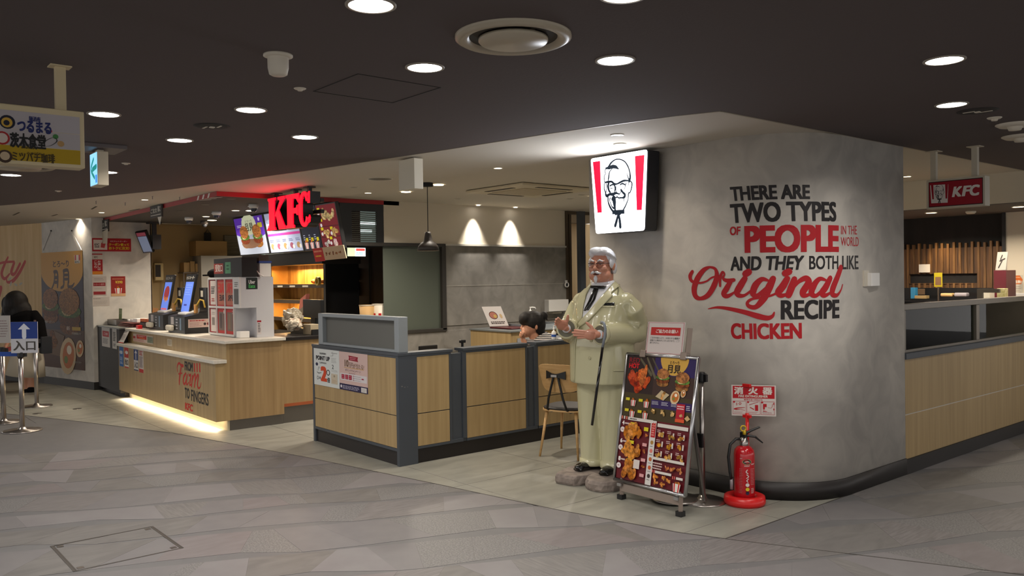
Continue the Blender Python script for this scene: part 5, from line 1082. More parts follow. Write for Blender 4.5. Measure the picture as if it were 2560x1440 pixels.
def pump(name, label, c, s=1., body='white', lb=None):
    c = Vector(c); t = thing(name, label, 'soap pump', c, 0); MB().lathe(c, [(.038*s, 0), (.04*s, .01*s), (.04*s, .12*s), (.03*s, .14*s), (.014*s, .148*s), (.014*s, .17*s)], n=20).build('bottle', body, t, smooth=True)
    MB().lathe(c, [(.016*s, .17*s), (.016*s, .195*s), (.006*s, .196*s), (.006*s, .225*s)], n=14).tube([c+Vector((0, -.01*s, .228*s)), c+Vector((0, .03*s, .23*s)), c+Vector((0, .075*s, .225*s)), c+Vector((0, .085*s, .205*s))], .008*s, 0, 8).build('pump_head', 'white', t, smooth=True)
    if lb: MB().lathe(c, [(.0405*s, .05*s), (.0405*s, .09*s)], n=20, cap=False).build('label_band', lb, t, smooth=True)
pump('hand_sanitiser', 'white pump bottle on the tray cabinet behind the seated person', onx(1303, 808, -8.65)*1 if 0 else (-8.6, 7.55, CZ+.001), 1.15)
t = thing('bin_ring', 'grey sink-like rim on top of the tray cabinet', 'rim', (-8.45, 7.6, CZ)); MB().box((-8.75, 7.25, CZ+.0), (-8.2, 7.28, CZ+.05)).box((-8.75, 7.9, CZ+.0), (-8.2, 7.93, CZ+.05)).box((-8.23, 7.28, CZ), (-8.2, 7.9, CZ+.05)).build('rim', 'greymetal', t)
# paper towel dispenser and clock on the wall
a, b = onx(1353, 748, XB), onx(1405, 776, XB)
t = thing('wall_dispenser', 'white boxy paper dispenser on the grey back wall', 'dispenser', (XB, a.y, b.z)); MB().prism([(XB, a.y+.06, b.z-.02), (XB+.17, a.y, b.z), (XB+.17, a.y, a.z-.01), (XB, a.y+.06, a.z-.01)], (0, b.y-a.y-.02, 0)).build('case', 'white', t, bevel=.006); MB().box((XB+.02, a.y+.12, b.z-.035), (XB+.12, b.y-.12, b.z-.015)).build('outlet', 'offwhite', t)
q = onx(1415, 712, XB+.04); t = thing('wall_clock', 'small round white gauge with black face on the door post', 'gauge', q)
MB().lathe(q, [(.03, 0), (.038, 0), (.038, .03), (.03, .03), (.03, 0)], n=24, axis='x', cap=False).build('ring', 'white', t, smooth=True); MB().lathe(q, [(.001, .015), (.031, .015)], n=24, axis='x', cap=False).build('face', 'black', t); MB().box(q+Vector((-.02, -.004, .03)), q+Vector((.03, .004, .07))).build('hook', 'white', t)
# handwriting style lettering on far wood wall
P = Print((XB-2.099, 8.9, 0), (0, 1, 0), (0, 0, 1), 1, 1)
dd = lambda px, py: (lambda q: (q.y, q.z))(onx(px, py, XB-2.099))
P.stroke([(*dd(1466, 652), .03), (*dd(1463, 685), .06), (*dd(1467, 690), .03)], (40, 32, 26)); P.ell(*dd(1467, 634), .03, .035, (40, 32, 26)); P.stroke([(*dd(1472, 700), .02), (*dd(1467, 694), .025), (*dd(1461, 702), .04), (*dd(1462, 712), .03), (*dd(1470, 710), .02)], (40, 32, 26)); P.stroke([(*dd(1447, 700), .02), (*dd(1443, 712), .03), (*dd(1446, 722), .03)], (40, 32, 26))
struct(P.build('wall_lettering'))
lamp('far_wall_lamp', (-11.0, 9.6, 2.5), 'SPOT', 45, (1, .85, .6), .03, (-.35, .2, -1), math.radians(60), .8)
# wooden dining chair
def chair(loc, rz, label, grp=None):
    t = thing('dining_chair', label, 'chair', loc, rz, grp); L = lambda m_, n_, mt, **k: m_.build(n_, mt, t, local=True, **k)
    pw = mat('plywood', (206, 168, 116), .4, rgb2=(190, 150, 98), nsc=(4, 4, 30))
    rs = []      # curved back
    for k in range(13):
        a = (k/12-.5)*1.35; r = .34; x = r*math.sin(a); y = -.17+.34-r*math.cos(a)-.0; e = 1-abs(k/6-1)**4*.12
        w0, w1 = .60+(1-e)*.5, .86-(1-e)*.25
        rs.append([(x, y-.05*(.6-.45), w0), (x, y-.075, w1), (x, y-.087, w1), (x, y-.02, w0)])
    L(MB().rings(rs), 'backrest', pw, bevel=.002)
    L(MB().rings([[(x*.215, .0+y*.21, z) for x, y in [(math.copysign(abs(math.cos(a))**.6, math.cos(a)), math.copysign(abs(math.sin(a))**.6, math.sin(a))) for a in [2*math.pi*i/28 for i in range(28)]]] for z in (.425, .44)]), 'seat', pw)
    L(MB().rings([[(x*s, .0+y*s, z) for x, y in [(math.copysign(abs(math.cos(a))**.6, math.cos(a)), math.copysign(abs(math.sin(a))**.6, math.sin(a))) for a in [2*math.pi*i/28 for i in range(28)]]] for s, z in ((.205, .441), (.208, .452), (.19, .466))]), 'seat_cushion', mat('cushion_black', (30, 26, 26), .5), smooth=False)
    for sx, sy in ((-1, -1), (1, -1), (-1, 1), (1, 1)): L(MB().tube([(sx*.15, sy*.14, .425), (sx*.2, sy*.2, .0)], [.016, .010], n=10), 'leg', pw, smooth=True)
    for sx in (-1, 1): L(MB().tube([(sx*.02, -.235, .775), (sx*.03, -.235, .72), (sx*.075, -.24, .55), (sx*.10, -.22, .45), (sx*.10, -.15, .418), (sx*.10, .1, .415)], .011, n=8), 'back_support', 'black', smooth=True)
    m = MB(); [m.prism([(s*.1, -.235, .725), (s*.1, -.235, .80), (s*.02, -.262, .775), (s*.02, -.262, .745)][::-s], (0, .012, 0)) for s in (-1, 1)]; m.box((-.022, -.264, .745), (.022, -.245, .775)); L(m, 'bow_bracket', 'black')
    L(MB().box((-.03, -.272, .748), (.03, -.264, .768)), 'bracket_plate', 'steel')
    return t
ch = chair((-5.56, 5.34, 0), math.radians(17), 'bent plywood chair with black seat, half hidden behind the white statue')
# dark furniture edges over the partition
tag(MB().box(onx(1045, 866, XP-1.0)+Vector((0, 0, -.35)), onx(1092, 866, XP-1.0)+Vector((.02, .0, .02))).build('chair_back', 'blackm', bevel=.02), 'black rounded chair back just showing over the partition', 'chair')
q = onx(1156, 870, XP-.3); t = thing('black_tap', 'small black tap-like clamp standing on the partition edge', 'clamp', q); MB().tube([q+Vector((0, 0, -.1)), q+Vector((0, 0, .05))], .012).build('stem', 'black', t); MB().box(q+Vector((-.01, -.035, .05)), q+Vector((.02, .03, .08))).build('head', 'black', t, bevel=.006); MB().box(q+Vector((-.008, -.01, -.11)), q+Vector((.008, .01, -.06))).build('base', 'white', t)
t = thing('dining_table', 'pale dining table behind the partition where a person sits', 'table', (-7.2, 5.6, 0)); MB().box((-7.25, 4.85, .70), (-6.65, 5.55, .73)).build('tabletop', 'wood', t, bevel=.003); MB().box((-6.98, 5.15, .02), (-6.92, 5.25, .70)).box((-7.2, 5.0, 0), (-6.7, 5.4, .02)).build('pedestal', 'black', t)
pump('hand_soap', 'clear pump bottle with blue label on the partition beside the statue hand', (XP-.09, 5.86, .999), .62, 'white', mat('label_blue', (40, 80, 160), .5))
tag(MB().box((XP-.12, 5.93, .999), (XP-.05, 6.05, 1.012)).build('wipes_pack', 'white', bevel=.004), 'flat white wipes pack beside the blue labelled pump bottle', 'wipes')
# ================================================================== lettering on the curved wall
PW = Print((0, 0, 0), (1, 0, 0), (0, 0, 1), 1, 1, mapf=lambda x, y, z: wall_pt(x, y, z*1.0+.0008))
wf = lambda x, y: (1700+x*.3125, 430+y*.3125)
ws_ = lambda x, y: wall_sz(*wf(x, y))
def warp(s, tl, tr, bl, br, col, bold=.03):
    # lettering fitted between four surveyed corners of the line
    A, B_, C_, D = ws_(*tl), ws_(*tr), ws_(*bl), ws_(*br)
    vs, fs, a, b, c, d = glyphs(s, bold); out = []
    for v in vs:
        u = (v.x-a)/(b-a); w = (v.y-c)/(d-c)
        out.append(((A[0]*(1-u)+B_[0]*u)*w+(C_[0]*(1-u)+D[0]*u)*(1-w), (A[1]*(1-u)+B_[1]*u)*w+(C_[1]*(1-u)+D[1]*u)*(1-w), v.z*.001))
    PW.raw(out, fs, col)
bk = (36, 32, 33); rd_ = (178, 24, 34)
warp('THERE ARE', (398, 120), (1038, 102), (412, 234), (1040, 217), bk, .045)
warp('TWO TYPES', (398, 256), (1248, 240), (410, 412), (1250, 398), bk, .04)
warp('OF', (398, 437), (487, 435), (400, 508), (480, 503), rd_, .04)
warp('PEOPLE', (514, 430), (1270, 425), (518, 650), (1270, 643), rd_, .05)
warp('IN THE', (1287, 430), (1413, 430), (1287, 498), (1415, 500), rd_, .01)
warp('WORLD', (1285, 522), (1428, 520), (1285, 590), (1428, 595), rd_, .01)
warp('AND THEY', (403, 678), (995, 668), (405, 790), (975, 782), bk, .04)
warp('BOTH', (1033, 670), (1265, 668), (1033, 780), (1265, 778), bk, .02)
warp('LIKE', (1296, 670), (1425, 668), (1296, 778), (1427, 778), bk, .02)
warp('RECIPE', (806, 1024), (1274, 1018), (806, 1182), (1274, 1170), bk, .04)
warp('CHICKEN', (405, 1208), (973, 1205), (410, 1335), (975, 1333), rd_, .045)
PW.up(); PW.up()
def ws(pts, k=.00118): PW.stroke([(*ws_(x, y), w*k) for x, y, w in pts], rd_)
ws([(238, 760, 14), (190, 785, 32), (142, 850, 42), (115, 930, 44), (125, 992, 36), (165, 1012, 24), (225, 985, 36), (275, 905, 42), (296, 830, 36), (282, 775, 20), (238, 760, 14)])
ws([(100, 797, 24), (82, 832, 30), (95, 872, 22), (150, 888, 14), (210, 875, 12), (255, 845, 12), (310, 830, 12)])
ws([(322, 912, 16), (322, 850, 22), (340, 803, 20), (357, 818, 12), (345, 850, 18), (375, 868, 26), (432, 864, 24)]); ws([(408, 872, 30), (375, 930, 40), (350, 975, 38), (380, 993, 28), (432, 965, 14), (470, 925, 14)])
ws([(520, 852, 36), (490, 900, 44), (458, 960, 44), (475, 988, 30), (520, 985, 18), (575, 945, 14)]); ws([(525, 815, 44), (550, 800, 44)])
ws([(705, 868, 14), (655, 858, 30), (605, 905, 42), (585, 970, 40), (620, 988, 26), (690, 930, 22)]); ws([(745, 852, 36), (715, 920, 46), (670, 1010, 44), (610, 1078, 30), (555, 1075, 26), (540, 1045, 20), (580, 1015, 16), (680, 1000, 14), (760, 975, 14), (810, 925, 14)])
ws([(858, 852, 36), (825, 910, 44), (790, 960, 44), (808, 988, 30), (855, 975, 16), (895, 930, 14)]); ws([(842, 810, 42), (872, 797, 42)])
ws([(915, 855, 34), (893, 920, 44), (868, 985, 40)]); ws([(888, 950, 14), (945, 880, 24), (1005, 850, 36), (1028, 885, 44), (985, 955, 42), (990, 988, 30), (1040, 975, 16), (1080, 930, 12)])
ws([(1165, 865, 14), (1115, 855, 28), (1068, 910, 42), (1052, 970, 38), (1090, 988, 24), (1155, 925, 22)]); ws([(1200, 850, 36), (1165, 920, 44), (1135, 965, 42), (1155, 988, 28), (1200, 965, 14), (1225, 925, 12)])
ws([(1285, 765, 40), (1258, 840, 42), (1222, 930, 44), (1220, 978, 36), (1255, 985, 22), (1285, 945, 12), (1299, 900, 8)])
ws([(225, 1095, 4), (300, 1083, 16), (400, 1095, 24), (520, 1122, 30), (630, 1155, 36), (700, 1168, 30), (740, 1152, 20), (754, 1122, 8)])
struct(PW.build('wall_lettering'), 'red and black wall slogan about people and original recipe chicken')
# chime box on the curved wall
s0, z0 = wall_sz(2157, 716); s1, z1 = wall_sz(2190, 682); a = wall_pt(s0, z0); b = wall_pt(s1, z0)
t = thing('wall_box', 'pale bent plate wall unit on the curved grey wall right of the slogan', 'wall unit', a); u = (b-a); nn = Vector((u.y, -u.x, 0)).normalized()
MB().prism([a+nn*-.01, a+u*.35+nn*-.01, a+u*.35+nn*.012, a+nn*.012], (0, 0, z1-z0+.02)).build('back_plate', 'offwhite', t); MB().prism([a+u*.25, a+u*1.0, a+u*1.0+nn*.03, a+u*.25+nn*.045], (0, 0, z1-z0)).build('cover', 'white', t, bevel=.004)
# ================================================================== statue
SO = Vector((-4.69, 4.89, 0)); SR = math.radians(10)
st = thing('statue', 'glossy cream-suited statue of a white-haired bespectacled man holding out his hands', 'statue', SO, SR)
SM = st.matrix_basis; SI = SM.inverted()
suit = mat('glossy_cream_suit', (188, 184, 150), .2, coat=.5, spec=.5); skn = mat('painted_skin', (198, 138, 114), .3, coat=.3); wh = mat('painted_white', (214, 216, 222), .2, coat=.4); gb = mat('gloss_black', (10, 10, 11), .15, coat=.4)
def sring(z, cx, cy, a, b, n=40, e=.86):
    return [(cx+a*math.copysign(abs(math.cos(t_))**e, math.cos(t_)), cy+b*math.copysign(abs(math.sin(t_))**e, math.sin(t_)), z) for t_ in [2*math.pi*i/n for i in range(n)]]
m = MB()
m.rings([sring(*r) for r in ((.792, .0, .005, .262, .225), (.80, 0, .005, .268, .232), (.95, 0, 0, .262, .236), (1.1, 0, -.005, .256, .236), (1.22, 0, -.005, .25, .226), (1.34, 0, 0, .248, .20), (1.43, 0, .01, .245, .175), (1.495, 0, .02, .225, .148), (1.525, 0, .025, .175, .13), (1.555, 0, .03, .145, .12), (1.60, 0, .032, .105, .10), (1.612, 0, .032, .088, .085))])
eL, cL = SI @ at(1592, 832, 6.70), SI @ at(1506, 836, 6.42); eR = Vector((-.285, -.03, 1.19)); cR = SI @ at(1417, 822, 6.60)
for sx, e, c_, r in ((1, eL, cL, .082), (-1, eR, cR, .085)):
    sh = Vector((sx*.205, .03, 1.455))
    m.tube([sh, sh+Vector((sx*.065, .015, -.07)), e+Vector((sx*.0, .01, .09)), e+Vector((0, 0, -.0)), e*.72+c_*.28+Vector((0, 0, -.01)), e*.35+c_*.65, c_], [.072, .084, .083, .086, .088, .084, r], n=18)
    m.ell(sh+Vector((sx*.012, 0, -.02)), (.080, .085, .085))
    m.ell(e+Vector((0, .010, -.004)), (.084, .084, .078))
    for k, dz in enumerate((.12, .05, -.02) if sx == 1 else ()):       # folds round the elbow
        a0 = sh*.35+e*.65+Vector((sx*.055, -.02, dz)); m.tube([a0+Vector((0, .06, .03)), a0+Vector((sx*.02, -.03, -.01)), a0+Vector((-sx*.045, -.075, .03))], [.012, .022, .010], n=8)
jk = m.build('jacket', suit, st, local=True, remesh=.0085, smit=5)
bm = bmesh.new(); bm.from_mesh(jk.data); bmesh.ops.transform(bm, matrix=SM, verts=bm.verts); bmesh.ops.recalc_face_normals(bm, faces=bm.faces); BV = BVHTree.FromBMesh(bm); bm.free()
def resamp(P, n):
    P = [Vector(p) for p in P]; L_ = [0]
    for a, b in zip(P, P[1:]): L_.append(L_[-1]+(b-a).length)
    out = []
    for i in range(n+1):
        t_ = L_[-1]*i/n; k = max(j for j in range(len(L_)) if L_[j] <= t_+1e-9); k = min(k, len(P)-2); out.append(P[k].lerp(P[k+1], (t_-L_[k])/max(1e-9, L_[k+1]-L_[k])))
    return out
def patch(name, La, Rb, mt, off=.004, n=14, mm=8, par=None, th=.006):
    A = resamp(La, n); B_ = resamp(Rb, n); vs = []; last = 6.5
    for i in range(n+1):
        for j in range(mm+1):
            p = A[i].lerp(B_[i], j/mm); d = ray(*p); h = BV.ray_cast(EY, d.normalized())
            if h[0] is None: hn = BV.find_nearest(at(p.x, p.y, last)); q = hn[0]+(hn[0]-hn[0])+(hn[1] if hn[1].dot(d) < .3 else -hn[1])*off
            else:
                nrm = h[1] if h[1].dot(d) < 0 else -h[1]; q = h[0]+nrm*off; last = (q-EY).dot(FW)
            vs.append(q)
    fs = [(i*(mm+1)+j, (i+1)*(mm+1)+j, (i+1)*(mm+1)+j+1, i*(mm+1)+j+1) for i in range(n) for j in range(mm)]
    mb = MB(); mb.add(vs, fs); o = mb.build(name, mt, par or st, smooth=True); s_ = o.modifiers.new('solid', 'SOLIDIFY'); s_.thickness = th; s_.offset = 0; return o
patch('shirt_front', [(1480, 714), (1468, 738), (1461, 765), (1457, 795)], [(1532, 708), (1503, 745), (1475, 780), (1459, 796)], wh, .003)
patch('lapel', [(1550, 713), (1526, 736), (1533, 739), (1474, 801), (1440, 826)], [(1532, 713), (1503, 745), (1473, 781), (1458, 796), (1448, 808)], suit, .009, n=24, mm=6, th=.010)
patch('lapel', [(1479, 716), (1467, 736), (1460, 765), (1456, 797)], [(1464, 724), (1449, 738), (1443, 770), (1446, 808)], suit, .008, th=.010)
patch('tie', [(1480, 716), (1500, 717), (1516, 718)], [(1479, 722), (1500, 724), (1511, 724)], gb, .014, mm=3, th=.012)
for La, Rb in (([(1487, 721), (1474, 752), (1461, 778)], [(1492, 721), (1480, 752), (1466, 778)]), ([(1492, 721), (1484, 750), (1468, 776)], [(1498, 721), (1489, 750), (1472, 777)])): patch('tie_tail', La, Rb, gb, .010, mm=3)
patch('pocket_square', [(1507, 764), (1520, 764), (1536, 764)], [(1513, 759), (1522, 758), (1536, 757)], gb, .006, mm=3)
patch('jacket_pocket', [(1505, 768), (1520, 769), (1537, 769)], [(1505, 765), (1520, 766), (1537, 766)], suit, .005, mm=2)
for px, py in ((1478, 851), (1474, 895)):
    d = ray(px, py); h = BV.ray_cast(EY, d.normalized()); nr = h[1] if h[1].dot(d) < 0 else -h[1]; u_ = Vector((0, 0, 1)); s_ = u_.cross(nr).normalized(); u_ = nr.cross(s_)
    MB().tube([h[0]+nr*.004+(s_*math.cos(k*math.pi/8)+u_*math.sin(k*math.pi/8))*.011 for k in range(17)], .0032, 0, 6).ell(h[0]+nr*.001, (.008, .008, .008)).build('button', suit, st, smooth=True)
patch('front_edge', [(1440, 828), (1436, 870), (1434, 955)], [(1443, 828), (1439, 870), (1437, 955)], suit, .004, mm=2)
patch('side_pocket', [(1533, 925), (1560, 925), (1585, 922)], [(1533, 928), (1560, 928), (1585, 925)], suit, .004, mm=2)
# sleeve mouths, shirt cuffs, hands
skinm = MB()
def mouth(c_, e, r):
    c_, e = SM @ c_, SM @ e; d = (c_-e).normalized(); MB().tube([c_-d*.01, c_+d*.022, c_+d*.026], [r+.004, r+.008, r+.002], n=26).build('sleeve_cuff', suit, st, smooth=True)
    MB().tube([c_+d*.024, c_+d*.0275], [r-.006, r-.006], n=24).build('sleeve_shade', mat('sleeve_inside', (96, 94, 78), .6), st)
    MB().tube([c_-d*.005, c_+d*.050], [r*.52, r*.46], n=20).build('shirt_cuff', wh, st, smooth=True)
    return c_, d
def hand(par, w, d, thumb, palm, k=1., curl=.5, spread=1., mt=None, name='hand', tb=.9, lens=(.075, .084, .078, .06)):
    # w wrist, d finger direction, thumb towards the thumb side, palm = direction the palm faces
    d = d.normalized(); t_ = (thumb-d*thumb.dot(d)).normalized(); n_ = (palm-d*palm.dot(d)-t_*palm.dot(t_)).normalized(); m = MB()
    pc_ = w+d*.075*k; R_ = Matrix((d, t_, n_)).transposed()
    m.tube([w-d*.09*k, w+d*.01*k, w+d*.03*k], [.027*k, .026*k, .03*k], n=14)
    m.ell(pc_-d*.015*k, (.058*k, .044*k, .019*k), rot=R_); m.ell(pc_-d*.03*k+t_*.02*k, (.04*k, .024*k, .021*k), rot=R_)
    for i in range(4):
        b = pc_+d*(.036, .042, .036, .026)[i]*k+t_*(.030-.020*i)*k*spread; L_ = lens[i]*k; rr_ = (.0098, .0102, .0096, .0086)[i]*k; cu = curl*(1+.12*i)
        fan = t_*(.16-.11*i)*spread; f1 = (d+fan+n_*cu*.25).normalized(); f2 = (d+fan+n_*cu*.75).normalized(); f3 = (d+fan*.8+n_*cu*1.3).normalized()
        p1 = b+f1*L_*.45; p2 = p1+f2*L_*.32; p3 = p2+f3*L_*.25; m.tube([b-d*.03*k, b, p1, p2, p3, p3+f3*.004*k], [rr_*1.1, rr_*1.1, rr_, rr_*.93, rr_*.8, rr_*.4], n=10)
    b = pc_-d*.035*k+t_*.028*k; f1 = (d*.55+t_*tb+n_*.15).normalized(); f2 = (d*.8+t_*tb*.75+n_*.1).normalized()
    m.tube([b-t_*.01*k, b+f1*.035*k, b+f1*.035*k+f2*.035*k, b+f1*.035*k+f2*.055*k], [.017*k, .0135*k, .0115*k, .006*k], n=10)
    return m.build(name, mt, par, remesh=.0032*k, smit=2)
cl, dl = mouth(cL, eL*.35+cL*.65, .074); cr, dr = mouth(cR, eR*.35+cR*.65, .074)
tipL = at(1452, 836, 6.37); wL = cl+dl*.045
hand(st, wL, tipL-wL, Vector((0, 0, 1))+FW*-.1, FW*.8+Vector((0, 0, -.3)), 1.02, .3, .75, skn, tb=.9)
wR = cr+dr*.045; tR = at(1388, 800, 6.45)
hand(st, wR, tR-wR, RT*.8+Vector((0, 0, .8)), FW*-1+RT*.15, 1.0, .75, .7, skn, tb=1.0)
# trousers
m = MB(); 
for sx in (-1, 1):
    m.tube([(sx*.085, .01, .86), (sx*.098, .005, .70), (sx*.102, 0, .50), (sx*.102, 0, .30), (sx*.10, -.005, .16), (sx*.10, -.01, .125)], [.145, .135, .118, .108, .104, .106], n=26)
m.ell((0, .01, .80), (.22, .17, .12)); m.build('trousers', suit, st, local=True, remesh=.0095, smit=5)
for sx in (-1, 1): MB().tube([(sx*.10, -.01, .112), (sx*.10, -.01, .118), (sx*.10, -.008, .165)], [.106, .112, .110], n=28).build('turn_up', suit, st, local=True, smooth=True)
sb = Vector((0, 0, .085))
for sx in (-1, 1):
    m = MB(); q = Vector((sx*.105, -.03, .10)); R_ = Matrix.Rotation(sx*.12, 3, 'Z')
    m.ell(q+R_ @ Vector((0, -.085, .012)), (.052, .105, .036), rot=R_); m.ell(q+R_ @ Vector((0, .04, .02)), (.045, .09, .045), rot=R_); m.tube([q+R_ @ Vector((0, .1, -.005)), q+R_ @ Vector((0, -.17, -.005))], [.04, .045], n=14, flat=.35)
    m.build('shoe', gb, st, local=True, remesh=.006, smit=3)
# rock base slabs
rock = mat('rock_base', (112, 102, 96), .85, rgb2=(138, 126, 118), nsc=(16, 16, 16), det=8, bump=.8)
from mathutils import noise
def slab(cx, cy, rx, ry, seed):
    n = 44; rs_ = []
    for s_, z in ((.97, .0), (1.0, .02), (1.0, .055), (.965, .078), (.90, .082)):
        ring = []
        for i in range(n):
            a = 2*math.pi*i/n; k = 1+.10*noise.noise(Vector((math.cos(a)*1.7+seed, math.sin(a)*1.7, 0)))+.045*noise.noise(Vector((math.cos(a)*6+seed, math.sin(a)*6, z*20)))
            ex = .72; ring.append((cx+rx*s_*k*math.copysign(abs(math.cos(a))**ex, math.cos(a)), cy+ry*s_*k*math.copysign(abs(math.sin(a))**ex, math.sin(a)), z))
        rs_.append(ring)
    MB().rings(rs_).build('rock_slab', rock, st, local=True, smooth=False, bevel=.004)
slab(-.135, -.06, .15, .30, 2.); slab(.16, -.07, .155, .31, 5.)
# head
HM = SM @ Matrix.Translation((.012, -.012, 1.734)) @ Matrix.Rotation(math.radians(9), 4, 'Z') @ Matrix.Scale(1.05, 4)
class HB(MB):
    def build(s, name, mt, **k): s.v = [HM @ p for p in s.v]; return MB.build(s, name, mt, st, **k)
h = HB(); h.ell((0, .01, .03), (.084, .10, .105)); h.ell((0, -.02, -.045), (.078, .082, .088)); h.ell((0, -.02, -.10), (.068, .066, .042)); h.ell((0, -.085, -.10), (.028, .022, .022)); h.tube([(0, .03, -.06), (0, .035, -.2)], [.078, .074], n=20)
for s_ in (-1, 1):
    h.ell((s_*.045, -.035, -.07), (.044, .048, .048)); h.ell((s_*.045, -.068, -.022), (.032, .028, .028)); h.ell((s_*.035, -.088, .034), (.032, .014, .012)); h.ell((s_*.013, -.110, -.030), (.011, .011, .009))
    h.ell((s_*.090, .018, -.006), (.010, .022, .034), rot=Matrix.Rotation(.2, 3, 'X')); h.ell((s_*.093, .026, .004), (.010, .016, .024))
h.tube([(0, -.096, .028), (0, -.112, .0), (0, -.126, -.024), (0, -.12, -.032)], [.010, .012, .0165, .012], n=12); h.ell((0, -.092, -.075), (.03, .014, .012))
h.build('head', skn, remesh=.0042, smit=7)
h = HB(); h.ell((0, .035, .052), (.097, .108, .096)); h.ell((0, .082, -.005), (.082, .048, .085))
for s_ in (-1, 1): h.ell((s_*.082, .012, .03), (.018, .05, .055)); h.ell((s_*.084, .052, -.015), (.016, .035, .05)); h.ell((s_*.087, -.03, .02), (.009, .016, .035))
h.ell((-.005, -.050, .108), (.075, .048, .036), rot=Matrix.Rotation(.12, 3, 'Y')); h.ell((.035, -.06, .112), (.045, .035, .028)); h.ell((-.05, -.045, .095), (.035, .04, .035))
h.tube([(.0, -.09, .102), (.04, -.088, .11), (.08, -.055, .095), (.098, .0, .07), (.098, .06, .05)], [.008, .014, .015, .012, .006], n=10)
h.build('hair', wh, remesh=.0048, smit=3)
for s_ in (-1, 1):
    h = HB(); h.tube([(s_*.014, -.106, .032), (s_*.032, -.108, .043), (s_*.056, -.094, .032)], [.006, .008, .005], n=8); h.build('eyebrow', wh, smooth=True)
    h = HB(); h.tube([(s_*.003, -.124, -.046), (s_*.018, -.124, -.050), (s_*.036, -.112, -.058), (s_*.044, -.102, -.054)], [.008, .0105, .007, .002], n=10); h.build('moustache', wh, smooth=True)
    h = HB(); h.ell((s_*.034, -.095, .010), (.012, .006, .0028)); h.build('eye', wh, smooth=True); h = HB(); h.ell((s_*.034, -.0995, .010), (.005, .003, .0026)); h.build('iris', gb)
    h = HB(); h.tube([(s_*.020, -.1035, .0155), (s_*.034, -.104, .0148), (s_*.048, -.097, .0135)], .0016, 0, 6); h.build('eyelid', mat('lid_brown', (96, 50, 38), .5))
    h = HB(); h.ell((s_*.010, -.118, -.0395), (.004, .003, .002)); h.build('nostril', gb)
h = HB(); h.tube([(0, -.108, -.078), (0, -.114, -.095), (0, -.112, -.115), (0, -.104, -.135)], [.010, .0155, .012, .003], n=12); h.build('goatee', wh, smooth=True)
h = HB(); h.ell((0, -.103, -.0655), (.025, .009, .0055)); h.build('mouth', mat('mouth_dark', (70, 16, 14), .4), smooth=True)
gl = mat('glasses_brown', (34, 20, 18), .3)
h = HB()
for s_ in (-1, 1):
    h.tube([(s_*.010, -.122, .012), (s_*.014, -.123, .019), (s_*.036, -.121, .021), (s_*.060, -.110, .018)], .0030, 0, 8); h.tube([(s_*.060, -.110, .018), (s_*.085, -.06, .019), (s_*.094, .012, .014)], .0022, 0, 8)
    h.tube([(s_*.036+s_*.023*math.cos(a), -.119+.004*math.cos(a)*1, .002+.019*math.sin(a)) for a in [math.pi+math.pi*i/12 for i in range(13)]], .0010, 0, 6)
h.tube([(-.011, -.122, .012), (0, -.124, .014), (.011, -.122, .012)], .0022, 0, 8); h.build('glasses', gl, smooth=True)
MB().tube([(0.008, .012, 1.56), (.008, .005, 1.612)], [.108, .094], n=28).build('shirt_collar', wh, st, local=True, smooth=True)
# cane over the forearm
t = thing('walking_cane', 'black walking cane with grey hook hung over the statue forearm', 'cane', at(1480, 1063, 6.33))
cpts = [(1500, 822, 6.62), (1500, 812, 6.50), (1504, 805, 6.40), (1510, 808, 6.315), (1513.5, 822, 6.30), (1511, 845, 6.30), (1506.5, 868, 6.31)]
MB().tube([at(*p) for p in cpts], [.008, .009, .0105, .0105, .0105, .0105, .0105], 0, 12).build('hook', mat('cane_grey', (120, 128, 136), .3), t, smooth=True)
MB().tube([at(1506.5, 868, 6.31), at(1480, 1063, 6.34)], .0105, 0, 12).build('shaft', gb, t, smooth=True)
# ================================================================== A-frame menu board
t = thing('menu_stand', 'aluminium A-frame poster stand with chicken menu poster', 'poster stand', (-3.9, 4.6, 0))
BL, BR, TLc, TRc = Vector((-4.257, 4.55, .136)), Vector((-3.562, 4.505, .150)), Vector((-4.262, 4.715, 1.060)), Vector((-3.562, 4.67, 1.064))
ux = (BR-BL).normalized(); uy = ((TLc-BL)+(TRc-BR)).normalized(); un = ux.cross(uy).normalized(); W_ = (BR-BL).length; H_ = (TLc-BL).length
def fp(x, y, z=0): return BL+ux*x+uy*y+un*z
for a, b in (((0, 0), (0, H_)), ((W_, 0), (W_, H_)), ((0, 0), (W_, 0)), ((0, H_), (W_, H_))): MB().tube([fp(*a), fp(*b)], .016, 0, 12, flat=.8).build('frame_rail', 'alu', t, smooth=True)
MB().prism([fp(0, 0, -.012), fp(W_, 0, -.012), fp(W_, H_, -.012), fp(0, H_, -.012)], un*-.006).build('back_board', 'greymetal', t)
brn = mat('bronze_leg', (134, 120, 110), .4, .4)
for x in (.07, W_-.05):
    f0 = fp(x, .02, -.01); MB().tube([f0, Vector((f0.x, f0.y-.01, .03))], .02, 0, 4).build('leg', brn, t); MB().box((f0.x-.024, f0.y-.034, 0), (f0.x+.024, f0.y+.014, .035)).build('rubber_foot', 'black', t)
MB().prism([fp(.07, -.075, -.005), fp(W_-.05, -.075, -.005), fp(W_-.05, -.02, -.005), fp(.07, -.02, -.005)], un*-.02).build('cross_bar', brn, t)
for x in (.17, W_-.13):
    MB().tube([fp(x, .1, -.03), fp(x, H_+.21, -.03)], .024, 0, 4).build('upright', brn, t); MB().prism([fp(x-.028, H_-.02, .02), fp(x+.028, H_-.02, .02), fp(x+.028, H_+.035, .015), fp(x-.028, H_+.035, .015)], un*-.04).build('clip', brn, t, bevel=.006)
    q = fp(x, H_*.9, -.03); MB().tube([q, Vector((q.x+.02, q.y+.17, .03))], .014, 0, 6).build('rear_leg', 'dsteel', t)
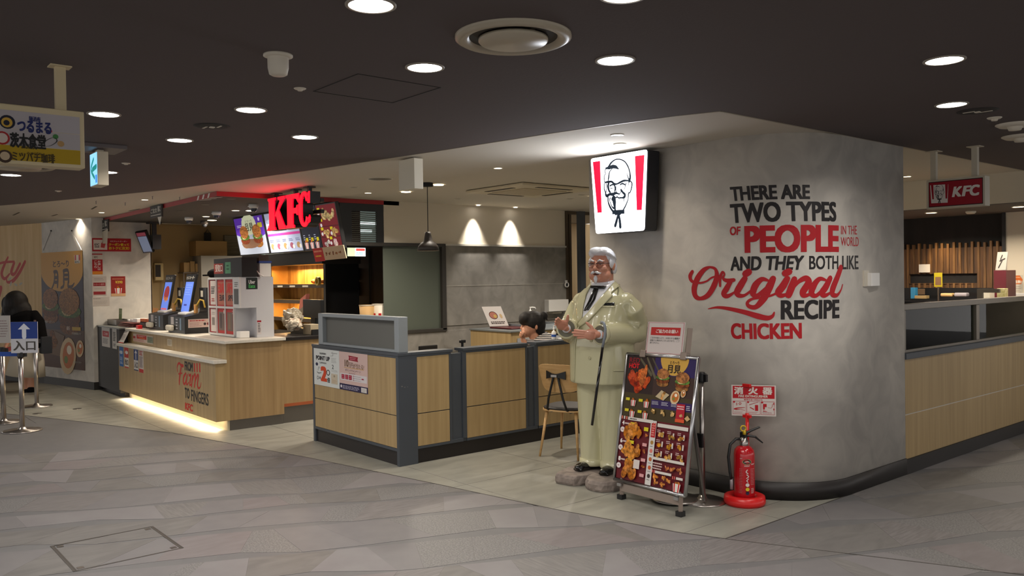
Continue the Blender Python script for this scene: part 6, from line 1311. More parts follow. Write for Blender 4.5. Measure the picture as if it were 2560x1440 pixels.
for x in (.1, .9): MB().box(fp(W_*x, -.03, .01)+Vector((-.02, -.01, -.012)), fp(W_*x, -.03, .01)+Vector((.02, .01, .012))).build('latch', 'alu', t, bevel=.003)
P = Print(fp(.014, .014, 0), ux, uy, W_-.028, H_-.028)
P.rect(0, 0, 1, 1, (92, 14, 24)); P.up()
P.rect(0, .60, .42, 1, (42, 26, 22)); P.rect(.42, .60, 1, 1, (60, 40, 34)); P.rect(0, .50, 1, .70, (64, 52, 26)); P.up()
P.rect(.42, .86, 1, 1, (44, 28, 84)); P.rect(.42, .60, 1, .665, (48, 32, 84)); P.up()
P.stroke([(.2, .98, .02), (.38, .86, .03)], (90, 84, 64)); P.stroke([(.3, .99, .02), (.44, .84, .03)], (96, 88, 68)); P.stroke([(.38, .99, .015), (.5, .88, .02)], (80, 72, 58))
pts = [(.70+.20*math.cos(math.radians(a)), 1.0-.0+.135*math.sin(math.radians(a))) for a in range(180, 361, 12)]; P.poly(pts, (204, 160, 70)); P.up()
P.text('とろ〜り', .64, .955, .77, .98, (50, 36, 22), .03); P.text('月見', .60, .885, .80, .95, (46, 32, 20), .04)
P.text('RED', .03, .945, .19, .985, (150, 24, 34), 0); P.text('HOT', .03, .90, .19, .94, (200, 24, 34), .05); P.up()
chicken(P, .20, .80, .34, 15, (176, 60, 20)); P.up(); chicken(P, .24, .86, .16, 6, (200, 96, 36)); P.up(); P.stroke([(.25, .80, .08), (.29, .87, .06), (.30, .92, .035)], (204, 110, 50, 1))
burger(P, .56, .85, .17); burger(P, .84, .83, .18); P.up(); P.up(); P.up(); P.up(); P.poly([(.48, .69), (.60, .665), (.68, .715), (.56, .745)], (186, 168, 134)); wrap(P, .76, .70, .15); P.up(); chicken(P, .58, .71, .13, 5, (196, 140, 80)); wrap(P, .87, .735, .08)
for i in range(4):
    x, y = .04+.20*(i % 2), .635-.09*(i//2); P.rect(x, y, x+.06, y+.022, (206, 194, 40)); bucket(P, x+.12, y-.005, .10)
for i in range(3): P.lines(.44+.14*i, .625, .54+.14*i, .655, 3, (200, 196, 210), .4); chicken(P, .48+.14*i, .575, .10, 5, (206, 170, 110))
P.rect(.80, .52, .915, .655, (170, 20, 40)); P.rect(.795, .515, .92, .54, (206, 80, 40)); P.lines(.93, .61, .99, .65, 3, (200, 196, 210), .4); P.up(); chicken(P, .86, .57, .07, 5, (190, 150, 110)); P.lines(.81, .61, .905, .645, 2, (230, 190, 190), .5); P.poly([(.92, .55), (.96, .53), (1., .55), (.96, .575)], (190, 160, 110))
P.up(); P.rect(.11, .478, .49, .503, (206, 200, 192)); P.rect(.56, .458, .99, .486, (206, 200, 192)); P.rect(.46, .0, .545, .5, (204, 200, 196)); P.up(); P.rect(.475, .37, .54, .48, (170, 30, 34)); P.lines(.14, .482, .26, .498, 1, (60, 50, 50), .5); P.lines(.485, .38, .53, .47, 5, (226, 150, 140), .5)
for x in (.02, .055, .09): P.rect(x-.01, .48, x+.01, .505, (200, 110, 90) if x != .055 else (206, 200, 192))
for x in (.495, .525): P.rect(x+.0, .459, x+.014, .486, (200, 90, 80))
for k in range(5): q = .33-.065*k; P.ell(.505, q, .022, .016, ((160, 120, 60), (206, 120, 110), (176, 96, 50), (186, 84, 40), (60, 50, 46))[k]); P.lines(.48, q-.034, .53, q-.026, 1, (100, 96, 92), .5)
for k, n_ in enumerate('468'):
    y = .445-.145*k; P.text(n_, .03, y-.012, .065, y+.022, (226, 220, 216), .05); P.lines(.07, y-.006, .15, y+.012, 1, (214, 190, 186), .7); P.rect(.16, y-.008, .24, y+.018, (206, 190, 30)); P.ell(.045, y-.05, .035, .022, (216, 206, 204)); P.up(); chicken(P, .21, y-.065, .27, 16, (196, 124, 44)); P.lines(.03, y-.055, .06, y-.045, 1, (140, 60, 60), .5)
    if k == 2: P.rect(.27, y-.05, .36, y+.02, (206, 196, 190))
for k in range(7): y = .43-.06*k; (P.rect(.375, y-.02, .44, y+.01, (206, 190, 30)) if k in (0,) else P.rect(.375, y-.02, .44, y+.005, (206, 150, 150)) if k in (2, 4, 6) else chicken(P, .41, y, .08, 4, (190, 110, 50)))
for r_i in range(3):
    for c_i in range(3): x, y = .62+.145*c_i, .415-.075*r_i; chicken(P, x+.0, y-.02, .11, 5, (196, 146, 70) if r_i != 1 else (206, 140, 30)); P.lines(x-.05, y, x+.01, y+.025, 2, (214, 190, 186), .4); P.rect(x+.03, y-.03, x+.05, y+.012, (206, 196, 186))
P.rect(.555, .205, .99, .226, (206, 200, 192)); P.rect(.60, .105, .83, .124, (206, 200, 192)); P.rect(.90, .09, .99, .108, (206, 200, 192)); P.up(); P.lines(.56, .13, .70, .19, 3, (206, 180, 176), .5)
for x in (.76, .84, .93): chicken(P, x, .155, .09, 6, (190, 120, 70))
for x, y in ((.62, .08), (.72, .08), (.62, .035), (.72, .03), (.79, .06)): chicken(P, x, y, .09, 5, (200, 130, 60))
for x in (.565, .59): P.rect(x-.006, .105, x+.006, .126, (206, 96, 90)); P.rect(x+.285, .088, x+.297, .110, (206, 96, 90))
bucket(P, .92, .045, .13); P.build('menu_poster', t)
# card on top
P = Print(fp(.19, H_+.012, .006), ux, uy, .36, .235); P.sheet((200, 190, 186), .003)
for a in ((.02, .02, .98, .03), (.02, .97, .98, .98), (.02, .02, .03, .98), (.97, .02, .98, .98)): P.rect(*a, (170, 70, 80))
P.rect(.10, .58, .90, .83, (180, 40, 38)); P.up(); P.text('ご協力のお願い', .24, .65, .84, .77, (226, 206, 200), .04); P.text('ご注文内容により、お待ちする種類が', .10, .47, .90, .53, (60, 66, 66), .01); P.text('前後する場合がございますので、ご了', .10, .39, .90, .45, (60, 66, 66), .01); P.text('承ください。', .10, .31, .36, .37, (60, 66, 66), .01)
tag(P.build('request_card'), 'white request card with red heading on top of the poster stand', 'card')
# ================================================================== belt posts
def stanchion(loc, label, h=.93, r=.019, grp=None, rb=.17, mt='steel'):
    t = thing('barrier_post', label, 'barrier post', loc, 0, grp); L = lambda m_, n_, mt_, **k: m_.build(n_, mt_, t, local=True, **k)
    L(MB().lathe((0, 0, 0), [(rb, 0), (rb, .006), (rb*.97, .012), (.05, .018), (r*1.5, .03), (r, .05)], n=40), 'base_plate', mt, smooth=True)
    L(MB().lathe((0, 0, 0), [(r, .03), (r, h)], n=20), 'pole', mt, smooth=True)
    L(MB().lathe((0, 0, 0), [(r*1.3, h-.07), (r*1.4, h-.06), (r*1.4, h-.005), (r*1.1, h+.004)], n=16).box((-.012, r, h-.065), (.012, r*2.3, h-.012)).box((r, -.012, h-.065), (r*2.3, .012, h-.012)), 'belt_head', 'black')
    return t
p1 = onz(1757, 1250); s1_ = stanchion((p1.x+.02, p1.y-.03, 0), 'front brushed steel barrier post behind the poster stand', .94, .022, None, .17)
s2_ = stanchion((p1.x-.13, p1.y-.16, .013), 'rear brushed steel barrier post nearly hidden by the poster stand', .92, .022, None, .17)
tag(MB().box((p1.x-.0, p1.y-.07, .40), (p1.x+.05, p1.y-.048, .50)).build('belt_clip', 'black'), 'small black belt clip halfway up the steel posts', 'clip')
g_ = [onz(56, 1077), onz(92, 1016), onz(10, 1056)]
stanchion(g_[0], 'steel barrier post carrying the blue and white entrance sign', .90, .026, None, .20, 'steel')
stanchion(g_[1], 'steel barrier post nearest to the standing person', .92, .026, None, .19, 'steel')
stanchion(g_[2], 'steel barrier post at the very left edge', .90, .026, None, .19, 'steel')
tag(MB().box(Vector((g_[1].x-.012, g_[1].y-.012, .935)), Vector((g_[1].x+.012, g_[1].y+.012, 1.17))).build('rolled_slip', mat('slip_brown', (110, 80, 74), .7)), 'thin upright brown slip on top of the post near the person', 'slip')
def belt(a, b, label, mt): a, b = Vector(a), Vector(b); o = MB().prism([a, b, b+Vector((0, 0, .05)), a+Vector((0, 0, .05))], ((b-a).normalized().cross(Vector((0, 0, 1))))*.003).build('barrier_belt', mt); return tag(o, label, 'belt')
belt((g_[0].x-.03, g_[0].y, .84), (g_[0].x-1.4, g_[0].y-1.5, .86), 'blue barrier belt running off to the left edge', mat('belt_blue', (20, 66, 150), .6))
belt((g_[1].x-.03, g_[1].y, .85), (g_[2].x-.03, g_[2].y+.03, .84), 'dark red barrier belt behind the entrance sign', mat('belt_red', (110, 16, 22), .6))
q = g_[0]; P = Print((q.x-.135, q.y-.20, .975), RT.xy.to_3d().normalized(), Vector((0, 0, 1)), .30, .35)
c0 = at(28, 883, (q-EY).dot(FW)-.05); P.o = c0+Vector((0, 0, .0)); P.n = Vector((0, 0, 0))-FW.xy.to_3d().normalized()
P.sheet((190, 190, 196), .01); P.rect(0, .46, 1, 1, (30, 56, 128)); P.up(); P.stroke([(.5, .52, .16), (.5, .78, .16)], (206, 210, 220)); P.poly([(.27, .76), (.73, .76), (.5, .95)], (206, 210, 220)); P.text('入口', .08, .08, .92, .40, (70, 66, 62), .03); tag(P.build('entrance_sign'), 'blue and white up-arrow entrance sign on a barrier post', 'sign')
P = Print((0, 0, 0), RT.xy.to_3d().normalized(), Vector((0, 0, 1)), .22, .33); P.o = at(-20, 858, (g_[2]-EY).dot(FW)); P.n = -FW.xy.to_3d().normalized(); P.sheet((176, 172, 168), .01); P.up(); P.lines(.1, .2, .9, .85, 7, (130, 110, 110), .3); tag(P.build('guide_sign'), 'pale printed card on the barrier post at the left edge', 'sign')
# ================================================================== fire extinguisher
ex = Vector((-3.50, 5.10, 0)); t = thing('fire_extinguisher', 'red fire extinguisher with black hose in a red floor stand', 'fire extinguisher', ex)
zx = lambda py: (EYE + (ray(1880, py)*((ex-EY).dot(FW))).z)
ered = mat('extinguisher_red', (176, 12, 24), .22, coat=.4); sred = mat('stand_red', (206, 30, 30), .3)
MB().lathe(ex, [(.07, .03), (.074, .06), (.074, .36), (.068, .39), (.05, .41), (.03, .42)], n=36).build('cylinder', ered, t, smooth=True)
MB().lathe(ex, [(.03, .415), (.032, .425), (.032, .455), (.024, .46), (.022, .48)], n=20).ell(ex+Vector((.0, -.025, .462)), (.018, .014, .018)).build('valve', 'steel', t, smooth=True)
s_ = RT.xy.to_3d().normalized(); v_ = -FW.xy.to_3d().normalized()
m = MB(); m.box(ex+Vector((-.02, -.02, .475)), ex+Vector((.02, .02, .515))); m.tube([ex+Vector((0, 0, .50)), ex+s_*.05+Vector((0, 0, .525)), ex+s_*.115+Vector((0, 0, .55))], [.012, .009, .007], 0, 6); m.tube([ex+s_*.02+Vector((0, 0, .49)), ex+s_*.08+Vector((0, 0, .48)), ex+s_*.135+Vector((0, 0, .435))], [.010, .009, .005], 0, 6); m.build('handle', 'black', t)
MB().tube([ex-s_*.01+v_*.022+Vector((0, 0, .545))+(s_*math.cos(a)+Vector((0, 0, 1))*math.sin(a))*.019 for a in [2*math.pi*i/16 for i in range(17)]], .0055, 0, 8).box(ex-s_*.005+v_*.022+Vector((-.008, -.005, .50)), ex+v_*.022+Vector((.008, .005, .53))).build('safety_pin', mat('pin_yellow', (196, 164, 30), .4), t, smooth=True)
MB().tube([ex-s_*.02+Vector((0, 0, .465)), ex-s_*.06+v_*.01+Vector((0, 0, .468)), ex-s_*.105+v_*.02+Vector((0, 0, .43)), ex-s_*.118+v_*.02+Vector((0, 0, .34)), ex-s_*.108+v_*.02+Vector((0, 0, .23)), ex-s_*.10+v_*.02+Vector((0, 0, .18))], .0105, 0, 10).build('hose', 'black', t, smooth=True)
MB().tube([ex-s_*.10+v_*.02+Vector((0, 0, .185)), ex-s_*.099+v_*.02+Vector((0, 0, .165)), ex-s_*.098+v_*.02+Vector((0, 0, .11))], [.010, .012, .012], 0, 10).build('nozzle', mat('nozzle_grey', (150, 140, 146), .4), t, smooth=True)
base = MB(); base.lathe(ex, [(.140, 0), (.148, .02), (.142, .06), (.118, .07), (.085, .055), (.08, .03)], n=40); base.build('stand_base', sred, t, smooth=True)
# label wrapped on the cylinder
av = math.atan2(v_.y, v_.x)
PL = Print((0, 0, 0), (1, 0, 0), (0, 0, 1), 1, 1, mapf=lambda x, y, z: ex+Vector((math.cos(av+x/.075)*(.0748+z), math.sin(av+x/.075)*(.0748+z), y)))
PL.w = 1; PL.h = 1
wc = (206, 190, 186)
PL.ell(-.0, .315, .034, .020, (150, 140, 90)); PL.up(); PL.ell(0, .315, .029, .015, (30, 30, 36)); PL.up(); PL.stroke([(-.02, .312, .003), (0, .318, .006), (.02, .314, .003)], (190, 190, 180)); PL.lines(-.05, .335, -.03, .342, 1, wc, .6)
PL.lines(-.02, .28, .02, .293, 2, wc, .5); PL.lines(.03, .292, .06, .303, 2, wc, .6); PL.lines(-.055, .09, -.03, .27, 16, (186, 110, 110), .3); PL.lines(.022, .15, .055, .27, 12, (196, 130, 130), .35)
PL.stroke([(.0, .26, .006), (-.008, .245, .008), (.004, .232, .006)], wc); PL.stroke([(-.004, .225, .007), (.008, .212, .006), (-.006, .20, .006)], wc); PL.stroke([(.006, .195, .006), (-.004, .182, .008), (.004, .17, .004)], wc)
PL.ell(0, .152, .013, .013, (214, 206, 200)); PL.ell(0, .121, .013, .013, (206, 186, 40)); PL.ell(0, .094, .012, .012, (40, 36, 60)); PL.lines(.026, .09, .05, .13, 4, wc, .4); PL.build('label_print', t)
t = thing('extinguisher_sign', 'white and red fire extinguisher sign board on a red pole', 'sign', ex+Vector((.02, .06, .4)))
nb = Vector((math.sin(math.radians(36)), -math.cos(math.radians(36)), 0)); ub = Vector((-nb.y, nb.x, 0)); bc = ex+Vector((-.005, .05, 0))
dd0 = (bc-EY).dot(FW); zt_, zb_ = at(1884, 963, dd0).z, at(1884, 1040, dd0).z; cxp = at(1884, 1000, dd0)
P = Print(cxp-ub*.155+Vector((0, 0, zb_-cxp.z)), ub, (0, 0, 1), .31, zt_-zb_); P.sheet((206, 196, 190), .006)
P.rect(.03, .57, .97, .97, (176, 20, 32)); P.up(); P.text('消', .06, .70, .27, .94, (214, 204, 196), .05); P.text('火', .38, .70, .60, .94, (214, 204, 196), .05); P.text('器', .70, .70, .92, .94, (214, 204, 196), .05); P.text('FIRE EXTINGUISHER', .16, .60, .82, .68, (214, 200, 190), .04); P.text('使用方法 OPERATE', .28, .50, .70, .555, (176, 30, 40), .02)
for k in range(3):
    x = .03+.317*k
    for r_ in ((x, .05, x+.30, .06), (x, .47, x+.30, .48), (x, .05, x+.006, .48), (x+.294, .05, x+.30, .48)): P.rect(*r_, (176, 60, 70))
    P.rect(x+.01, .42, x+.05, .47, (176, 20, 32)); P.lines(x+.03, .08, x+.26, .14, 2, (170, 90, 96), .3)
rr_ = (176, 20, 32); P.stroke([(.07, .22, .04), (.14, .25, .03), (.30, .27, .012)], rr_); P.stroke([(.1, .2, .03), (.2, .2, .012), (.3, .18, .01)], rr_); P.stroke([(.19, .36, .012), (.22, .40, .012), (.19, .44, .012), (.17, .39, .012), (.19, .36, .012)], rr_); P.stroke([(.12, .34, .015), (.12, .42, .015)], rr_)
P.rect(.53, .17, .60, .36, rr_); P.stroke([(.40, .36, .012), (.52, .42, .012), (.60, .45, .01)], rr_); P.stroke([(.42, .28, .02), (.5, .22, .025)], rr_); P.rect(.71, .30, .79, .40, rr_); P.rect(.71, .22, .75, .30, rr_); P.stroke([(.72, .17, .03), (.8, .15, .01)], rr_); P.stroke([(.82, .28, .008), (.9, .28, .008), (.92, .40, .008)], rr_); P.rect(.94, .20, .96, .26, rr_); P.rect(.94, .38, .96, .44, rr_)
P.build('print', t)
pr_ = bc+nb*-.012; MB().tube([Vector((pr_.x, pr_.y, .05)), Vector((pr_.x, pr_.y, zb_+.02))], .013, 0, 10).build('pole', sred, t, smooth=True)
for z in (zb_-.012, zt_-.01): MB().box(pr_+ub*-.03*0+Vector((-.03, -.012, z)), pr_+Vector((.03, .012, z+.02))).build('clamp', sred, t)
# ================================================================== left wall items
xh = Vector((K0[0]-K1[0], K0[1]-K1[1], 0)).normalized()
la = lambda px, py: onl(px, py, K1, K0)
bl, tr = la(108, 915), la(209, 626); brr = la(214, 915); w = (brr-bl).length; w = (la(210, 770)-la(106, 770)).length
nf = Vector((xh.y, -xh.x, 0))
P = Print(Vector((la(106, 770).x, la(106, 770).y, bl.z))+nf*.006, xh, (0, 0, 1), w, tr.z-bl.z)
P.sheet((40, 26, 22), .004); P.rect(0, 0, 1, .33, (74, 42, 24)); P.rect(0, .33, 1, .80, (36, 22, 44)); P.up()
pts = [(.5+.52*math.cos(math.radians(a)), .86+.20*math.sin(math.radians(a))) for a in range(180, 361, 10)]; P.poly([(0, 1), *[(max(0, min(1, x)), y) for x, y in pts], (1, 1)][::1], (182, 130, 40)); P.up()
P.text('とろ〜り', .30, .87, .68, .925, (64, 34, 20), .03)
P.stroke([(.34, .83, .03), (.32, .74, .03), (.24, .67, .02)], (58, 28, 20)); P.stroke([(.32, .83, .03), (.40, .825, .03), (.41, .76, .035), (.40, .70, .03)], (58, 28, 20)); P.stroke([(.34, .78, .03), (.40, .78, .03)], (58, 28, 20)); P.stroke([(.34, .74, .03), (.40, .74, .03)], (58, 28, 20))
P.stroke([(.56, .83, .03), (.55, .74, .03)], (58, 28, 20)); P.stroke([(.55, .835, .03), (.66, .835, .03), (.67, .74, .03)], (58, 28, 20)); P.stroke([(.57, .80, .025), (.65, .80, .025)], (58, 28, 20)); P.stroke([(.57, .765, .025), (.65, .765, .025)], (58, 28, 20)); P.stroke([(.56, .74, .03), (.54, .705, .03), (.48, .69, .02)], (58, 28, 20)); P.stroke([(.66, .74, .03), (.66, .70, .035), (.74, .70, .03), (.80, .73, .012)], (58, 28, 20))
P.poly([(.82, .895), (.94, .895), (.95, .965), (.81, .965)], (196, 186, 170)); P.up(); P.rect(.825, .92, .855, .965, (160, 30, 26)); P.rect(.915, .92, .945, .965, (160, 30, 26)); P.text('KFC', .83, .898, .93, .915, (40, 30, 30), .03)
burger(P, .22, .545, .36, .2); burger(P, .67, .505, .47, .15); P.up(); P.up(); P.up(); P.up(); P.text('月見チーズフィレ', .05, .385, .32, .405, (190, 184, 174), .03); P.rect(.73, .33, .93, .36, (186, 150, 30)); P.text('新', .60, .33, .69, .365, (190, 170, 160), .04); P.text('月見和風カツ', .72, .295, .94, .315, (190, 184, 174), .03)
P.poly([(.12, .12), (.42, .10), (.55, .28), (.3, .32)], (104, 74, 48)); P.up(); chicken(P, .25, .22, .34, 8, (130, 80, 36)); wrap(P, .62, .11, .44); wrap(P, .9, .18, .2); P.up(); P.up(); P.up(); P.text('月見ツイスター', .76, .055, .94, .072, (180, 174, 160), .02); P.build('print')
bn = [o for o in C.objects if o.name.startswith('print') and not o.parent][-1]; bn.name = 'hanging_banner'; tag(bn, 'tall moon burger banner hanging on the angled grey wall', 'banner')
for a, b in (((110, 626), (129, 577)), ((205, 624), (181, 577))): tag(MB().tube([la(*a)+nf*.01, la(*b)+nf*.01], .003, 0, 5).build('banner_cord', 'dsteel'), ('left' if a[0] < 150 else 'right')+' cord holding up the moon burger banner', 'cord', 'banner cords')
for p in ((129, 577), (181, 577)): tag(MB().ell(la(*p)+nf*.01, (.012, .012, .012)).build('wall_hook', 'black'), ('left' if p[0] < 150 else 'right')+' black wall hook above the moon burger banner', 'hook', 'banner hooks')
# posters on the grey return x = XG
def px_(name, label, cat, tl, br, body, draw): P = prx(XG+.003, tl, br); P.sheet(body); draw(P); return tag(P.build(name), label, cat)
def d_c(P): P.rect(.03, .12, .38, .88, (204, 192, 186)); P.up(); P.text('KFC', .06, .4, .18, .6, (60, 50, 50), .03); P.rect(.06, .3, .18, .36, (60, 50, 50)); P.poly([(.21, .3), (.31, .25), (.34, .6), (.23, .65)], (170, 60, 60)); P.ell(.29, .68, .04, .1, (120, 30, 34)); P.text('KFCネットオーダー', .46, .72, .90, .84, (216, 186, 180), .03, shear=.05); P.text('クーポン使って', .42, .42, .95, .64, (206, 186, 30), .04); P.text('おトクに注文!', .42, .14, .95, .37, (206, 186, 30), .04)
px_('coupon_banner', 'wide red coupon banner with yellow lettering, topmost on the grey wall', 'poster', (230, 595), (328, 629), (160, 16, 26), d_c)
def d_k(P): P.rect(0, .72, 1, .95, (190, 180, 170)); P.rect(0, 0, 1, .15, (196, 120, 30)); P.up(); P.text('KFC', .2, .78, .55, .88, (70, 60, 56), .02); P.vtext('お渡しは', .52, .2, .82, .68, (206, 190, 184), .03); P.vtext('こちら', .18, .3, .46, .68, (206, 190, 184), .03)
px_('pickup_poster', 'narrow red poster with vertical white lettering under the coupon banner', 'poster', (230, 634), (257, 686), (156, 24, 30), d_k)
px_('white_notice', 'white notice with two dark red bars, below the narrow red poster', 'notice', (230, 691), (267, 739), (176, 166, 158), lambda P: (P.rect(.08, .5, .92, .68, (130, 30, 36)), P.rect(.08, .06, .92, .22, (130, 30, 36)), P.up(), P.text('レシート番号', .15, .54, .85, .64, (190, 150, 146), .01), P.lines(.15, .78, .85, .92, 2, (130, 124, 120), .3), P.lines(.15, .32, .85, .4, 1, (140, 134, 130), .3)))
px_('price_poster', 'square dark red poster with fried potato bucket and price', 'poster', (277, 691), (314, 740), (140, 34, 26), lambda P: (P.rect(0, 0, 1, .14, (190, 150, 110)), P.up(), P.text('¥390', .3, .64, .8, .78, (206, 170, 60), .04), P.lines(.1, .82, .9, .92, 1, (200, 130, 100), .4), bucket(P, .5, .34, .62)))
px_('lower_notice', 'white landscape notice lowest on the grey wall', 'notice', (231, 743), (274, 764), (176, 168, 160), lambda P: (P.lines(.05, .75, .5, .9, 1, (120, 110, 106), .4), P.lines(.1, .15, .9, .6, 3, (140, 134, 126), .2)))
# red script and leaves on the wood wall
lw = lambda px, py: onl(px, py, K2, K1)
wv = Vector((K1[0]-K2[0], K1[1]-K2[1], 0)).normalized(); nw = Vector((wv.y, -wv.x, 0))
PS = Print((K2[0], K2[1], 0), wv, (0, 0, 1), 1, 1); PS.n = nw
wl_ = lambda x, y: (lambda q: ((q-Vector((K2[0], K2[1], q.z))).dot(wv), q.z))(lw(x*.4167, 520+y*.4167))
def rs2(pts, col=(168, 28, 22)): PS.stroke([(*wl_(x, y), w_*.0031) for x, y, w_ in pts], col)
rs2([(48, 296, 12), (25, 345, 20), (10, 395, 24), (28, 425, 18), (58, 395, 10)]); rs2([(-10, 335, 12), (30, 325, 14), (85, 322, 12)]); rs2([(85, 330, 18), (68, 385, 24), (88, 395, 18), (120, 335, 18)]); rs2([(150, 322, 18), (118, 385, 22), (80, 435, 22), (45, 445, 14), (40, 425, 8)]); rs2([(5, 480, 30), (-8, 530, 30)])
for x, y, r_ in ((60, 425, 30), (95, 460, -20), (125, 455, 20), (65, 455, 60), (30, 610, 50), (10, 640, -30), (-5, 600, 0)): c_ = wl_(x, y); PS.ell(c_[0], c_[1], .05, .02, (170, 164, 146), rot=r_)
struct(PS.build('wall_script'))
# floor access hatch, small floor discs
hp = [(-5.876, 1.108), (-5.876, 1.729), (-5.262, 1.729), (-5.262, 1.108)]
t = thing('floor_hatch', 'rectangular floor access hatch with metal edging in the mall floor', 'floor hatch', (-5.57, 1.42, 0))
for i in range(4):
    a, b = Vector((*hp[i], -.004)), Vector((*hp[(i+1) % 4], -.004)); cc = Vector((-5.569, 1.4185, -.004)); wd = .010 if i % 2 else .006; q = lambda p, w_: p+(cc-p)*(w_/.3)
    MB().prism([a, b, q(b, wd), q(a, wd)], (0, 0, .0052)).build('edge_strip', 'dsteel', t); MB().prism([q(a, wd), q(b, wd), q(b, wd*2), q(a, wd*2)], (0, 0, .0050)).build('dark_gap', mat('gap_dark', (64, 58, 52), .7), t)
for x, y in hp: s_x = 1 if x < -5.5 else -1; s_y = 1 if y < 1.4 else -1; MB().box((x+s_x*.03, y+s_y*.03, .0), (x+s_x*.065, y+s_y*.065, .0016)).build('lifting_key', 'steel', t)
for px, py in ((193, 1022), (93, 1034)): tag(MB().lathe(onz(px, py), [(.001, .003), (.05, .003), (.055, 0)], n=20, cap=False).build('floor_socket', 'dsteel'), ('right' if px > 150 else 'left')+' small round metal floor cover near the barrier posts', 'floor cover')
# ================================================================== people
def at_(d): return lambda px, py, dd=0: at(px, py, d+dd)
q = at_(12.75); t = thing('person', 'person seen from behind with long black hair, black top and cream skirt, bending forward', 'person', onz(62, 985)); k = 12.75/FPX
m = MB(); m.ell(q(38, 762, .05), (.12, .12, .15)).tube([q(48, 785), q(52, 805)], .06, 0, 12)
for a in (((60, 915), (63, 945), (66, 975), (66, 983)), ((86, 905), (84, 940), (80, 965), (78, 980))): m.tube([q(*a[0]), q(*a[1]), q(*a[2]), q(*a[3])], [.075, .062, .042, .035], 0, 14)
m.tube([q(22, 850, -.2), q(12, 872, -.3)], [.035, .028], 0, 10).ell(q(10, 878, -.32), (.04, .04, .05))
m.ell(q(60, 850), (.15, .14, .16)); m.build('body', 'skin', t, remesh=.012, smit=2)
m = MB(); m.tube([q(70, 905), q(70, 870), q(66, 845), q(62, 815), (q(58, 790)), q(52, 778)], [.185, .18, .185, .215, .20, .10], 0, 22)
m.tube([q(80, 785), q(96, 805, -.05), q(105, 842, -.1), q(103, 868, -.15)], [.09, .09, .075, .06], 0, 14).tube([q(42, 790), q(24, 815, -.1), q(22, 850, -.2)], [.09, .08, .055], 0, 14); m.build('black_top', 'blackfab', t, remesh=.012, smit=4)
m = MB(); m.tube([q(70, 868), q(68, 900), q(64, 938)], [.19, .235, .27], 0, 26); m.build('skirt', mat('skirt_cream', (186, 176, 158), .9), t, smooth=True)
m = MB(); m.ell(q(40, 756), (.17, .17, .185)).ell(q(52, 775), (.14, .15, .16)).ell(q(28, 785, -.03), (.07, .08, .17)).ell(q(22, 770, -.05), (.07, .08, .14)).ell(q(56, 790), (.12, .12, .12)).ell(q(16, 760), (.06, .07, .12)).tube([q(14, 770), q(10, 795), q(14, 818)], [.05, .045, .01], 0, 8).tube([q(66, 770), q(72, 792), q(70, 812)], [.07, .06, .015], 0, 8).tube([q(30, 780), q(26, 806), q(32, 826)], [.06, .05, .01], 0, 8); m.build('hair', 'hair', t, remesh=.014, smit=2)
for px, py in ((78, 974), (66, 979)): m = MB(); m.ell(q(px, py)+Vector((0, 0, .0)), (.10, .06, .05)).ell(q(px, py)+Vector((-.08, .02, -.01)), (.09, .05, .035)); m.build('shoe', 'blackfab', t, remesh=.009, smit=2)
tag(MB().box(q(112, 900, -.15)+Vector((-.12, -.05, .1)), q(112, 858, -.15)+Vector((.05, .09, .10))).tube([q(106, 860, -.15), q(100, 830, -.1), q(92, 800)], .012, 0, 6).build('shoulder_bag', mat('bag_dark', (30, 32, 38), .7), bevel=.02), 'dark grey shoulder bag hanging at the bending person right side', 'bag')
# seated person behind the partition
q = at_(9.05); t = thing('person', 'seated person with black hair bun and striped top resting the chin on a hand', 'person', (-6.85, 6.05, 0)); f_ = RT*-1
m = MB(); m.ell(q(1327, 817), (.085, .085, .105)).ell(q(1318, 828, -.02), (.060, .065, .065)).ell(q(1312, 838, -.02), (.03, .03, .028)).tube([q(1307, 812, -.02), q(1303.5, 821, -.02), q(1307, 825, -.02)], [.012, .017, .012], 0, 8).ell(q(1306, 831, -.02), (.016, .018, .010)).ell(q(1341, 818, -.09), (.02, .012, .03))
m.tube([q(1332, 832), q(1340, 852)], [.055, .06], 0, 14).tube([q(1306, 846, -.08), q(1311, 856, -.08), q(1322, 880, -.05)], [.026, .03, .036], 0, 12)
m.ell(q(1306, 838, -.08), (.035, .035, .04))
for i in range(4): b = q(1301+i*1.2, 830+i*3.2, -.10); m.tube([q(1307, 834+i*2.5, -.1), b, q(1304, 833+i*3, -.13)], [.012, .011, .009], 0, 8)
m.tube([q(1307, 838, -.12), q(1310, 831, -.13)], [.013, .010], 0, 8); m.tube([q(1340, 850), q(1345, 900), q(1345, 990)], [.1, .15, .15], 0, 16)
m.tube([q(1345, 985), q(1312, 985, -.05)], [.09, .08], 0, 12).tube([q(1312, 985, -.05), q(1312, 1060, -.05)], [.06, .045], 0, 12); m.build('body', 'skin', t, remesh=.0065, smit=2)
stripe = mat('striped_cloth', (206, 200, 196), .9); nt = stripe.node_tree; wv_ = nt.nodes.new('ShaderNodeTexWave'); wv_.bands_direction = 'Z'; wv_.inputs['Scale'].default_value = 17; wv_.inputs['Distortion'].default_value = 1.2; wv_.inputs['Detail'].default_value = 1; rp = nt.nodes.new('ShaderNodeValToRGB'); rp.color_ramp.interpolation = 'CONSTANT'; rp.color_ramp.elements[1].position = .62; rp.color_ramp.elements[0].color = (*lin((200, 194, 190)), 1); rp.color_ramp.elements[1].color = (*lin((24, 22, 30)), 1); tc = nt.nodes.new('ShaderNodeTexCoord'); nt.links.new(tc.outputs['Object'], wv_.inputs[0]); nt.links.new(wv_.outputs[0], rp.inputs[0]); nt.links.new(rp.outputs[0], nt.nodes['Principled BSDF'].inputs['Base Color'])
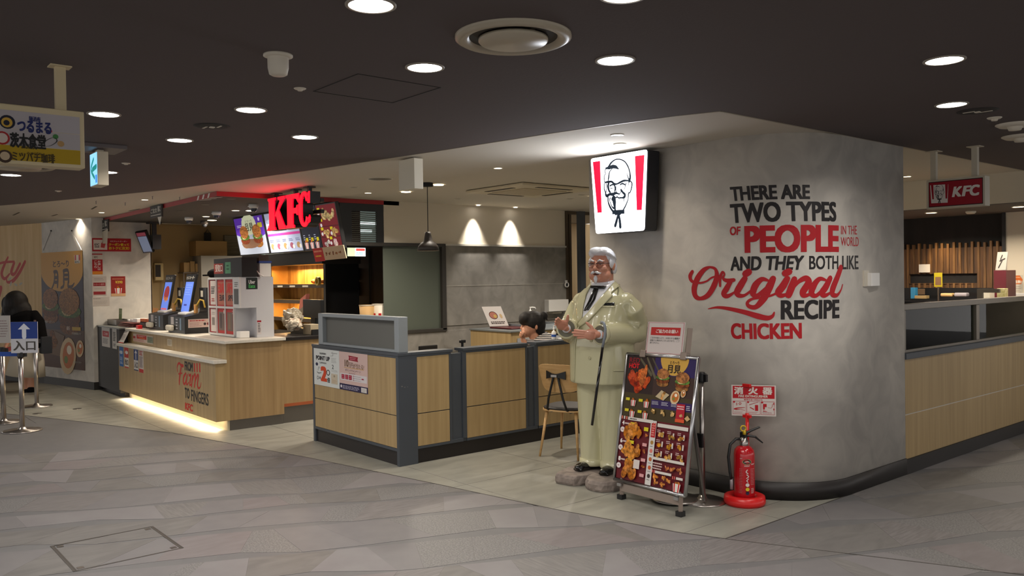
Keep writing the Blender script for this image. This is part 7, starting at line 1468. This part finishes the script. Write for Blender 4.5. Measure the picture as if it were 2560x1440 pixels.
m = MB(); m.tube([q(1345, 990), q(1350, 930), q(1355, 870), q(1358, 848), q(1352, 836)], [.17, .18, .185, .14, .07], 0, 22).ell(q(1372, 851), (.09, .09, .08)).tube([q(1372, 853), q(1385, 900, .0), q(1360, 940, -.15)], [.085, .08, .07], 0, 14).tube([q(1335, 865), q(1322, 870, -.05), q(1322, 848, -.06)], [.07, .045, .036], 0, 14); m.build('striped_top', stripe, t, remesh=.011, smit=3)
m = MB(); m.ell(q(1333, 803, .01), (.118, .118, .118)).ell(q(1342, 812, .03), (.10, .10, .12)).ell(q(1318, 795, -.01), (.085, .10, .075)).ell(q(1309, 800, -.03), (.045, .06, .06)).ell(q(1348, 828, .03), (.06, .07, .09)).ell(q(1359, 789, .02), (.048, .048, .05)).tube([q(1366, 795, .02), q(1371, 805, .02)], [.012, .004], 0, 6); m.build('hair', 'hair', t, remesh=.009, smit=2)
# ================================================================== right hand shop
XR = -3.12
t = thing('oak_partition', 'oak-panelled low partition with glazed top right of the curved wall', 'partition', (XR, 9, 0))
zs_ = onx(2270, 1036, XR).z
for z0, z1 in ((.12, zs_-.004), (zs_+.004, .935)): MB().box((XR-.10, 6.795, z0), (XR, 11.4, z1)).build('wood_panel', 'wood', t, bevel=.001)
MB().box((XR-.08, 6.795, zs_-.004), (XR-.002, 11.4, zs_+.004)).build('joint_bead', mat('pale_bead', (190, 186, 176)), t)
MB().box((XR-.12, 6.795, .935), (XR+.012, 11.4, .985)).build('rail', 'char', t, bevel=.003); MB().box((XR-.1, 6.795, 0), (XR-.0, 11.4, .12)).build('plinth', 'plinth', t)
br_ = mat('bronze_rail', (112, 104, 94), .4, .4)
MB().box((XR-.075, 6.795, .985), (XR-.03, 11.4, 1.005)).build('bottom_rail', br_, t); MB().box((XR-.085, 6.795, 1.335), (XR-.02, 11.4, 1.385)).build('top_rail', br_, t, bevel=.003)
for y in (6.80, 8.30, 9.8): MB().box((XR-.08, y, 1.005), (XR-.025, y+.07, 1.335)).build('post', br_, t, bevel=.003)
for y0, y1 in ((6.87, 8.30), (8.37, 9.80)): MB().box((XR-.055, y0, 1.005), (XR-.05, y1, 1.335)).build('pane', 'clear', t)
struct(MB().box((XR-.01, 6.79, 0), (XR+.012, 11.4, .118)).build('baseboard_right', 'plinth'))
t = thing('rear_railing', 'bronze railing with glass behind the oak-panelled partition', 'railing', (-3.8, 9.3, 0)); a, b = ony(2470, 722, 9.3), ony(2600, 728, 9.3)
MB().box((a.x-.1, 9.28, a.z-.04), (-3.3, 9.32, a.z+.0)).box((a.x-.1, 9.28, .5), (a.x-.05, 9.32, a.z-.04)).build('rail', br_, t)
YB = 11.03; t = thing('plank_cladding', 'brown plank cladding of uneven heights on the black back wall', 'cladding', (-4.6, YB, 1.4))
bw1 = mat('rough_brown_wood', (104, 72, 42), .7, rgb2=(62, 42, 26), nsc=(30, 30, 2.5), det=6, bump=.4); bw2 = mat('rough_brown_wood_light', (132, 96, 56), .7, rgb2=(84, 58, 34), nsc=(30, 30, 3), det=6, bump=.4)
x = -5.6; i = 0
while x < -3.45:
    w_ = .029 if i % 2 == 0 else .043
    zz = 2.0+.008*((i*7) % 3) if i % 2 == 0 else 1.945
    for z0, z1 in (((1.62, zz), (1.44, 1.50)) if -5.0 < x < -4.20 else ((1.44, zz),)): MB().box((x, YB-.012-(.01 if i % 2 == 0 else 0), z0), (x+w_-.002, YB+.02, z1)).build('plank', bw2 if i % 2 == 0 else bw1, t)
    x += w_; i += 1
MB().box((-5.0, YB-.02, 1.49), (-4.2, YB-.01, 1.50)).build('niche_edge', bw1, t)
t = thing('back_shelf', 'dark back shelf with trays and bags under the plank cladding', 'shelf', (-4.5, 10.8, 1.2)); MB().box((-5.2, 10.7, 1.10), (-3.9, 11.0, 1.14)).box((-5.2, 10.7, 1.27), (-3.9, 11.0, 1.285)).box((-5.2, 10.98, .5), (-3.5, 11.0, 1.44)).box((-5.2, 10.7, .3), (-3.5, 10.98, 1.10)).build('shelves', 'black', t)
def rb(name, label, cat, tl, br, y, d, mt, grp=None, bev=.004): a, b = ony(*tl, y), ony(*br, y); return tag(MB().box((a.x, y, b.z), (b.x, y+d, a.z)).build(name, mt, bevel=bev), label, cat, grp)
rb('blue_box', 'bright blue upright pack on the dark back shelf', 'pack', (2276, 719), (2288, 747), 10.75, .08, mat('box_blue', (52, 132, 176), .5))
rb('beige_tray', 'beige tray beside the blue pack', 'tray', (2286, 739), (2315, 747), 10.72, .1, mat('tray_beige', (160, 136, 92), .6)); rb('photo_card', 'tilted brown card on the dark back shelf', 'card', (2294, 722), (2312, 737), 10.72, .01, mat('card_brown', (88, 70, 50), .6))
rb('bread_bag', 'cream bagged loaf on the dark back shelf', 'bag', (2350, 733), (2380, 742), 10.72, .1, mat('bag_cream', (206, 172, 116), .6), bev=.015); rb('clear_bag', 'pale grey bag right of the cream bagged loaf', 'bag', (2384, 732), (2416, 742), 10.72, .1, mat('bag_grey', (160, 154, 160), .5), bev=.015)
rb('white_notice', 'small cream notice pinned on the plank cladding', 'notice', (2297, 661), (2325, 681), 10.99, .004, 'paper', bev=0)
P = pry(10.45, (2335, 682), (2356, 717)); P.sheet((160, 146, 30)); P.poly([(.4, -1.2), (.6, -1.2), (.6, 0), (.4, 0)], (60, 56, 50)); P.rect(.15, .12, .85, .7, (110, 84, 60)); tag(P.build('yellow_card'), 'yellow framed card standing in front of the dark shelf', 'card')
a, b = ony(2488, 630, 10.5), ony(2514, 675, 10.5); P = Print((a.x, 10.5, b.z), (1, 0, 0), (.12, 0, 1), b.x-a.x, a.z-b.z); P.sheet((176, 172, 164), .02); P.stroke([(.5, .8, .1), (.4, .6, .1)], (60, 56, 54)); P.stroke([(.35, .5, .1), (.8, .62, .08)], (60, 56, 54)); P.stroke([(.55, .5, .1), (.3, .15, .12)], (60, 56, 54)); tag(P.build('calligraphy_board'), 'white calligraphy board leaning beside the cream column', 'board')
rb('red_counter', 'deep red counter block under the calligraphy board', 'counter', (2484, 676), (2516, 800), 10.5, .3, mat('deep_red', (84, 22, 32), .5))
rb('gold_box', 'small glittering gold box beside the red counter', 'box', (2492, 721), (2512, 748), 10.2, .1, mat('gold_box', (176, 166, 96), .3, .3, rgb2=(220, 210, 160), nsc=(30, 30, 30)))
rb('till', 'cream back of a till on the right hand counter', 'till', (2456, 726), (2474, 748), 10.3, .15, 'offwhite')
t = thing('food_counter', 'dark wooden food counter with bright topping tray behind the glass', 'counter', (-4.6, 9.9, 0)); q0 = ony(2262, 780, 9.9); q1 = ony(2345, 780, 9.9); zz = ony(2300, 783, 9.9).z
MB().box((-5.4, 9.9, 0), (q1.x, 10.5, zz-.12)).build('body', mat('dark_wood_counter', (66, 48, 34), .5, rgb2=(84, 62, 44), nsc=(20, 20, 1)), t); MB().box((-5.4, 9.88, zz-.12), (q1.x, 10.5, zz)).build('glass_case', mat('case_green', (84, 84, 66), .3), t)
MB().box((-5.4, 9.9, zz), (q1.x-.03, 10.4, zz+.035)).build('toppings', mat('toppings', (196, 150, 120), .6, rgb2=(150, 60, 40), nsc=(14, 14, 14)), t); MB().box((q1.x-.03, 9.86, .6), (q1.x+.03, 9.9, zz+.1)).build('end_post', br_, t)
q1b = ony(2440, 780, 10.0); MB().box((q1.x, 10.0, zz-.2), (q1b.x, 10.5, zz+.08)).build('pale_case', mat('case_blue', (116, 128, 126), .25), t); MB().box((q1.x, 10.02, 0), (q1b.x+.5, 10.5, zz-.2)).build('front', mat('dark_wood_counter', (66, 48, 34)), t)
for i, (px, py, l) in enumerate(((2372, 842, 'curved plywood chair back nearest behind the glass'), (2428, 828, 'smaller curved plywood chair back behind the glass'))):
    q = ony(px, py, 8.6+i*.7); t = thing('dining_chair', l, 'chair', (q.x, q.y, 0), 0, 'chairs behind the right glass'); s_ = 1-.25*i; rs_ = []
    for kk in range(11): a_ = (kk/10-.5)*1.5; r_ = .22*s_; rs_.append([(q.x+r_*math.sin(a_), q.y-r_*math.cos(a_), q.z-.05+.05*kk/10), (q.x+r_*math.sin(a_), q.y-r_*math.cos(a_)-.01, q.z+.02+.06*kk/10), (q.x+r_*math.sin(a_), q.y-r_*math.cos(a_)+.01, q.z+.02+.06*kk/10)])
    MB().rings(rs_).build('backrest', mat('plywood', (206, 168, 116)), t); MB().tube([(q.x, q.y-.1*s_, q.z), (q.x, q.y, .45)], .012).box((q.x-.18, q.y-.15, .42), (q.x+.18, q.y+.2, .45)).build('seat', 'black', t)
    for sx in (-.15, .15):
        for sy in (-.1, .15): MB().tube([(q.x+sx, q.y+sy, .43), (q.x+sx*1.1, q.y+sy*1.1, 0)], .012).build('leg', 'black', t)
t = thing('round_table', 'round black table behind the right glass', 'table', (-3.62, 9.0, 0)); MB().lathe((-3.62, 9.0, 0), [(.001, .70), (.30, .70), (.30, .725), (.001, .725)], n=32, cap=False).build('tabletop', mat('table_maroon', (70, 36, 34), .3), t); MB().lathe((-3.62, 9.0, 0), [(.2, 0), (.2, .02), (.03, .03), (.03, .70)], n=20).build('pedestal', 'black', t)
q = at_(10.6); t = thing('person', 'person with dark hair bent over behind the glass at the right edge', 'person', onz(2590, 1010) if 0 else (q(2560, 900).x, q(2560, 900).y, 0)); 
m = MB(); m.ell(q(2560, 800), (.08, .08, .1)).tube([q(2562, 790), q(2585, 800)], .05).tube([q(2590, 800, .1), q(2600, 960, .1), q(2590, 1000)], [.14, .16, .15], 0, 14); m.build('body', 'skin', t, remesh=.012, smit=2)
m = MB(); m.ell(q(2551, 797), (.165, .15, .13)); m.build('hair', 'hair', t, remesh=.014, smit=2)
m = MB(); m.tube([q(2540, 775, .15), q(2560, 765, .18), q(2590, 790, .15), q(2610, 900, .15)], [.05, .09, .17, .18], 0, 16); m.build('jacket', mat('slate_jacket', (74, 84, 92), .8), t, remesh=.014, smit=2)
t = thing('person', 'person with a black head just entering at the right edge above the glass', 'person', (q(2600, 900).x, q(2600, 900).y, 0)); q = at_(11.0)
m = MB(); m.ell(q(2582, 625), (.10, .1, .13)).tube([q(2582, 650), q(2590, 700), q(2600, 900), q(2600, 1060)], [.06, .17, .2, .18], 0, 16); m.build('body', 'skin', t, remesh=.014, smit=2); MB().ell(q(2578, 615), (.125, .12, .14)).build('hair', 'hair', t, smooth=True); MB().tube([q(2592, 680), q(2598, 760), q(2600, 960)], [.17, .21, .22], 0, 20).build('dark_coat', 'blackfab', t, smooth=True)
def d_rec(P): P.poly([(.0, .75), (.2, .98), (.8, .98), (1, .75), (.9, .5), (.1, .5)][::-1], (190, 96, 40)); P.up(); P.text('大募集!', .12, .54, .92, .72, (216, 200, 180), .05); P.lines(.1, .82, .9, .94, 1, (220, 170, 130), .4); P.lines(.0, .02, .35, .42, 4, (150, 140, 130), .25); P.lines(.5, .02, .9, .42, 4, (150, 140, 130), .25)
P = pry(10.947, (2522, 688), (2557, 733)); P.sheet((186, 180, 166)); d_rec(P); tag(P.build('recruit_poster'), 'white recruiting poster with orange heading on the cream column', 'poster')
rb('wall_dispenser', 'white dispenser under the recruiting poster', 'dispenser', (2520, 733), (2562, 748), 10.85, .1, 'white')
for px, py, l in ((2328, 532, 'lit recessed light in the dark soffit of the right shop, left one'), (2546, 517, 'lit recessed light in the dark soffit of the right shop, right one')): cups(px, py, l, .07, 2.343, True, 'lights in the right shop soffit', 17, 150)
p = onz(2427, 528, 2.343); t = thing('smoke_detector', 'small round smoke detector under the right shop soffit', 'detector', p); MB().lathe(p, [(.055, 0), (.055, -.015), (.04, -.03), (.001, -.032)], n=20, cap=False).build('housing', 'offwhite', t, smooth=True)
lamp('plank_lamp', (-4.55, 10.7, 2.30), 'SPOT', 16, (1, .7, .35), .02, (-.0, .30, -.6), math.radians(55), .9)
cups(2268, 441, 'small lit light in the pale ceiling beside the curved wall', .05, on=True, pw=10); cups(2470, 455, 'flat lit light in the pale ceiling right of the red hanging sign', .05, on=True, pw=10)

bpy.data.objects.remove(_to)
